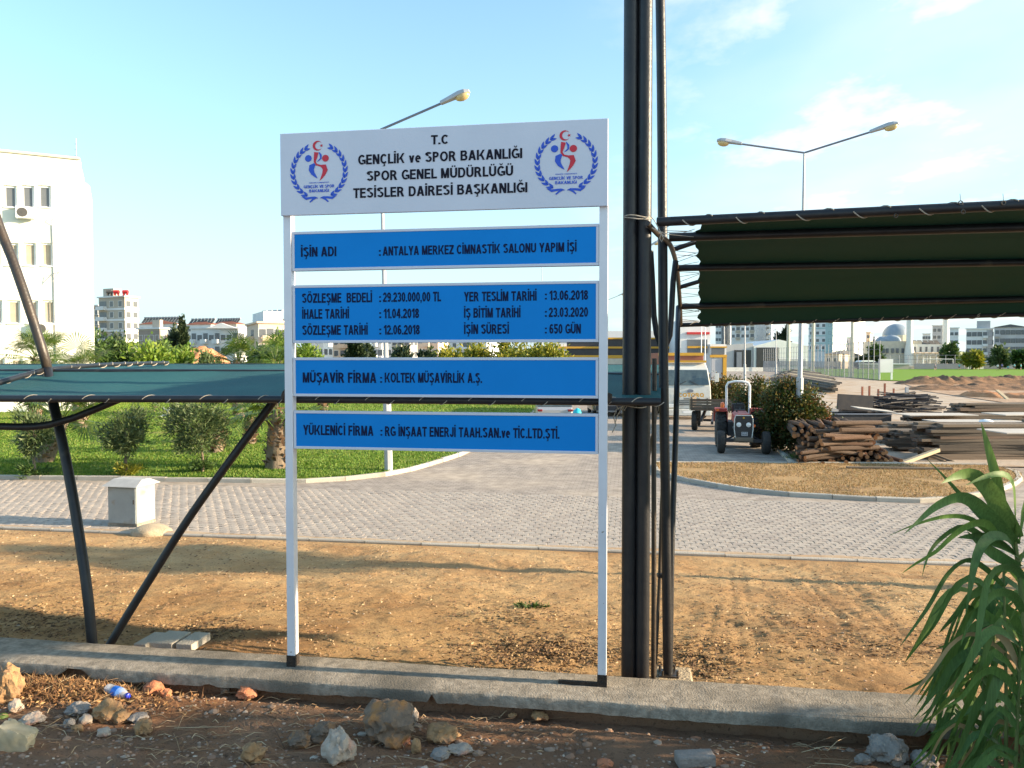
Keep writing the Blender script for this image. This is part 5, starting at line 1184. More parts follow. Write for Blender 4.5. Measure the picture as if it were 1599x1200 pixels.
# ---------------------------------------------------------------- far buildings
WM = {k: win_mesh(1.5, 1.6, *v) for k, v in {'w': ('frame_white', 'glass'), 'd': ('frame_dark', 'glass'), 'b': ('frame_white', 'blind')}.items()}
def balcony_mesh():
    mb = MB(); mb.box((0, -.55, .06), (3.2, 1.1, .14)); mb.box((0, -1.06, .55), (3.2, .06, .85)); mb.box((-1.57, -.55, .55), (.06, 1.0, .85)); mb.box((1.57, -.55, .55), (.06, 1.0, .85)); mb.box((0, .02, 1.3), (2.6, .06, 2.1), mi=1)
    return mb
BM_ = {k: share(balcony_mesh(), 'balcony', [M[k], M['glass']]) for k in ('wall_white', 'wall_beige', 'wall_peach', 'wall_grey', 'wall_green')}
def building(label, px0, pxm, px1, top, d, floors, nl, nr, m, rot=-30, roof=None, bal=(), balm='wall_white', bands=None, heaters=0, cat='apartment building', m2=None, wk='w', name='apartment_building', fh=3.0, wsc=1.0, penthouse=None):
    M0 = P(pxm, 560, d); M0.z = 0; al = math.radians(-rot)
    dl = Vector((-math.cos(al), math.sin(al), 0)); dr = Vector((math.sin(al), math.cos(al), 0))
    def ln(px, dv):
        k = (px - CX) / FPX; den = dv.x - k * dv.y; return max(.5, (k * M0.y - M0.x) / den) if abs(den) > 1e-3 else 10
    Ll, Lr = min(ln(px0, dl), 70), min(ln(px1, dr), 70); H = P(pxm, top, d).z; t = thing(name, label, cat, M0)
    pts = [Vector((0, 0, 0)), dr * Lr, dr * Lr + dl * Ll, dl * Ll]
    mb = MB(); mb.prism([(p.x, p.y) for p in pts], -.5, H); o = mb.build('wall', M[m], t, local=True)
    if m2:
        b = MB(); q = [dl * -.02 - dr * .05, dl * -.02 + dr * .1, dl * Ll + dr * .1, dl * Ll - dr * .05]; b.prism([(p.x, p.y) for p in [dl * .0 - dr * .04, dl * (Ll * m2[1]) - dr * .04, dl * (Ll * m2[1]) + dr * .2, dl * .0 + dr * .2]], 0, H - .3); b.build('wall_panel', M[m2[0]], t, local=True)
    for k, side in ((0, (dl, dr, Ll, nl, math.atan2(-dl.y, -dl.x))), (1, (dr, dl, Lr, nr, math.atan2(dr.y, dr.x)))):
        dv, inn, L, n, a = side
        if not n: continue
        for f in range(floors):
            z = (H - .4) - fh * (floors - f) + .75
            if z < -1: continue
            for c in range(n):
                p = dv * (L * (c + .5) / n) - inn * .04; p = Vector((p.x, p.y, z))
                if k == 0 and c in bal: place(BM_[balm], 'balcony', t, p - Vector((0, 0, .75)), (0, 0, a), (min(1.2, L / n / 3.4),) * 1 + (1, 1))
                elif k == 1 and (c + 100) in bal: place(BM_[balm], 'balcony', t, p - Vector((0, 0, .75)), (0, 0, a))
                else: place(WM[wk], 'window', t, p, (0, 0, a), (wsc, 1, wsc))
    if bands:
        for f in range(floors):
            z = (H - .4) - fh * (floors - f); b = MB(); e = .10
            q = [-dl * e - dr * e, dr * (Lr + e) - dl * e, dr * (Lr + e) + dl * (Ll + e), dl * (Ll + e) - dr * e]; b.prism([(p.x, p.y) for p in q], z - .1, z + .45); b.build('floor_band', M[bands], t, local=True)
    q = [(-dl - dr) * .35, dr * (Lr + .35) - dl * .35, dr * (Lr + .35) + dl * (Ll + .35), dl * (Ll + .35) - dr * .35]
    b = MB()
    if roof == 'tile' or roof == 'dark':
        cc = (dr * Lr + dl * Ll) / 2; b.add([(p.x * 1.03, p.y * 1.03, H) for p in q] + [(cc.x, cc.y, H + min(Ll, Lr) * .16 + 1)], [(0, 1, 4), (1, 2, 4), (2, 3, 4), (3, 0, 4), (3, 2, 1, 0)]); b.build('roof', M['roof_tile' if roof == 'tile' else 'roof_dark'], t, local=True)
    else: b.prism([(p.x, p.y) for p in q], H, H + .35); b.build('roof', M['wall_white' if m != 'wall_peach' else 'wall_peach'], t, local=True)
    if penthouse:
        f0, f1, hh, pm_ = penthouse; b = MB(); s0, s1 = dl * Ll * f0, dl * Ll * f1; b.prism([((x).x, (x).y) for x in (s0 + dr, s1 + dr, s1 + dr * (Lr * .8), s0 + dr * (Lr * .8))], H + .3, H + hh); b.build('roof_house', M[pm_], t, local=True)
    for i in range(heaters):
        f = (i + .5) / heaters; p = dl * (Ll * f) + dr * 1.0 + Vector((0, 0, H + .4)); b = MB(); a = math.atan2(-dl.y, -dl.x); R3 = Matrix.Rotation(a, 3, 'Z')
        V = lambda x, y, z: p + R3 @ Vector((x, y, z)); w = min(1.6, Ll / heaters * .78) / 2
        b.add([V(-w, 0, .2), V(w, 0, .2), V(w, 1.5, 1.7), V(-w, 1.5, 1.7), V(-w, .1, .1), V(w, .1, .1), V(w, 1.6, 1.6), V(-w, 1.6, 1.6)], [(0, 1, 2, 3), (7, 6, 5, 4), (0, 4, 5, 1), (3, 2, 6, 7), (0, 3, 7, 4), (1, 5, 6, 2)], 0)
        b.tube([V(-w, 1.7, 2.0), V(w, 1.7, 2.0)], .32, 8, 1); b.beam(V(0, 1.7, 0), V(0, 1.7, 1.7), .1, .1, 1)
        b.build('solar_water_heater', [M['roof_dark'], M['galv']], t, local=True)
    return t
building('seven storey beige and white apartment tower with red roof tanks behind the lawn', 156, 196, 218, 464, 205, 7, 3, 2, 'wall_beige', -25, bal=(2,), bands='wall_white', fh=2.9, penthouse=(.55, .95, 2.6, 'wall_beige'))
for i, (px, m_, lab) in enumerate(((176, 'roof_dark', 'dark water tank on the beige apartment tower roof'), (187, 'red_paint', 'left of two red water tanks on the apartment tower roof'), (201, 'red_paint', 'right of two red water tanks on the apartment tower roof'))):
    p = P(px - 5, 460, 203); p.z = P(px, 464, 203).z + .4; mb = MB(); mb.tube([p + Vector((-.65, 0, .9)), p + Vector((.65, 0, .9))], .5, 12); mb.box(p + Vector((-.45, 0, .2)), (.1, 1, .5)); mb.box(p + Vector((.45, 0, .2)), (.1, 1, .5)); tag(mb.build('water_tank', M[m_]), lab, 'water tank', 'tanks on the tower roof')
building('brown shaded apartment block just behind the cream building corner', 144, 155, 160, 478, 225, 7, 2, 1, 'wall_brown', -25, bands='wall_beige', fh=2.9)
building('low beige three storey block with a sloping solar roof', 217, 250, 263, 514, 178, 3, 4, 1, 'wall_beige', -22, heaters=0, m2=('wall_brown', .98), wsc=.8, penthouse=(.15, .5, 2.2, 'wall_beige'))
building('wide block behind with a long row of solar water heaters', 218, 278, 286, 506, 262, 5, 6, 1, 'wall_white', -15, heaters=13, roof='tile')
building('pale block with red roof and small heaters behind the white flats', 292, 330, 345, 507, 300, 4, 4, 2, 'wall_white', -20, roof='tile', heaters=7)
building('red roofed flats right of the pale red roofed block', 334, 370, 384, 506, 320, 4, 4, 2, 'wall_peach', -20, roof='tile', heaters=9)
t_ = building('white four storey apartments with gabled middle and rows of balconies', 299, 372, 391, 513, 172, 4, 8, 2, 'wall_white', -14, bal=(0, 3, 5, 7, 100), m2=None, wk='d', wsc=.75)
gb = MB(); g0 = P(345, 500, 170.5); gb.extr([(g0.x - 3.4, g0.y, P(345, 513, 170.5).z), (g0.x + 3.4, g0.y, P(345, 513, 170.5).z), (g0.x, g0.y, P(345, 504.5, 170.5).z)], (0, 1.2, 0)); gb.build('gable', M['wall_white'], t_)
building('peach and white apartments with stacked balconies left of the sign', 386, 404, 452, 505, 150, 4, 1, 4, 'wall_peach', -62, bal=(0, 101), balm='wall_peach', penthouse=(.0, .9, 2.4, 'wall_white'), roof=None)
building('roof storey block with dark roof behind the peach apartments', 398, 430, 448, 500, 190, 4, 2, 1, 'wall_white', -30, roof='dark', heaters=4)
for px0, pxm, px1, top, d, m, lab in ((478, 505, 520, 500, 190, 'wall_white', 'white apartments seen just right of the left sign post'), (520, 552, 566, 505, 200, 'wall_peach', 'pale peach flats behind the conifers in the sign gap'), (582, 596, 612, 500, 185, 'wall_white', 'white flats around the lamp post in the sign gap'), (612, 640, 652, 505, 195, 'wall_beige', 'beige flats right of the lamp post in the sign gap'), (652, 684, 700, 500, 185, 'wall_peach', 'peach flats with dark balconies left of the yellow trees'), (700, 760, 790, 515, 240, 'wall_white', 'long white flats hidden behind the yellow trees')):
    building(lab, px0, pxm, px1, top, d, 6, 3, 2, m, -25, bal=(1,), balm=m if m in BM_ else 'wall_white')
# right horizon
building('white tower block behind the warehouse, left half', 1117, 1126, 1142, 440, 345, 9, 2, 3, 'wall_white', -20, wsc=.9)
building('tall white tower block with beige balcony stacks behind the warehouse', 1141, 1178, 1206, 430, 330, 9, 5, 4, 'wall_white', -25, bal=(0, 3, 102), balm='wall_beige', wsc=.9)
building('pale green and white round fronted tower right of the lamp pole', 1262, 1300, 1350, 430, 320, 10, 4, 6, 'wall_white', -35, bands='wall_green', wk='d', wsc=.75, m2=('wall_green', .3), fh=3.1)
building('low house with dark roof in front of the green tower', 1288, 1310, 1342, 553, 262, 2, 2, 3, 'wall_beige', -30, roof='dark', name='house', cat='house', wsc=.8)
building('cream flats just left of the mosque dome', 1352, 1358, 1362, 520, 340, 5, 1, 1, 'wall_peach', -30, bal=(0,), balm='wall_peach')
building('distant white flats between the tower and the mosque', 1360, 1366, 1372, 527, 420, 3, 1, 1, 'wall_white', -30)
building('grey white flats directly behind the right minaret', 1455, 1476, 1483, 509, 330, 6, 3, 1, 'wall_grey', -25, roof=None)
building('white four storey flats with red roof edge right of the minarets', 1482, 1496, 1517, 513, 285, 5, 2, 3, 'wall_white', -30, wsc=.8)
building('white and grey flats with a roof terrace behind the goal', 1508, 1550, 1566, 514, 280, 5, 5, 2, 'wall_white', -22, bal=(1,), m2=('wall_grey', .25), wk='d', penthouse=(.1, .6, 3.0, 'wall_grey'))
building('grey flats with brown window bands and dark roof at the right edge', 1552, 1602, 1680, 511, 275, 5, 6, 4, 'wall_grey', -18, roof='dark', bal=(5,), balm='wall_grey', wk='d')
for px0, pxm, px1, tp, d_, m_, lab in ((1352, 1370, 1378, 533, 420, 'wall_beige', 'far beige roofs left of the mosque'), (1440, 1452, 1458, 522, 400, 'wall_white', 'far white flats between the two minarets'), (270, 300, 312, 516, 330, 'wall_white', 'far white flats behind the tall cypress'), (384, 398, 402, 512, 340, 'wall_beige', 'far beige flats between the gabled and the peach apartments')):
    building(lab, px0, pxm, px1, tp, d_, 4, 3, 1, m_, -22)
building('long low wall block behind the goal', 1344, 1420, 1440, 569.5, 245, 1, 0, 0, 'wall_beige', -3, name='boundary_wall', cat='wall')
# mosque
def mosque():
    d = 300; k = d / FPX; t = thing('mosque', 'stone mosque with grey lead domes and two slim minarets behind the pitch', 'mosque', Vector((P(1400, 560, d).x, d, 0)))
    X = lambda px: P(px, 560, d).x; Z = lambda py, dd=d: P(1400, py, dd).z
    mb = MB(); mb.box(((X(1374) + X(1441)) / 2, d + 8, Z(533) / 2), (X(1441) - X(1374), 16, Z(533)), rz=-.12); mb.build('prayer_hall', M['stone'], t)
    mb = MB(); mb.lathe((X(1417), d + 9, 0), [(5.2, Z(533) - .3), (5.2, Z(523))], 20); mb.build('drum', M['stone'], t)
    def dome(px, zb, r, dd, h=1.0, name='dome'):
        m_ = MB(); m_.lathe((X(px), dd, zb), [(r * math.cos(a), r * h * math.sin(a)) for a in np.linspace(0, PI / 2 - .02, 9)], 20); m_.build(name, M['lead'], t, smooth=True)
    dome(1417, Z(523), 5.2, d + 9, .9); dome(1388, Z(533), 2.9, d + 5, .7); dome(1400, Z(533), 3.4, d + 4, .75)
    for px in (1378, 1384, 1392, 1399, 1407): 
        w_ = MB(); w_.box((X(px + 2), d - .25 + (1408 - px) * .02, Z(548)), (.9, .3, 1.8)); w_.build('window', M['glass'], t)
    for px in (1415.5, 1471.5):
        zb = Z(548); mb = MB(); mb.lathe((X(px), d - 2, 0), [(1.75, -.2), (1.75, Z(551)), (1.15, Z(537)), (1.1, Z(440)), (1.7, Z(438)), (1.7, Z(434)), (.95, Z(434)), (.95, Z(410)), (.1, Z(385))], 12); mb.build('minaret', M['wall_cream'], t, smooth=True)
    mb = MB(); mb.box((X(1449), d + 4, Z(538) / 2), (X(1479) - X(1421), 10, Z(538))); mb.build('courtyard_wall', M['wall_cream'], t)
    for i in range(6):
        px = 1426 + i * 9; w_ = MB(); w_.box((X(px), d - 1.12, Z(546)), (.7, .2, 2.0)); w_.build('window', M['glass'], t)
    for i in range(5):
        px = 1430 + i * 8.5; p = Vector((X(px), d - .4, Z(538))); m_ = MB(); m_.add([p + Vector((-.9, 0, 0)), p + Vector((.9, 0, 0)), p + Vector((.5, 1.6, 1.6)), p + Vector((-1.3, 1.6, 1.6))], [(0, 1, 2, 3)]); m_.build('solar_panel', M['roof_dark'], t)
    for i in range(5):
        px = 1428 + i * 10; m_ = MB(); x = X(px); yy = d - 4
        m_.box((x - 1.1, yy, Z(562)), (.35, .4, Z(553) * .9)); pts = [(x + 1.25 * math.cos(a), yy, Z(556) + 1.25 * math.sin(a)) for a in np.linspace(0, PI, 9)]; m_.tube(pts, .22, 6); m_.build('arch', M['wall_cream'], t)
    m_ = MB(); m_.box((X(1449), d - 3.6, Z(551) - .1), (X(1478) - X(1422), 2.6, .35)); m_.build('portico_roof', M['wall_peach'], t)
mosque()
# black and yellow hall, white hall with red band, warehouse
def clad(name, label, cat, px0, px1, d, parts):
    x0, x1 = P(px0, 560, d).x, P(px1, 560, d).x; t = thing(name, label, cat, Vector(((x0 + x1) / 2, d, 0)))
    for nm, a, b, yt, yb, m, dep, out in parts:
        xa, xb = P(a, 560, d).x, P(b, 560, d).x; zt, zb = P(a, yt, d).z, P(a, yb, d).z; zb = max(zb, -.4)
        mb = MB(); mb.box(((xa + xb) / 2, d + dep / 2 - out, (zt + zb) / 2), (xb - xa, dep, zt - zb)); mb.build(nm, M[m], t)
    return t
hd = 120
clad('sports_hall', 'black clad sports hall with yellow bands behind the sign', 'sports hall', 868, 1075, hd, [('wall', 885, 1075, 529, 600, 'black_clad', 20, 0), ('end_pier', 861, 885, 535, 600, 'wall_white', 12, 0), ('yellow_band', 885, 1075, 527.5, 530, 'yellow_paint', .3, .3), ('yellow_band', 868, 1075, 541.5, 544.5, 'yellow_paint', .3, .3), ('yellow_band', 875, 1075, 555, 560, 'yellow_paint', .3, .3), ('base_wall', 875, 1075, 560, 600, 'stone', .3, .25), ('roof_storey', 930, 1040, 514, 528, 'wall_white', 8, -9)])
clad('club_building', 'white club building with red band, dark windows and yellow stripes behind the truck', 'building', 1060, 1134, 112, [('wall', 1062, 1109, 500, 600, 'wall_white', 14, 0), ('red_band', 1072, 1107, 519, 522.5, 'red_paint', .3, .3), ('window_band', 1073, 1104, 530.5, 540.5, 'glass', .2, .12), ('yellow_band', 1073, 1104, 541, 544, 'yellow_paint', .3, .3), ('window_band', 1073, 1104, 544.5, 552, 'glass', .2, .12),
    ('side_wing', 1106, 1131, 538, 600, 'wall_white', 12, 1), ('yellow_band', 1105.5, 1131.5, 541.5, 543.5, 'yellow_paint', .3, 1.25), ('window_band', 1108, 1128, 544, 554, 'glass', .2, 1.15), ('yellow_band', 1105.5, 1131.5, 554.5, 558.5, 'yellow_paint', .3, 1.25), ('column', 1125.5, 1131, 559, 600, 'yellow_paint', .4, 1.3), ('shutter', 1108, 1124, 560, 600, 'wall_grey', .2, 1.15)])
gd = 250
def warehouse():
    X = lambda px: P(px, 560, gd).x; Z = lambda py: P(1200, py, gd).z
    t = thing('warehouse', 'white gabled warehouse with two big dark openings', 'warehouse', Vector((X(1195), gd, 0)))
    mb = MB(); y = gd
    mb.extr([(X(1177), y, 0), (X(1262), y, 0), (X(1262), y, Z(541)), (X(1216), y, Z(530.5)), (X(1177), y, Z(541))], (0, 30, 0)); mb.build('gable_wall', M['wall_white'], t)
    mb = MB(); mb.extr([(X(1134), y + .5, 0), (X(1176.6), y + .5, 0), (X(1176.6), y + .5, Z(536)), (X(1134), y + .5, Z(539))], (0, 28, 0)); mb.build('side_hall', M['wall_grey'], t)
    for a, b, c in ((1147, 1173, 547), (1181, 1215, 543)):
        mb = MB(); mb.box(((X(a) + X(b)) / 2, y + (.35 if a < 1175 else -.1), Z(c) / 2), (X(b) - X(a), .4, Z(c))); mb.build('doorway', M['black_clad'], t)
    mb = MB(); mb.box(((X(1150) + X(1158)) / 2, y - .05, Z(550) / 2), (X(1158) - X(1150), .3, Z(550))); mb.build('sliding_door', M['galv_dark'], t)
    mb = MB(); mb.box(((X(1216) + X(1258)) / 2, y - .1, Z(566)), (X(1258) - X(1216), .3, 2.2)); mb.build('wall_panel', M['wall_grey'], t)
warehouse()
def lowwall(label, px0, px1, d0, d1, h, m, th=.25):
    a, b = P(px0, 560, d0), P(px1, 560, d1); a.z = b.z = 0; mb = MB(); mb.beam(a + Vector((0, 0, h / 2)), b + Vector((0, 0, h / 2)), th, h); o = mb.build('boundary_wall', M[m]); tag(o, label, 'wall')
lowwall('low cream boundary wall in front of the warehouse', 1132, 1222, 205, 205, 1.1, 'wall_cream')
lowwall('low pale wall along the far side of the football pitch', 1344, 1700, 252, 252, 1.0, 'stone')
# orange earth heap
def heap(name, label, px0, px1, ty, d, m, depth, cat='earth heap', zb=0, rough_=.12, seed=0, n=70):
    a, b = P(px0, 560, d).x, P(px1, 560, d).x; zt = P(400, ty, d).z; cx, rx = (a + b) / 2, (b - a) / 2; vs = []; mb = MB()
    for j in range(n // 2 + 1):
        for i in range(n + 1):
            x, y = -1 + 2 * i / n, -1 + 4 * j / n
            r = math.hypot(x, y); h = max(0, 1 - r ** 3.2) * (.80 + .18 * fbm(x + seed, y, 1.7, seed) + rough_ * .6 * fbm(x + seed, y, 7, 1)); vs.append((cx + x * rx, d + y * depth, zb + h * (zt - zb) - .05))
    fs = [(j * (n + 1) + i, j * (n + 1) + i + 1, (j + 1) * (n + 1) + i + 1, (j + 1) * (n + 1) + i) for j in range(n // 2) for i in range(n)]
    mb.add(vs, fs); o = mb.build(name, M[m], smooth=True); return tag(o, label, cat)
heap('earth_heap', 'long orange excavated earth heap in front of the white flats', 226, 374, 536, 120, 'red_earth', 10, seed=3)
heap('earth_heap', 'smaller orange earth heap below the low beige block', 196, 262, 541, 112, 'red_earth', 7, seed=9)
heap('earth_heap', 'flat rim of orange earth in front of the two heaps', 200, 385, 553, 100, 'red_earth', 8, seed=5)
# ---------------------------------------------------------------- football pitch, fence, goal, players
pit = [tuple(G(1186, 578.0))[:2], tuple(G(1374, 595.5))[:2], tuple(G(1425, 597))[:2], tuple(G(1640, 594))[:2], tuple(G(1900, 592))[:2], tuple(G(1800, 577.2))[:2], tuple(G(1186, 577.0))[:2]]
sheet('football_pitch', pit, .14, M['pitch'])
def fence():
    a, b = G(1192, 580.5), G(1373, 595.2); n = 36; t = thing('pitch_fence', 'tall wire mesh fence on dark posts along the football pitch', 'fence', a)
    pb = MB(); pb.tube([(0, 0, 0), (0, 0, 6.0)], .06, 6); me = share(pb, 'post', [M['galv_dark']])
    for i in range(n + 1):
        f = i / n; place(me, 'post', t, (b - a) * f)
    mb = MB()
    for z in (.2, 1.0, 1.9, 2.8, 3.7, 4.7, 5.9): mb.tube([a + Vector((0, 0, z)), b + Vector((0, 0, z))], .02, 4)
    m2_ = MB(); N = 260
    for i in range(N):
        p = a.lerp(b, (i + .5) / N); m2_.beam(p, p + Vector((0, 0, 2.8)), .045, .03)
    mb.build('wire', M['galv_dark'], t); tag(m2_.build('wire_bars', M['galv_dark'], t), kind='stuff')
fence()
def far_fence():
    t = thing('back_fence', 'high wire fence behind the goal at the far side of the pitch', 'fence', Vector((P(1375, 560, 250).x, 250, 0))); x0, x1 = P(1375, 560, 250).x, P(1680, 560, 250).x
    pb = MB(); pb.tube([(0, 0, 0), (0, 0, 4.6)], .09, 6); me = share(pb, 'post', [M['galv_dark']])
    for i in range(22): place(me, 'post', t, Vector((x0 + (x1 - x0) * i / 21, 250, 0)) - t.location)
    mb = MB()
    for z in (1.6, 3.2, 4.6): mb.tube([(x0, 250, z), (x1, 250, z)], .05, 4)
    mb.build('wire', M['galv_dark'], t)
    b = MB(); xa, xb = P(1428, 560, 249).x, P(1506, 560, 249).x; b.box(((xa + xb) / 2, 249, .95), (xb - xa, .1, 1.8)); b.build('windscreen', M['galv_dark'], t)
    b = MB(); xa, xb = P(1512, 560, 249).x, P(1536, 560, 249).x; b.box(((xa + xb) / 2, 249, .85), (xb - xa, .1, 1.7)); b.build('banner', M['wall_white'], t)
    b = MB(); xa, xb = P(1536, 560, 249).x, P(1680, 560, 249).x; b.box(((xa + xb) / 2, 249, .85), (xb - xa, .1, 1.4)); b.build('windscreen', M['galv_dark'], t)
far_fence()
def goal(px0, px1, py, lab, hh=2.44):
    a, b = G(px0, py, .14), G(px1, py, .14); t = thing('football_goal', lab, 'goal', (a + b) / 2, 0, 'football goals')
    h = P(px0, 561, a.y).z if hh is None else hh; r = .09
    for p in (a, b): MB().tube([p, p + Vector((0, 0, h))], r, 8).build('goal_post', M['frame_white'], t)
    MB().tube([a + Vector((0, 0, h)), b + Vector((0, 0, h))], r, 8).build('crossbar', M['frame_white'], t)
    n_ = MB()
    for i in range(15):
        p = a.lerp(b, i / 14); n_.tube([p + Vector((0, .1, h)), p + Vector((0, 1.8, 0))], .015, 3)
    for j in range(5):
        n_.tube([a + Vector((0, .1 + 1.7 * j / 5, h * (1 - j / 5))), b + Vector((0, .1 + 1.7 * j / 5, h * (1 - j / 5)))], .015, 3)
    n_.build('net', M['wall_grey'], t)
goal(1441, 1488, 576.5, 'white football goal standing in front of the blue grey screen', 3.2)
skins = {}
def cmat(n, c):
    if n not in M: M[n] = mat(n, c, rough=.8)
    return M[n]
M['skin'] = mat('skin', (.45, .27, .18), rough=.6)
def person(px, py, shirt, shorts, lab, run=0, face=0, group='players on the football pitch', h=1.75):
    b = G(px, py, .14); t = thing('person', lab, 'person', b, face, group); s = h / 1.75
    sk = bpy.data.meshes.new('body'); J = {}; V = []; E = []; R = []
    def j(n, p, r, par=None):
        J[n] = len(V); V.append(Vector(p) * s); R.append(r * s)
        if par: E.append((J[par], J[n]))
    st = .28 if run else .04
    j('pel', (0, 0, .95), .13); j('wai', (0, 0, 1.12), .12, 'pel'); j('che', (0, 0, 1.33), .15, 'wai'); j('nec', (0, 0, 1.50), .055, 'che'); j('hed', (0, 0, 1.60), .085, 'nec'); j('top', (0, 0, 1.70), .08, 'hed')
    for sx, nm in ((-1, 'l'), (1, 'r')):
        j('sh' + nm, (sx * .17, 0, 1.40), .06, 'che'); j('el' + nm, (sx * .26, sx * .05, 1.15), .045, 'sh' + nm); j('ha' + nm, (sx * .24, -.10 * sx if run else -.05, .95), .035, 'el' + nm)
        j('hi' + nm, (sx * .09, 0, .86), .09, 'pel'); j('kn' + nm, (sx * .11 + (sx * st * .3), -.08 * run * sx, .48), .06, 'hi' + nm); j('an' + nm, (sx * .11 + sx * st * .5, .12 * run * sx, .08), .04, 'kn' + nm); j('to' + nm, (sx * .11 + sx * st * .5, .12 * run * sx - .12, .04), .035, 'an' + nm)
    sk.from_pydata(V, E, []); o = bpy.data.objects.new('body', sk); col.objects.link(o); o.parent = t
    m_ = o.modifiers.new('s', 'SKIN'); 
    for i, v in enumerate(sk.skin_vertices[0].data): v.radius = (R[i], R[i]); v.use_root = (i == 0)
    dg = bpy.context.evaluated_depsgraph_get(); me = bpy.data.meshes.new_from_object(o.evaluated_get(dg)); o.modifiers.clear(); o.data = me
    for m in (M['skin'], cmat(*shirt), cmat(*shorts), M['plastic_black']): me.materials.append(m)
    for p in me.polygons:
        z = p.center.z / s; x = abs(p.center.x) / s; p.material_index = 3 if z > 1.66 or z < .10 else 1 if (1.0 < z < 1.49 and (x < .2 or z > 1.2)) else 2 if (.55 < z <= 1.0 and x < .2) else 0
PLY = [(1460.5, 578.5, ('shirt_navy', (.05, .07, .15)), 'dark shirted player at the left of the goal mouth', 1), (1473, 575.5, ('shirt_lime', (.35, .75, .03)), 'goalkeeper in bright lime green', 0), (1479, 575.8, ('shirt_grey', (.35, .37, .4)), 'player in grey right beside the goalkeeper', 0), (1493.5, 576.2, ('shirt_red', (.55, .03, .06)), 'player in a red shirt just right of the goal', 0), (1498, 578.2, ('shirt_cyan', (.10, .45, .50)), 'player in light blue next to the one in red', 1),
    (1529, 577.5, ('shirt_cyan2', (.08, .50, .52)), 'tall player in turquoise in front of the white banner', 1), (1540, 576.2, ('shirt_green', (.02, .38, .12)), 'player in a green shirt', 0), (1558, 579, ('shirt_white', (.7, .7, .7)), 'player in white shirt and black shorts', 1), (1564.5, 577.6, ('shirt_blue', (.04, .08, .35)), 'player in dark blue beside the one in white', 1), (1584, 577.8, ('shirt_cyan3', (.12, .42, .48)), 'player in pale turquoise second from the right edge', 0), (1594, 578.2, ('shirt_cyan4', (.08, .45, .45)), 'player in turquoise nearest the right edge', 0), (1574, 578.6, ('shirt_cyan5', (.10, .5, .62)), 'small player in sky blue bending beside the ball area', 1)]
for px, py, sh, lab, run in PLY: person(px, py, sh, ('shorts_dark', (.03, .03, .05)), lab, run, random.uniform(-.8, .8), h=1.3 if 'small' in lab else 1.85)
# notice board at the fence end
b = G(1384, 594.5); nbd = thing('notice_board', 'white notice board with round clock mark on white posts at the fence end', 'notice board', b)
k = b.y / FPX; z0, z1 = P(1384, 582, b.y).z, P(1384, 561, b.y).z; MB().box((b.x, b.y, (z0 + z1) / 2), (20 * k, .12, z1 - z0)).build('board', M['wall_white'], nbd)
for px in (1374, 1393): MB().box((P(px, 580, b.y).x, b.y + .15, z1 / 2), (.22, .22, z1)).build('board_post', M['frame_white'], nbd)
# ---------------------------------------------------------------- street lamps
SL = 'tall grey street lamps'
def lamp(lab, bx, by, ax, ay, arms, r=.075, z0=0, d=None):
    b = G(bx, by, z0) if d is None else Vector((P(bx, 560, d).x, d, 0)); top = P(ax, ay, b.y); t = thing('street_lamp', lab, 'street lamp', b, 0, SL)
    top = Vector((b.x + (top.x - b.x) * .0 + (top.x - b.x), b.y, top.z)); mb = MB(); H = top - b
    mb.tube([b - Vector((0, 0, .1)), b + H * .25, b + H * .25 + Vector((0, 0, .02)), b + H * .6, top], [r * 1.55, r * 1.45, r, r * .75, r * .45], 8); mb.build('pole', M['galv'], t, smooth=True)
    for (hx, hy, dy) in arms:
        e = P(hx, hy, b.y + dy); e = Vector((e.x, b.y + dy, e.z)); am = MB().tube([top, e], .032, 6).build('arm', M['galv_dark'], t)
        dd = (e - top).normalized(); hb = MB(); s = dd.cross(Vector((0, 0, 1))).normalized(); u = s.cross(dd)
        vs = []; prof = [(-.05, .07, .06), (.30, .10, .09), (.50, .14, .10), (.66, .13, .085), (.78, .07, .04)]
        for q, w, hgt in prof: vs += [e + dd * q + s * w, e + dd * q + s * w * .7 + u * hgt, e + dd * q - s * w * .7 + u * hgt, e + dd * q - s * w, e + dd * q - s * w * .9 - u * .03, e + dd * q + s * w * .9 - u * .03]
        fs = [(i * 6 + j, i * 6 + (j + 1) % 6, (i + 1) * 6 + (j + 1) % 6, (i + 1) * 6 + j) for i in range(4) for j in range(6)] + [(5, 4, 3, 2, 1, 0), (24, 25, 26, 27, 28, 29)]
        hb.add(vs, fs); h_ = hb.build('lamp_head', M['galv'], t, bevel=.01)
        gb_ = MB(); q = ICO[2]; cc = e + dd * .56 - u * .05; gb_.add([cc + dd * v.x * .20 + s * v.y * .13 + u * v.z * .12 for v in q[0]], q[1]); gb_.build('lamp_glass', M['lamp_glass'], h_, smooth=True)
lamp('street lamp with one arm rising behind the white sign header', 607, 735, 594, 203, [(691, 161, -.4)], z0=LZ)
lamp('double armed street lamp above the dark canopy at the right', 1247, 706, 1256, 239, [(1156, 225, .5), (1361, 206, -1.2)], .085, z0=.06)
lamp('far street lamp in the gap between sign and black pipes', 941, 0, 941, 472, [(966, 462, 0), (918, 466, .5)], .07, d=88)
lamp('distant thin street lamp behind the second blue panel', 847, 0, 846, 405, [(880, 398, 0)], .06, d=74)
lamp('street lamp hidden by the black pipes, its head peeking out on their right', 1001, 0, 1001, 393, [(1013, 386, 0)], .07, d=47)
lamp('street lamp pole between the truck and the tractor roll bar', 1163, 612, 1163, 440, [(1190, 432, 0), (1138, 436, .5)], .085)
lamp('thin street lamp in front of the club building', 1131, 590, 1131, 480, [(1148, 475, 0)], .13)
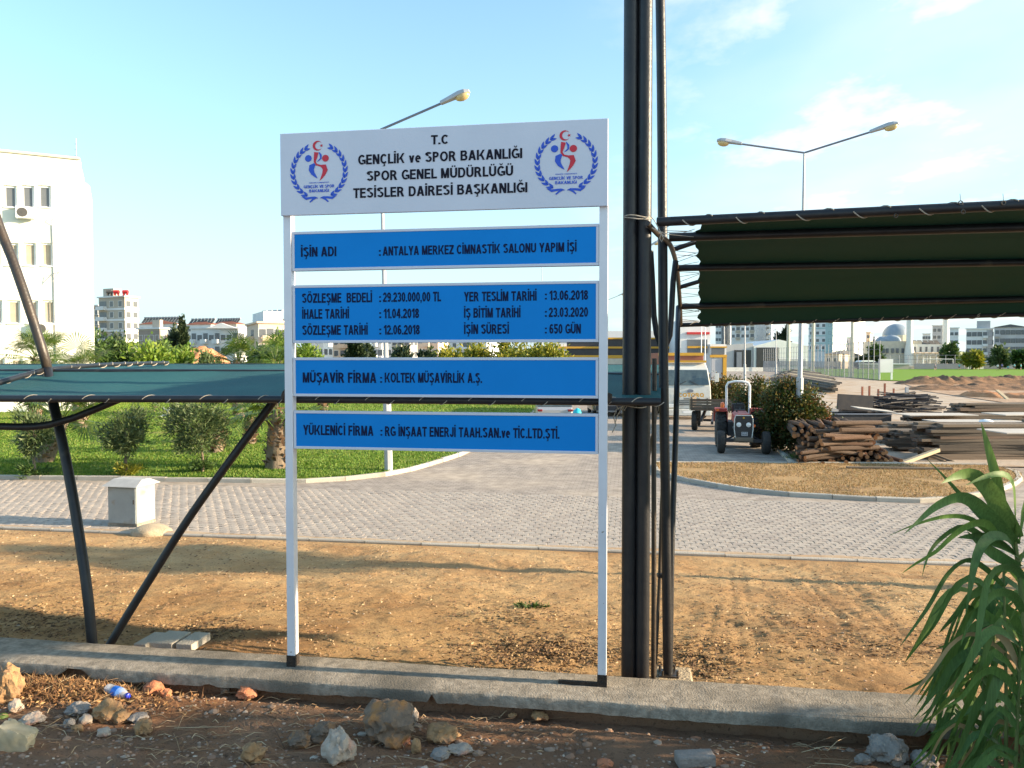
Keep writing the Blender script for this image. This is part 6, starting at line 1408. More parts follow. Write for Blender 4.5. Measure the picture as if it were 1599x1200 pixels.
for px, by, lab in ((1230.5, 579.5, 'left of three tall concrete floodlight poles beside the pitch'), (1269, 583.5, 'middle of three tall concrete floodlight poles beside the pitch'), (1330, 590.5, 'right and nearest of three tall concrete floodlight poles by the pitch')):
    b = G(px, by); H = P(px, 440, b.y).z; t = thing('floodlight_pole', lab, 'floodlight pole', b, 0, 'floodlight poles by the pitch'); k = b.y / FPX
    MB().tube([b, b + Vector((0, 0, H))], [3.1 * k, 2.0 * k], 10).build('pole', M['stone'], t, smooth=True); mb = MB(); mb.box(b + Vector((0, -.2, H - .3)), (3.2, .3, 1.2)); mb.build('light_bank', M['galv'], t)
b = Vector((P(1209, 560, 200).x, 200, 0)); 
lamp('short thin lamp in front of the warehouse doors', 1212, 0, 1212, 514, [(1204, 519, 0)], .12, d=150)
for px, lab in ((1095, 'left of two flagpoles in front of the club building'), (1101, 'right of two flagpoles in front of the club building')):
    b = Vector((P(px, 560, 100).x, 100, 0)); o = MB().tube([b, b + Vector((0, 0, 8))], .06, 6).build('flagpole', M['frame_white']); tag(o, lab, 'flagpole', 'flagpoles at the club building')
# ---------------------------------------------------------------- utility cabinet
a, b_ = G(171, 824), G(217, 826); c = (a + b_) / 2; wd = (b_ - a).length; k = a.y / FPX; hh = 70 * k
cab = thing('utility_cabinet', 'light grey metal utility cabinet with pitched lid at the paving edge', 'utility cabinet', c + Vector((0, .15, .0)), -.22)
dz = .52
MB().box((0, dz / 2 - .15, .08 + hh * .42), (wd, dz, hh * .84)).build('casing', M['cab_grey'], cab, local=True, bevel=.008)
mb = MB(); mb.box((-.0, -.155, .06 + hh * .43), (wd * .94, .012, hh * .78)); mb.build('door', M['cab_grey'], cab, local=True, bevel=.003)
mb = MB(); mb.box((wd * .42, -.168, .5), (.02, .015, .08)); mb.build('door_handle', M['iron_dark'], cab, local=True)
mb = MB(); w2, z0, z1 = wd / 2 + .07, .08 + hh * .84, hh + .06; mb.add([(-w2, -.24, z0), (w2, -.24, z0), (w2, dz - .06, z0), (-w2, dz - .06, z0), (-w2 * .82, -.0, z1), (w2 * .82, -.0, z1), (w2 * .82, dz - .3, z1), (-w2 * .82, dz - .3, z1)], [(3, 2, 1, 0), (4, 5, 6, 7), (0, 1, 5, 4), (1, 2, 6, 5), (2, 3, 7, 6), (3, 0, 4, 7)])
mb.build('lid', M['cab_lid'], cab, local=True, bevel=.006); MB().box((0, dz / 2 - .15, .02), (wd * 1.02, dz * 1.02, .12)).build('plinth', M['concrete'], cab, local=True)
def mound(name, lab, cat, p, R, m, seed=1, sub=3):
    q = ICO[sub]; mb = MB(); mb.add([Vector(p) + Vector((v.x * R[0], v.y * R[1], v.z * R[2])) * (1 + .14 * noise.fractal(v * 1.8 + Vector((seed, 0, 0)), 1, 2, 3)) for v in q[0]], q[1]); return tag(mb.build(name, M[m], smooth=True), lab, cat)
mound('cement_heap', 'small dried cement heap at the foot of the utility cabinet', 'cement heap', G(236, 832, .02), (.34, .30, .15), 'footing', 4)
# ---------------------------------------------------------------- tractor
def wheel(parent, c, r, w, rim=.55, lugs=0, name='wheel', rimm='rim'):
    wt = MB(); prof = [(r * rim, -w / 2), (r * .9, -w / 2), (r * .985, -w * .36), (r, 0), (r * .985, w * .36), (r * .9, w / 2), (r * rim, w / 2)]
    wt.lathe(c, prof, 28, 'X')
    if lugs:
        for k in range(lugs):
            for sx in (-1, 1):
                a = 2 * PI * (k + (.5 if sx > 0 else 0)) / lugs; p = Vector(c) + Vector((sx * w * .24, math.cos(a) * r * 1.0, math.sin(a) * r * 1.0)); M3 = Matrix.Rotation(a - PI / 2, 3, 'X') @ Matrix.Rotation(sx * .55, 3, 'Z'); wt.box(p, (w * .5, r * .07, r * .07), M=M3)
    ty = wt.build(name, M['rubber'], parent, local=True, smooth=True)
    rm = MB(); rm.lathe(c, [(r * rim, -w * .38), (r * rim * .9, -w * .30), (r * .2, -w * .12), (r * .2, w * .12), (r * rim * .9, w * .3), (r * rim, w * .38)], 20, 'X'); rm.build('rim', M[rimm], ty, local=True, smooth=True)
    return ty
def tractor():
    b = G(1166, 712); t = thing('tractor', 'old red tractor with white roll bar and round headlights facing the viewer', 'tractor', b + Vector((0, .38, .03)), math.radians(-11.5))
    T = lambda mb, n, m, p=t, **k: mb.build(n, M[m] if isinstance(m, str) else m, p, local=True, **k)
    for sx in (-1, 1):
        wheel(t, (sx * .72, 0, .375), .375, .24, .5, 0, 'front_wheel'); wheel(t, (sx * .60, 2.05, .63), .63, .36, .55, 18, 'rear_wheel')
        f = MB(); pts = [(sx * .62, 2.05 + .74 * math.cos(a), .63 + .74 * math.sin(a)) for a in np.linspace(PI * .66, PI * .10, 12)]
        for i in range(11):
            p0, p1 = pts[i], pts[i + 1]; f.add([(p0[0] - .20, p0[1], p0[2]), (p0[0] + .20, p0[1], p0[2]), (p1[0] + .20, p1[1], p1[2]), (p1[0] - .20, p1[1], p1[2]), (p0[0] - .20, p0[1], p0[2] + .03), (p0[0] + .20, p0[1], p0[2] + .03), (p1[0] + .20, p1[1], p1[2] + .03), (p1[0] - .20, p1[1], p1[2] + .03)], [(0, 1, 2, 3), (7, 6, 5, 4), (0, 4, 5, 1), (2, 6, 7, 3), (1, 5, 6, 2), (0, 3, 7, 4)])
        f.extr([(sx * .41, 1.5, .95), (sx * .41, 1.66, 1.28), (sx * .41, 2.2, 1.36), (sx * .41, 2.55, 1.1), (sx * .41, 2.3, .8)], (-sx * .02, 0, 0)); T(f, 'fender', 'red_metal')
        m_ = MB(); m_.box((sx * .62, 1.62, 1.34), (.40, .12, .12)); T(m_, 'fender_front', 'red_metal', bevel=.02)
        lp = MB(); lp.box((sx * .74, 1.55, 1.34), (.10, .03, .08)); T(lp, 'marker_light', 'orange_lens' if sx < 0 else 'headlight')
    h = MB(); sec = [(-.30, 1.0), (-.28, 1.22), (-.18, 1.31), (.18, 1.31), (.28, 1.22), (.30, 1.0)]
    vs = [(x, y, z + (0 if y < 1 else .04)) for y in (-.02, 1.25) for x, z in sec]; h.add(vs, [(i, i + 1, 7 + i, 6 + i) for i in range(5)] + [(5, 4, 3, 2, 1, 0), (6, 7, 8, 9, 10, 11), (0, 6, 11, 5)]); T(h, 'hood', 'red_metal', smooth=True)
    g = MB(); gp = [(-.26, .50), (-.30, .80), (-.295, 1.15), (-.25, 1.27), (.25, 1.27), (.295, 1.15), (.30, .80), (.26, .50)]
    g.extr([(x, -.06, z) for x, z in gp], (0, .10, 0)); T(g, 'grille', 'iron_dark')
    e = MB(); gl = [(x, -.07, z) for x, z in gp]; e.tube([gl[0], gl[1], gl[2], gl[3], gl[4], gl[5], gl[6], gl[7]], .018, 6); T(e, 'grille_trim', 'truck_white')
    for i in range(9):
        s = MB(); s.box((0, -.065, .62 + i * .065), (.50, .012, .012)); T(s, 'grille_bar', 'plastic_black')
    for sx in (-1, 1):
        l = MB(); l.lathe((sx * .155, -.062, .96), [(.080, 0), (.078, -.03), (.05, -.045), (.01, -.05)], 18, 'Y'); T(l, 'headlight', 'headlight', smooth=True)
    e = MB(); e.lathe((0, -.07, 1.19), [(.035, 0), (.03, -.012)], 10, 'Y'); T(e, 'badge', 'yellow_paint')
    e = MB(); e.box((.03, -.085, .66), (.20, .012, .13)); pl_ = T(e, 'number_plate', 'wall_grey')
    q = MB(); n_ = lambda u, z, l=0: (u, -.0925 - .0001 * (l % 7), z); text_on(q, '07 E', -.05, .11, .675, .035, n_); text_on(q, '9838', -.05, .11, .615, .035, n_); T(q, 'plate_number', 'plastic_black', pl_)
    e = MB(); e.box((0, -.02, .46), (.62, .18, .16)); e.box((0, -.12, .47), (.56, .05, .12)); T(e, 'front_weight', 'plank', bevel=.015)
    e = MB(); e.beam((-.62, .05, .42), (.62, .05, .42), .12, .10); e.beam((-.66, .0, .38), (-.3, .3, .55), .05, .05); e.beam((.66, .0, .38), (.3, .3, .55), .05, .05); e.box((0, .15, .42), (.3, .3, .12)); T(e, 'front_axle', 'iron_dark')
    e = MB(); e.box((0, .65, .72), (.42, 1.2, .5)); e.tube([(-.25, .3, .8), (-.25, .7, .8)], .06, 8); e.tube([(.25, .25, .85), (.25, .6, .85)], .05, 8); T(e, 'engine', 'iron_dark', bevel=.02)
    e = MB(); e.box((0, 1.9, .68), (.8, .8, .5)); e.beam((-.5, 2.05, .63), (.5, 2.05, .63), .2, .2); T(e, 'transmission', 'iron_dark', bevel=.03)
    e = MB(); e.tube([(.30, .4, 1.1), (.33, .3, 1.2)], .03, 6); e.lathe((.33, -.02, .93), [(.05, 0), (.05, -.03)], 10, 'Y'); T(e, 'side_lamp', 'orange_lens')
    e = MB(); x = .40; yb = 2.15; e.tube(smoothline([(-x, yb, 1.15), (-x, yb, 1.9), (-x, yb, 2.18), (-x * .86, yb, 2.29), (-x * .3, yb, 2.34), (x * .3, yb, 2.34), (x * .86, yb, 2.29), (x, yb, 2.18), (x, yb, 1.9), (x, yb, 1.15)], .12), .042, 8); T(e, 'roll_bar', 'frame_white', smooth=True)
    e = MB(); e.lathe((-.30, 2.08, 2.16), [(.05, 0), (.07, -.08), (.01, -.09)], 10, 'Y'); T(e, 'work_light', 'plastic_black')
    e = MB(); e.box((0, 1.95, 1.18), (.44, .40, .10)); e.box((0, 2.18, 1.38), (.44, .08, .34)); T(e, 'seat', 'plastic_black', bevel=.03)
    e = MB(); pts = [(.18 * math.cos(a), 1.42 + .05 * math.sin(a), 1.46 + .17 * math.sin(a)) for a in np.linspace(0, 2 * PI, 17)]; e.tube(pts, .014, 6); e.tube([(0, 1.42, 1.46), (0, 1.25, 1.25)], .02, 6); e.beam((-.17, 1.42, 1.46), (.17, 1.42, 1.46), .02, .02); T(e, 'steering_wheel', 'plastic_black')
    e = MB(); e.box((0, 1.28, 1.30), (.36, .14, .18)); T(e, 'dashboard', 'iron_dark', bevel=.02)
    e = MB(); e.lathe((-.58, 1.55, 1.42), [(.065, 0), (.07, .12), (.05, .19), (.01, .2)], 12); T(e, 'beacon', 'orange_lens', smooth=True)
    e = MB(); e.tube([(-.16, .75, 1.3), (-.16, .75, 1.42)], .03, 8); T(e, 'exhaust', 'iron_dark')
tractor()
# trailer
def trailer():
    b = G(1118, 676); t = thing('farm_trailer', 'weathered wooden tipping trailer parked behind the tractor', 'trailer', Vector((b.x - .05, 33.2, .03)), math.radians(-17))
    T = lambda mb, n, m, **k: mb.build(n, M[m], t, local=True, **k); w, L, z0, z1 = 2.0, 3.6, .95, 1.42
    for k in range(4):
        e = MB(); z = z0 + (k + .5) * (z1 - z0) / 4; e.box((0, 0, z), (w, .04, (z1 - z0) / 4 - .012)); T(e, 'front_board', 'plank')
        for sx in (-1, 1): e = MB(); e.box((sx * w / 2, L / 2, z), (.04, L, (z1 - z0) / 4 - .012)); T(e, 'side_board', 'plank')
    for k in range(8):
        e = MB(); e.box((-w / 2 - .04, .12 + k * L / 8, (z0 + z1) / 2), (.05, .06, z1 - z0 + .05)); T(e, 'stake', 'plank_pale' if k % 3 == 0 else 'plank')
    for x in (-w / 2 + .05, -.3, .35, w / 2 - .05): e = MB(); e.box((x, -.04, (z0 + z1) / 2), (.06, .05, z1 - z0 + .05)); T(e, 'stake', 'plank')
    e = MB(); e.box((0, L / 2, z0 - .02), (w, L, .05)); T(e, 'floor', 'plank'); e = MB(); e.beam((-.5, -.8, .55), (-.5, L, .85), .1, .14); e.beam((.5, -.8, .55), (.5, L, .85), .1, .14); e.beam((0, -2.2, .55), (0, 0, .8), .1, .12); e.beam((-.95, .6, .45), (.95, .6, .45), .1, .1); T(e, 'chassis', 'iron_dark')
    for sx in (-1, 1): wheel(t, (sx * .86, .55, .43), .43, .24, .55); wheel(t, (sx * .86, 2.9, .43), .43, .24, .55)
trailer()
# truck
def truck():
    t = thing('tipper_truck', 'white tipper truck with orange lettering on its cab front, behind the trailer', 'truck', Vector((P(1074, 600, 40).x, 40, .03)), math.radians(-3))
    T = lambda mb, n, m, **k: mb.build(n, M[m], k.pop('p', t), local=True, **k); w = 1.18
    c = MB(); prof = [(-.02, .55), (-.08, 1.1), (-.06, 1.72), (.16, 2.62), (.42, 2.95), (1.9, 2.98), (1.95, .55)]
    wid = [1.18, 1.20, 1.19, 1.08, .98, .98, 1.18]; n = len(prof)
    c.add([(-wd_, y, z) for (y, z), wd_ in zip(prof, wid)] + [(wd_, y, z) for (y, z), wd_ in zip(prof, wid)], [(i, (i + 1) % n, n + (i + 1) % n, n + i) for i in range(n)] + [tuple(range(n - 1, -1, -1)), tuple(range(n, 2 * n))]); T(c, 'cab', 'truck_white', bevel=.06)
    g = MB(); y0, zb, y1, zt = -.075, 1.80, .135, 2.58; g.extr([(-1.08, y0, zb), (1.08, y0, zb), (.99, y1, zt), (-.99, y1, zt)], (0, -.03, .005)); T(g, 'windshield', 'windshield')
    for sx in (-1, 1):
        m_ = MB(); m_.tube([(sx * .5, -.13, 1.80), (sx * .1, -.06, 2.0)], .015, 5); T(m_, 'wiper', 'plastic_black')
        m_ = MB(); m_.box((sx * 1.46, -.12, 2.2), (.20, .1, .46)); m_.tube([(sx * 1.15, -.05, 2.5), (sx * 1.46, -.1, 2.5)], .02, 5); T(m_, 'side_mirror', 'truck_white', bevel=.02)
        m_ = MB(); m_.box((sx * .85, -.09, .72), (.34, .08, .18)); T(m_, 'headlight', 'headlight', bevel=.02); m_ = MB(); m_.box((sx * 1.20, .7, 2.12), (.03, .9, .6)); T(m_, 'side_window', 'windshield')
        wheel(t, (sx * .98, 1.0, .5), .5, .30, .55); wheel(t, (sx * .95, 4.8, .5), .5, .5, .55)
    m_ = MB(); m_.box((0, -.02, .38), (2.4, .3, .34)); T(m_, 'bumper', 'truck_white', bevel=.04)
    m_ = MB(); m_.box((0, -.165, .40), (.5, .02, .12)); T(m_, 'number_plate', 'frame_white')
    m_ = MB(); m_.lathe((.12, -.085, 1.50), [(.17, 0), (.16, -.03)], 20, 'Y'); o = T(m_, 'badge', 'galv_dark'); o.scale = (1, 1, .5); o.location.z = .75
    PLN = lambda u, z, l=0: (u, -.10 - (z - 1.3) * 0 - .0004 * (l % 7), z)
    q = MB(); text_on(q, 'ECOTORQ', -.66, .82, 1.18, .21, PLN); T(q, 'lettering', 'yellow_paint'); q = MB(); text_on(q, 'TEK 2520 HR', -.25, .60, 1.07, .06, PLN)if False else q.box((.2, -.10, 1.08), (.85, .01, .05)); T(q, 'name_strip', 'plastic_black')
    for k in range(3): m_ = MB(); m_.box((0, -.085, .98 - k * .10), (1.5, .02, .035)); T(m_, 'grille_slot', 'plastic_black')
    m_ = MB(); m_.box((0, .32, 3.02), (2.0, .2, .12)); T(m_, 'visor', 'yellow_paint')
    m_ = MB(); m_.box((0, 4.3, 2.45), (2.45, 4.2, 2.1)); d_ = T(m_, 'dump_body', 'roof_tile', bevel=.03)
    m_ = MB(); m_.box((0, 2.18, 3.42), (2.47, .06, .16)); T(m_, 'body_edge', 'yellow_paint', p=d_)
    m_ = MB(); m_.box((0, 3.9, .9), (.9, 5.5, .25)); T(m_, 'chassis', 'iron_dark')
    m_ = MB(); m_.box((1.25, 2.3, 1.35), (.30, .5, 1.1)); T(m_, 'air_intake', 'yellow_paint', bevel=.03); m_ = MB(); m_.box((1.28, 2.1, 2.0), (.22, .16, 1.3)); T(m_, 'exhaust_stack', 'truck_white')
truck()
def car(lab, loc, rz, m, w=1.75, L=4.3, h=1.45, rear=True, name='parked_car'):
    t = thing(name, lab, 'car', loc, rz, 'parked cars'); b = MB(); hw = w / 2
    st = [(0, .35, .85, .86), (.12, .32, .98, .95), (.9, .30, 1.02, 1), (2.1, .30, 1.0, 1), (3.4, .30, .92, .98), (4.15, .32, .78, .90), (4.3, .38, .62, .82)]
    vs = []
    for y, zl, zh, f in st:
        y = y * L / 4.3; x = hw * f; vs += [(-x, y, zl), (-x * 1.0, y, (zl + zh) / 2), (-x * .93, y, zh), (x * .93, y, zh), (x, y, (zl + zh) / 2), (x, y, zl)]
    fs = [(i * 6 + j, (i + 1) * 6 + j, (i + 1) * 6 + (j + 1) % 6, i * 6 + (j + 1) % 6) for i in range(6) for j in range(6)] + [(0, 1, 2, 3, 4, 5), (41, 40, 39, 38, 37, 36)]
    b.add(vs, fs); b.build('body', m, t, local=True, smooth=True)
    r = MB(); pr = [(.25, 1.0), (.75, h - .04), (1.3, h), (2.1, h - .03), (2.95, .98)]; r.add([(-hw * (.90 if z < 1.1 else .70), y, z) for y, z in pr] + [(hw * (.90 if z < 1.1 else .70), y, z) for y, z in pr], [(i, i + 1, 6 + i, 5 + i) for i in range(4)] + [(4, 3, 2, 1, 0), (5, 6, 7, 8, 9), (0, 4, 9, 5)]); r.build('cabin', M['windshield'], t, local=True)
    rf = MB(); rf.add([(-hw * .70, .74, h), (hw * .70, .74, h), (hw * .69, 2.1, h + .01), (-hw * .69, 2.1, h + .01), (-hw * .70, .74, h - .05), (hw * .70, .74, h - .05), (hw * .69, 2.1, h - .04), (-hw * .69, 2.1, h - .04)], [(0, 1, 2, 3), (0, 4, 5, 1), (1, 5, 6, 2), (2, 6, 7, 3), (3, 7, 4, 0)]); rf.build('roof', m, t, local=True)
    for sx in (-1, 1):
        for y in (.8, 3.4): wheel(t, (sx * hw * .86, y, .31), .31, .2, .6)
        l = MB(); l.box((sx * hw * .78, .0, .84), (.22, .10, .10)); l.build('tail_light', M['red_lens'], t, local=True, bevel=.02)
    p = MB(); p.box((0, -.02, .66), (.5, .03, .12)); p.build('number_plate', M['frame_white'], t, local=True)
car('silver car with red tail lights seen in the gap above the lowest blue panel', Vector((P(866, 600, 35).x, 34.5, .03)), 0, M['car_silver'])
car('white car parked far away beside the club building', Vector((P(1118, 600, 150).x, 150, .03)), .3, M['car_white'])
car('dark car behind the right sign post beside the silver car', Vector((P(955, 600, 42).x, 42, .03)), 0, M['car_dark'], h=1.9, w=2.0)
mound('rubbish_bag', 'turquoise plastic bag on the ground beside the silver car', 'bag', Vector((P(901, 600, 33).x, 33, .55)), (.26, .25, .52), 'tarp_blue', 3, 2)
# ---------------------------------------------------------------- timber yard
random.seed(5)
def timber_logs():
    b = G(1325, 726, .06); t = thing('log_pile', 'heap of short round timber props stacked with their ends showing', 'log pile', b)
    mb = MB(); mb.tube([(0, -.5, 0), (0, .5, 0)], .5, 9); sharem = MB(); sharem.lathe((0, 0, 0), [(.5, -.5), (.5, .5)], 9, 'Y'); sharem.m = [0] * 9 + [1, 1]
    me = share(sharem, 'log', [M['wood_log'], M['wood_end']])
    n = 0
    for row in range(11):
        z = .10 + row * .098; x0, x1 = -1.15 + row * .05, 1.62 - row * .10
        if row > 6: x0, x1 = -1.1, 1.3 - (row - 6) * .1
        x = x0
        while x < x1:
            L = random.uniform(2.2, 3.0); r = random.uniform(.10, .145); yaw = -.25 + random.gauss(0, .07); yy = random.uniform(-.22, .22) + row * .06
            place(me, 'log', t, (x + .15 + L * .0, yy + L / 2, z + random.uniform(-.02, .02) + .0), (random.gauss(0, .03), 0, yaw), (r, L, r)); x += .125 + random.uniform(0, .03); n += 1
    for k in range(34):       # logs lying across the left side and the top
        L = random.uniform(1.3, 1.9); r = random.uniform(.10, .15); z = .12 + (k % 9) * .105; x = -.72 + random.uniform(-.2, .25) + (k % 9) * .06
        place(me, 'log', t, (x + (.7 if k > 24 else 0), .1 + random.uniform(-.2, .5), z + (.26 if k > 24 else 0)), (random.gauss(0, .05), random.gauss(0, .05), PI / 2 + .28 + random.gauss(0, .14)), (r, L, r))
timber_logs()
PLM = share(MB().box((0, 0, 0), (1, 1, 1)), 'plank', [M['plank']]); PLP = share(MB().box((0, 0, 0), (1, 1, 1)), 'plank', [M['plank_pale']]); PLY_ = share(MB().box((0, 0, 0), (1, 1, 1)), 'sheet', [M['plywood']])
def plank_stack(lab, px, py, d, cols, layers, L, w, th, yaw, stagger=.25, z0=.06, nm='plank_stack', jit=.03, fill=1.0, grow=0):
    b = P(px, 560, d); b.z = z0; t = thing(nm, lab, 'plank stack', b, yaw, 'timber stacks on the lot')
    for k in range(layers):
        for c_ in range(cols):
            if random.random() > fill: continue
            l = L * random.uniform(.86, 1.06); place(PLM, 'plank', t, (random.uniform(-stagger, stagger) - grow * k, (c_ - cols / 2) * w * 1.04, th * (k + .5) * 1.08), (random.gauss(0, .006), random.gauss(0, .006), random.gauss(0, jit)), (l, w, th))
    return t
def sheet_on(lab, x0, y0, x1, y1, z, yaw=0, m=PLY_, th=.03, tilt=(0, 0)):
    c = (G(x0, y0, z) + G(x1, y1, z)) / 2; a, b = P(x0, 600, c.y), P(x1, 600, c.y); dep = min(1.3, max(.7, abs(G(x0, y0, z).y - G(x1, y1, z).y)))
    t = thing('plywood_sheet', lab, 'plywood sheet', c, 0, 'plywood sheets on the timber stacks'); place(m, 'board', t, (0, 0, 0), (tilt[0], tilt[1], yaw), (min(3.2, abs(b.x - a.x)), dep, th))
plank_stack('tall stack of formwork planks at the right edge of the lot, nearest the island', 1535, 725, 24.3, 3, 12, 3.9, .30, .085, .02, .3)
plank_stack('plank stack extending beyond the right edge of the photo', 1690, 725, 24.6, 3, 13, 3.4, .30, .085, .0, .25)
plank_stack('dark lower planks between the log heap and the tall stack', 1455, 722, 26.3, 4, 8, 2.9, .28, .08, -.10, .35)
plank_stack('plank stack under the pale sheets left of centre in the lot', 1452, 690, 29.0, 4, 9, 3.6, .3, .075, .0, .35)
plank_stack('plank stack behind, topped by a long pale sheet', 1505, 680, 32.5, 4, 10, 4.6, .3, .075, .0, .4)
plank_stack('farther plank stack at the right edge under a white sheet', 1570, 670, 36.5, 4, 12, 5.0, .3, .08, .02, .3)
sheet_on('nearest large white plywood sheet at the right edge', 1545, 680, 1625, 668, 1.14, .03)
sheet_on('pale sheet lying behind the nearest one on the right stacks', 1490, 668, 1560, 661, .98, .05)
sheet_on('long thin white sheet across the middle plank stacks', 1452, 661, 1590, 655, .92, .0)
sheet_on('white sheet at the left over the rear plank stack', 1405, 650, 1512, 645, .92, .02)
sheet_on('far white sheet on the rear right stack', 1545, 653, 1640, 641, 1.12, .08)
mound('crumpled_bag', 'crumpled white plastic on the plank stacks', 'plastic bag', G(1540, 663, 1.0) + Vector((0, 0, .05)), (.24, .2, .12), 'frame_white', 6, 3)
# leaning battens and offcuts at the log pile
def batten(lab, a, b, w=.10, h=.06, m='plank_pale', name='batten', cat='batten', grp='loose battens'):
    o = MB().beam(a, b, w, h).build(name, M[m], bevel=.004); tag(o, lab, cat, grp)
batten('pale sawn batten leaning up against the log heap at its right', P(1408, 724, 22.6), P(1465, 703, 23.2), .14, .10)
batten('grey batten sloping down to the right of the log heap', P(1430, 700, 23.8), P(1490, 722, 23.3), .12, .06, 'plank')
batten('second grey batten under the sloping one by the log heap', P(1440, 708, 23.4), P(1482, 724, 23.2), .12, .06, 'plank')
batten('short pale batten standing in the bush behind the lamp post', P(1234, 642, 25.6), P(1256, 685, 25.3), .06, .06)
batten('long pale kerb board lying along the back of the island', G(1322, 730, .16), G(1487, 732, .16), .10, .05, 'plank')
batten('pale batten lying on the red earth mound at the right', P(1557, 610, 61), P(1578, 628, 59), .25, .12)
# long boards pile on the left of the lot
def long_pile():
    t = thing('board_pile', 'long sloping pile of reddish boards behind the bush', 'board pile', G(1290, 612, .06)); random.seed(11)
    for k in range(60):
        f = (k % 12) / 11; lay = k // 12; a = G(1200 + lay * 6 + random.uniform(-4, 4), 581 + f * 16, 0) ; b = G(1310 + random.uniform(-14, 10), 596 + f * 22, 0); z = .3 + lay * .17
        c = (a + b) / 2; d_ = (b - a); place(PLM if k % 4 else PLP, 'board', t, c + Vector((0, 0, z)) - t.location, (random.gauss(0, .01), 0, math.atan2(d_.y, d_.x) - 0), (min(d_.length, 40), .45, .14))
long_pile()
# black skip with rubbish
def skip():
    a, b = G(1287, 676, .06), G(1391, 676, .06); c = (a + b) / 2; y = 33.0; x0, x1 = P(1287, 650, y).x, P(1391, 650, y).x; t = thing('steel_skip', 'long black steel trough behind the log heap', 'skip', Vector(((x0 + x1) / 2, y, .06)))
    w = x1 - x0; z1 = P(1300, 649, y).z; z0 = P(1300, 672, y).z
    MB().box((0, 0, (z0 + z1) / 2), (w, .06, z1 - z0)).build('front_panel', M['iron_dark'], t, local=True); MB().box((0, 1.4, (z0 + z1) / 2), (w, .06, z1 - z0)).build('rear_panel', M['iron_dark'], t, local=True)
    for sx in (-1, 1): MB().box((sx * w / 2, .7, (z0 + z1) / 2), (.06, 1.4, z1 - z0)).build('end_panel', M['iron_dark'], t, local=True); MB().box((sx * (w / 2 - .1), .1, z0 / 2), (.12, .12, z0)).build('leg', M['iron_dark'], t, local=True)
    MB().box((0, .7, z0), (w, 1.4, .05)).build('floor', M['iron_dark'], t, local=True); MB().box((0, -.04, z1), (w + .06, .08, .05)).build('rim', M['galv_dark'], t, local=True)
    a = P(1336, 638, 34); b_ = P(1392, 650, 33.6); o = thing('plywood_sheet', 'bent pale sheet lying on the black trough', 'plywood sheet', (a + b_) / 2 + Vector((0, 0, .12)), 0, 'plywood sheets on the timber stacks'); place(PLY_, 'board', o, (0, 0, 0), (.03, .11, -.1), (1.6, 1.1, .03))
    o = thing('plastic_board', 'dark grey board standing upright behind the trough', 'board', Vector((P(1335, 640, 36).x, 36, .06))); zz0, zz1 = P(1335, 641, 36).z, P(1335, 617, 36).z
    MB().box((0, 0, (zz0 + zz1) / 2 - .06), ((1363 - 1308) * 36 / FPX, .12, zz1 - zz0), M=Matrix.Rotation(.06, 3, 'Y')).build('panel', M['iron_dark'], o, local=True); MB().box((0, .2, zz0 / 2), (1.2, .4, zz0)).build('support', M['iron_dark'], o, local=True)
skip()
def pipe_heap():
    t = thing('scaffold_heap', 'heap of black scaffold tubes and couplers behind the dark board', 'scaffold tubes', G(1410, 645, .06)); me = share(MB().lathe((0, 0, 0), [(.5, -.5), (.5, .5)], 7, 'X'), 'scaffold_tube', [M['iron_dark']]); random.seed(3); y0 = t.location.y
    for k in range(220):
        px = random.uniform(1368, 1446); lay = random.random() ** 1.4; y = y0 + random.uniform(0, 3.5); p = P(px, 600, y); h = .1 + lay * (1.15 if px < 1440 else .5) * (1 - abs(px - 1405) / 90); place(me, 'scaffold_tube', t, Vector((p.x, y, h)) - t.location, (0, random.gauss(0, .06), random.gauss(0, .35)), (random.uniform(1.2, 3), .07, .07))
    for k, (px, py, h) in enumerate(((1346, 604, 1.6), (1357, 603, 2.2), (1381, 599, 3.2), (1371, 608, 1.4), (1395, 607, 1.6))):
        b = G(px, 645 - k * 2, .06); H = P(px, py, b.y).z; MB().box((b.x, b.y, H / 2), (.09, .09, H)).build('upright_tube', M['roof_tile'], t)
pipe_heap()
for px, py0, py1, m_, lab in ((1415.5, 640, 605, 'galv', 'grey square post standing behind the scaffold heap'), (1426, 640, 612, 'wood_log', 'brown wooden post right of the grey post')):
    b = G(px, py0, .06); H = P(px, py1, b.y).z; o = MB().box((b.x, b.y, H / 2), (.16, .16, H)).build('site_post', M[m_]); tag(o, lab, 'post', 'posts on the building site')
# excavation edge, earth mounds
def bank(name, lab, px0, px1, yt, yb, d, m, depth, seed):
    x0, x1 = P(px0, 560, d).x, P(px1, 560, d).x; n = 90; mb = MB(); vs = []
    for j in range(13):
        for i in range(n + 1):
            f = i / n; x = x0 + (x1 - x0) * f; t = j / 12; top = P(px0, yt, d).z * (1 + .22 * fbm(x, 0, .25, seed)) * min(1, f * 8, (1 - f) * 8 + .3)
            h = top * min(1, t * 1.5) ** .8 * (.75 + .5 * abs(fbm(x, t * 2, .8, seed))) + .2 * fbm(x, t * 5, .9, seed) * t; vs.append((x, d - depth / 2 + depth * t, max(h, .02)))
    fs = [(j * (n + 1) + i, j * (n + 1) + i + 1, (j + 1) * (n + 1) + i + 1, (j + 1) * (n + 1) + i) for j in range(12) for i in range(n)]
    mb.add(vs, fs); tag(mb.build(name, M[m], smooth=True), lab, 'earth bank')
bank('earth_bank', 'dark cut earth bank between the pitch and the building site', 1402, 1760, 587.5, 607, 96, 'bank', 4, 2)
bank('earth_bank', 'lower rubble bank in front of the dark cut bank', 1420, 1760, 601, 612, 78, 'bank', 5, 7)
heap('earth_heap', 'brown earth mound with a batten on it on the right', 1508, 1565, 608, 64, 'red_earth', 3.0, seed=14, n=50)
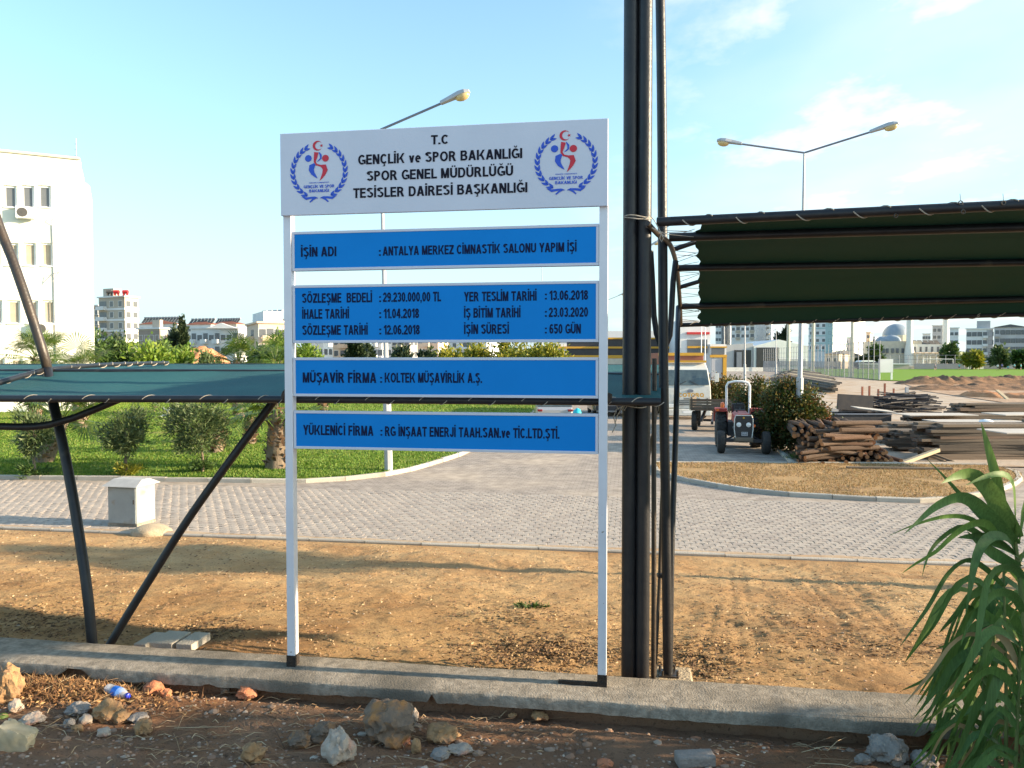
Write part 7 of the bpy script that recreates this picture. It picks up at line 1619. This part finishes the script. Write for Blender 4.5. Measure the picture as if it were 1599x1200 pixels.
heap('earth_heap', 'reddish earth mound cut by the right edge', 1560, 1640, 611, 62, 'red_earth', 3.0, seed=21, n=50)
heap('earth_heap', 'dark clods on the pitch edge at the far right', 1555, 1615, 587, 100, 'bank', 3.0, seed=31, n=50)
sheet('excavated_ground', [tuple(G(1440, 612))[:2], tuple(G(1800, 665))[:2], tuple(G(1900, 600))[:2], tuple(G(1405, 598))[:2]], .10, M['site_earth'])
# white tent roof and small far things
p = P(1356, 560, 240); mb = MB(); mb.extr([(p.x - 2.6, 240, P(1356, 566, 240).z), (p.x + 2.4, 240, P(1356, 565, 240).z), (p.x + 1.6, 240, P(1356, 563, 240).z), (p.x - 1.8, 240, P(1356, 563.3, 240).z)], (0, 4, 0))
for sx in (-2.2, 2.0): mb.box((p.x + sx, 241, 1.2), (.15, .15, 2.6))
tag(mb.build('tent', M['frame_white']), 'low white tent roof behind the pitch fence', 'tent')
# far low wooded line and far houses mass closing the horizon
pts = []
mb = MB()
for k in range(900):
    a = random.uniform(-.75, .75); d = random.uniform(430, 520); c = Vector((a * d, d, random.uniform(1, 7))); s = random.uniform(3, 7); q = ICO[1]
    mb.add([c + Vector((v.x * s * 1.4, v.y * s, v.z * s * .8)) * random.uniform(.7, 1.2) for v in q[0]], q[1])
tag(mb.build('distant_trees', M['leaf_olive'], recenter=False), kind='stuff')

# ---------------------------------------------------------------- stones and rubbish in front of the wall
random.seed(17)
def rockmat(n, a, b, c): M[n] = mat(n, a, b, 14, .92, .9, 60, c3=c, s3=9, f3=(.5, .62), bdist=.01); return n
rockmat('rock_brown', (.14, .10, .07), (.22, .155, .105), (.36, .17, .06)); rockmat('rock_pale', (.36, .29, .23), (.46, .38, .30), (.42, .24, .17)); rockmat('rock_gold', (.27, .155, .07), (.38, .23, .11), (.24, .14, .08)); rockmat('rock_grey', (.23, .20, .175), (.32, .285, .25), (.24, .20, .17)); rockmat('rock_red', (.42, .15, .07), (.50, .20, .10), (.30, .13, .08))  # rock_brown has orange patches scattered by noise
RK = [(605, 1136, 76, 64, 'rock_brown', 'largest rounded brown boulder with orange stains in front of the wall'), (527, 1168, 46, 58, 'rock_pale', 'upright white and pink stone left of the big boulder'), (465, 1160, 34, 26, 'rock_brown', 'small dark lump two stones left of the white pink stone'), (502, 1150, 40, 34, 'rock_brown', 'brown stone directly behind the white pink stone'),
 (690, 1150, 46, 30, 'rock_gold', 'elongated orange brown stone right of the big boulder'), (650, 1168, 16, 24, 'rock_gold', 'small upright orange stone between boulder and elongated stone'), (718, 1175, 34, 13, 'rock_pale', 'flat white stone under the elongated stone'), (686, 1182, 30, 16, 'rock_grey', 'pale grey stone left of the flat white one'), (628, 1161, 24, 14, 'rock_red', 'pinkish stone at the right foot of the boulder'), (648, 1120, 10, 26, 'rock_pale', 'thin white shard standing right behind the boulder'),
 (163, 1115, 42, 32, 'rock_gold', 'golden stone below the plastic bottle'), (186, 1123, 26, 20, 'rock_gold', 'smaller golden stone touching the one below the bottle'), (220, 1140, 26, 26, 'rock_gold', 'bright golden stone right of the stone pair'), (214, 1126, 28, 14, 'rock_grey', 'flat grey stone above the bright golden one'), (131, 1128, 20, 17, 'rock_pale', 'white stone left of the golden pair'), (21, 1106, 22, 20, 'rock_pale', 'white chalky stone near the left edge'),
 (105, 1133, 17, 14, 'rock_grey', 'small grey stone in a row of three at left'), (118, 1141, 18, 12, 'rock_gold', 'small tan stone in a row of three at left'), (160, 1147, 20, 13, 'rock_pale', 'whitish chip lowest of the left group'), (237, 1078, 30, 24, 'rock_red', 'orange brick lump right of the bottle'), (258, 1086, 16, 14, 'rock_red', 'small orange chip beside the brick lump'), (382, 1085, 30, 19, 'rock_red', 'red brick piece close to the wall left of the sign post'), (351, 1079, 15, 14, 'rock_brown', 'small brown lump left of the red brick piece'),
 (394, 1180, 34, 32, 'rock_gold', 'golden stone at the bottom edge left of the white pink stone'), (842, 1122, 26, 13, 'rock_gold', 'orange stone under the wall right of the sign'), (800, 1120, 13, 8, 'rock_gold', 'tiny orange stone under the wall'), (946, 1197, 24, 14, 'rock_red', 'bright orange stone at the bottom edge'), (1392, 1176, 56, 40, 'rock_grey', 'large angular light grey stone at the lower right'), (1448, 1192, 40, 22, 'rock_grey', 'second grey stone right of the angular one'), (1350, 1190, 22, 16, 'rock_grey', 'small grey stone left of the angular one'), (6, 1072, 38, 62, 'rock_gold', 'big smooth beige stone cut by the left edge'), (45, 1128, 34, 16, 'rock_pale', 'flat beige slab of stone near the left edge'), (118, 1112, 34, 18, 'rock_grey', 'dark flat stone left of the golden stones')]
for px, py, w, h, m, lab in RK:
    z = 1.04; p = G(px, py + h * .5 - 2, z); u, v = uv_of(p); z = fore_z(u, min(v, 4.38)); p = G(px, py + h * .5 - 2, z); k = p.y / FPX; rx, rz = w * k / 2 * 1.05, h * k / 2 * 1.02; c = p + Vector((0, rx * .5, rz * .82)); q = ICO[4 if w > 30 else 3]; mb = MB(); sd = random.uniform(0, 50)
    def disp(vv):
        r = 1 + .30 * noise.fractal(vv * 1.3 + Vector((sd, 0, 0)), 1, 2, 3) + .09 * noise.fractal(vv * 5 + Vector((sd, 3, 0)), 1, 2, 4)
        cv = noise.cell(vv * 2.1 + Vector((sd, 0, 0))); return r * (1 - .10 * cv)
    if 'shard' in lab or 'upright white' in lab: f = lambda vv: (1 - .45 * max(0, vv.z))
    else: f = lambda vv: 1
    mb.add([c + Vector((vv.x * rx * f(vv), vv.y * rx * .85 * f(vv), vv.z * rz)) * 1.0 + Vector((vv.x * rx, vv.y * rx, vv.z * rz)) * (disp(vv) - 1) for vv in q[0]], q[1])
    o = mb.build('stone', M[m], smooth=True); tag(o, lab, 'stone', 'loose stones in front of the wall')
# concrete shard
p = G(1085, 1193, 1.04); u, v = uv_of(p); o = MB().box((p.x, p.y, fore_z(u, v) + .03), (.20, .09, .06), rz=.08).build('concrete_piece', M['rock_grey'], bevel=.01); tag(o, 'flat rectangular piece of grey concrete at the bottom edge', 'concrete piece')
# bottle
M['pet'] = mat('pet', (.75, .80, .86), rough=.12, alpha=.42, spec=.7); M['bottle_blue'] = mat('bottle_blue', (.02, .16, .62), rough=.3); M['cap_blue'] = mat('cap_blue', (.02, .04, .50), rough=.4)
def bottle():
    a = G(170, 1090, 1.06); z = fore_z(*uv_of(a)) + .034; a = P(168, 1077, 4.72); e = P(206, 1100, 4.60); a.z = e.z = 0; d_ = e - a; L = .215; t = thing('plastic_bottle', 'clear plastic water bottle with blue label and cap lying on the soil', 'bottle', Vector((a.x, a.y, z)), math.atan2(d_.y, d_.x)); s = 1.0
    b = MB(); b.lathe((0, 0, 0), [(.022, 0), (.031, .008), (.033, .03), (.031, .045), (.033, .06), (.033, .14), (.030, .155), (.016, .185), (.012, .192)], 20, 'X'); b.build('bottle_body', M['pet'], t, local=True, smooth=True)
    b = MB(); b.lathe((0, 0, 0), [(.0335, .075), (.0338, .08), (.0338, .118), (.0335, .122)], 20, 'X'); b.build('bottle_label', M['bottle_blue'], t, local=True, smooth=True)
    b = MB(); b.lathe((0, 0, 0), [(.0145, .192), (.0155, .194), (.0155, .212), (.013, .214)], 14, 'X'); b.build('cap', M['cap_blue'], t, local=True, smooth=True)
bottle()
M['jug'] = mat('jug', (.62, .55, .38), (.68, .62, .46), 10, .25, .4, 25, alpha=.62, trans=.35, spec=.8)
def jug():
    c = G(12, 1190, 1.05); c = c + Vector((0, .05, .085)); q = ICO[4]; mb = MB()
    def f(v):
        m = max(abs(v.x), abs(v.y), abs(v.z)); w = v / m * .8 + v * .2; k = 1 + .16 * noise.fractal(v * 1.6 + Vector((4, 0, 0)), 1, 2, 2) - .10 * abs(noise.noise(v * 3.5 + Vector((9, 1, 0))))
        return Vector((w.x * .095, w.y * .05, w.z * .085)) * k
    R_ = Matrix.Rotation(.35, 3, 'Y'); mb.add([c + R_ @ f(v) for v in q[0]], q[1]); o = mb.build('plastic_jug', M['jug'], smooth=True); tag(o, 'crumpled yellowish translucent plastic jug at the left edge', 'plastic jug')
jug()
p = G(4, 1126, 1.05); mound('green_scrap', 'small green plastic scrap at the left edge', 'scrap', p + Vector((0, 0, .02)), (.03, .03, .025), 'leaf', 5, 2)
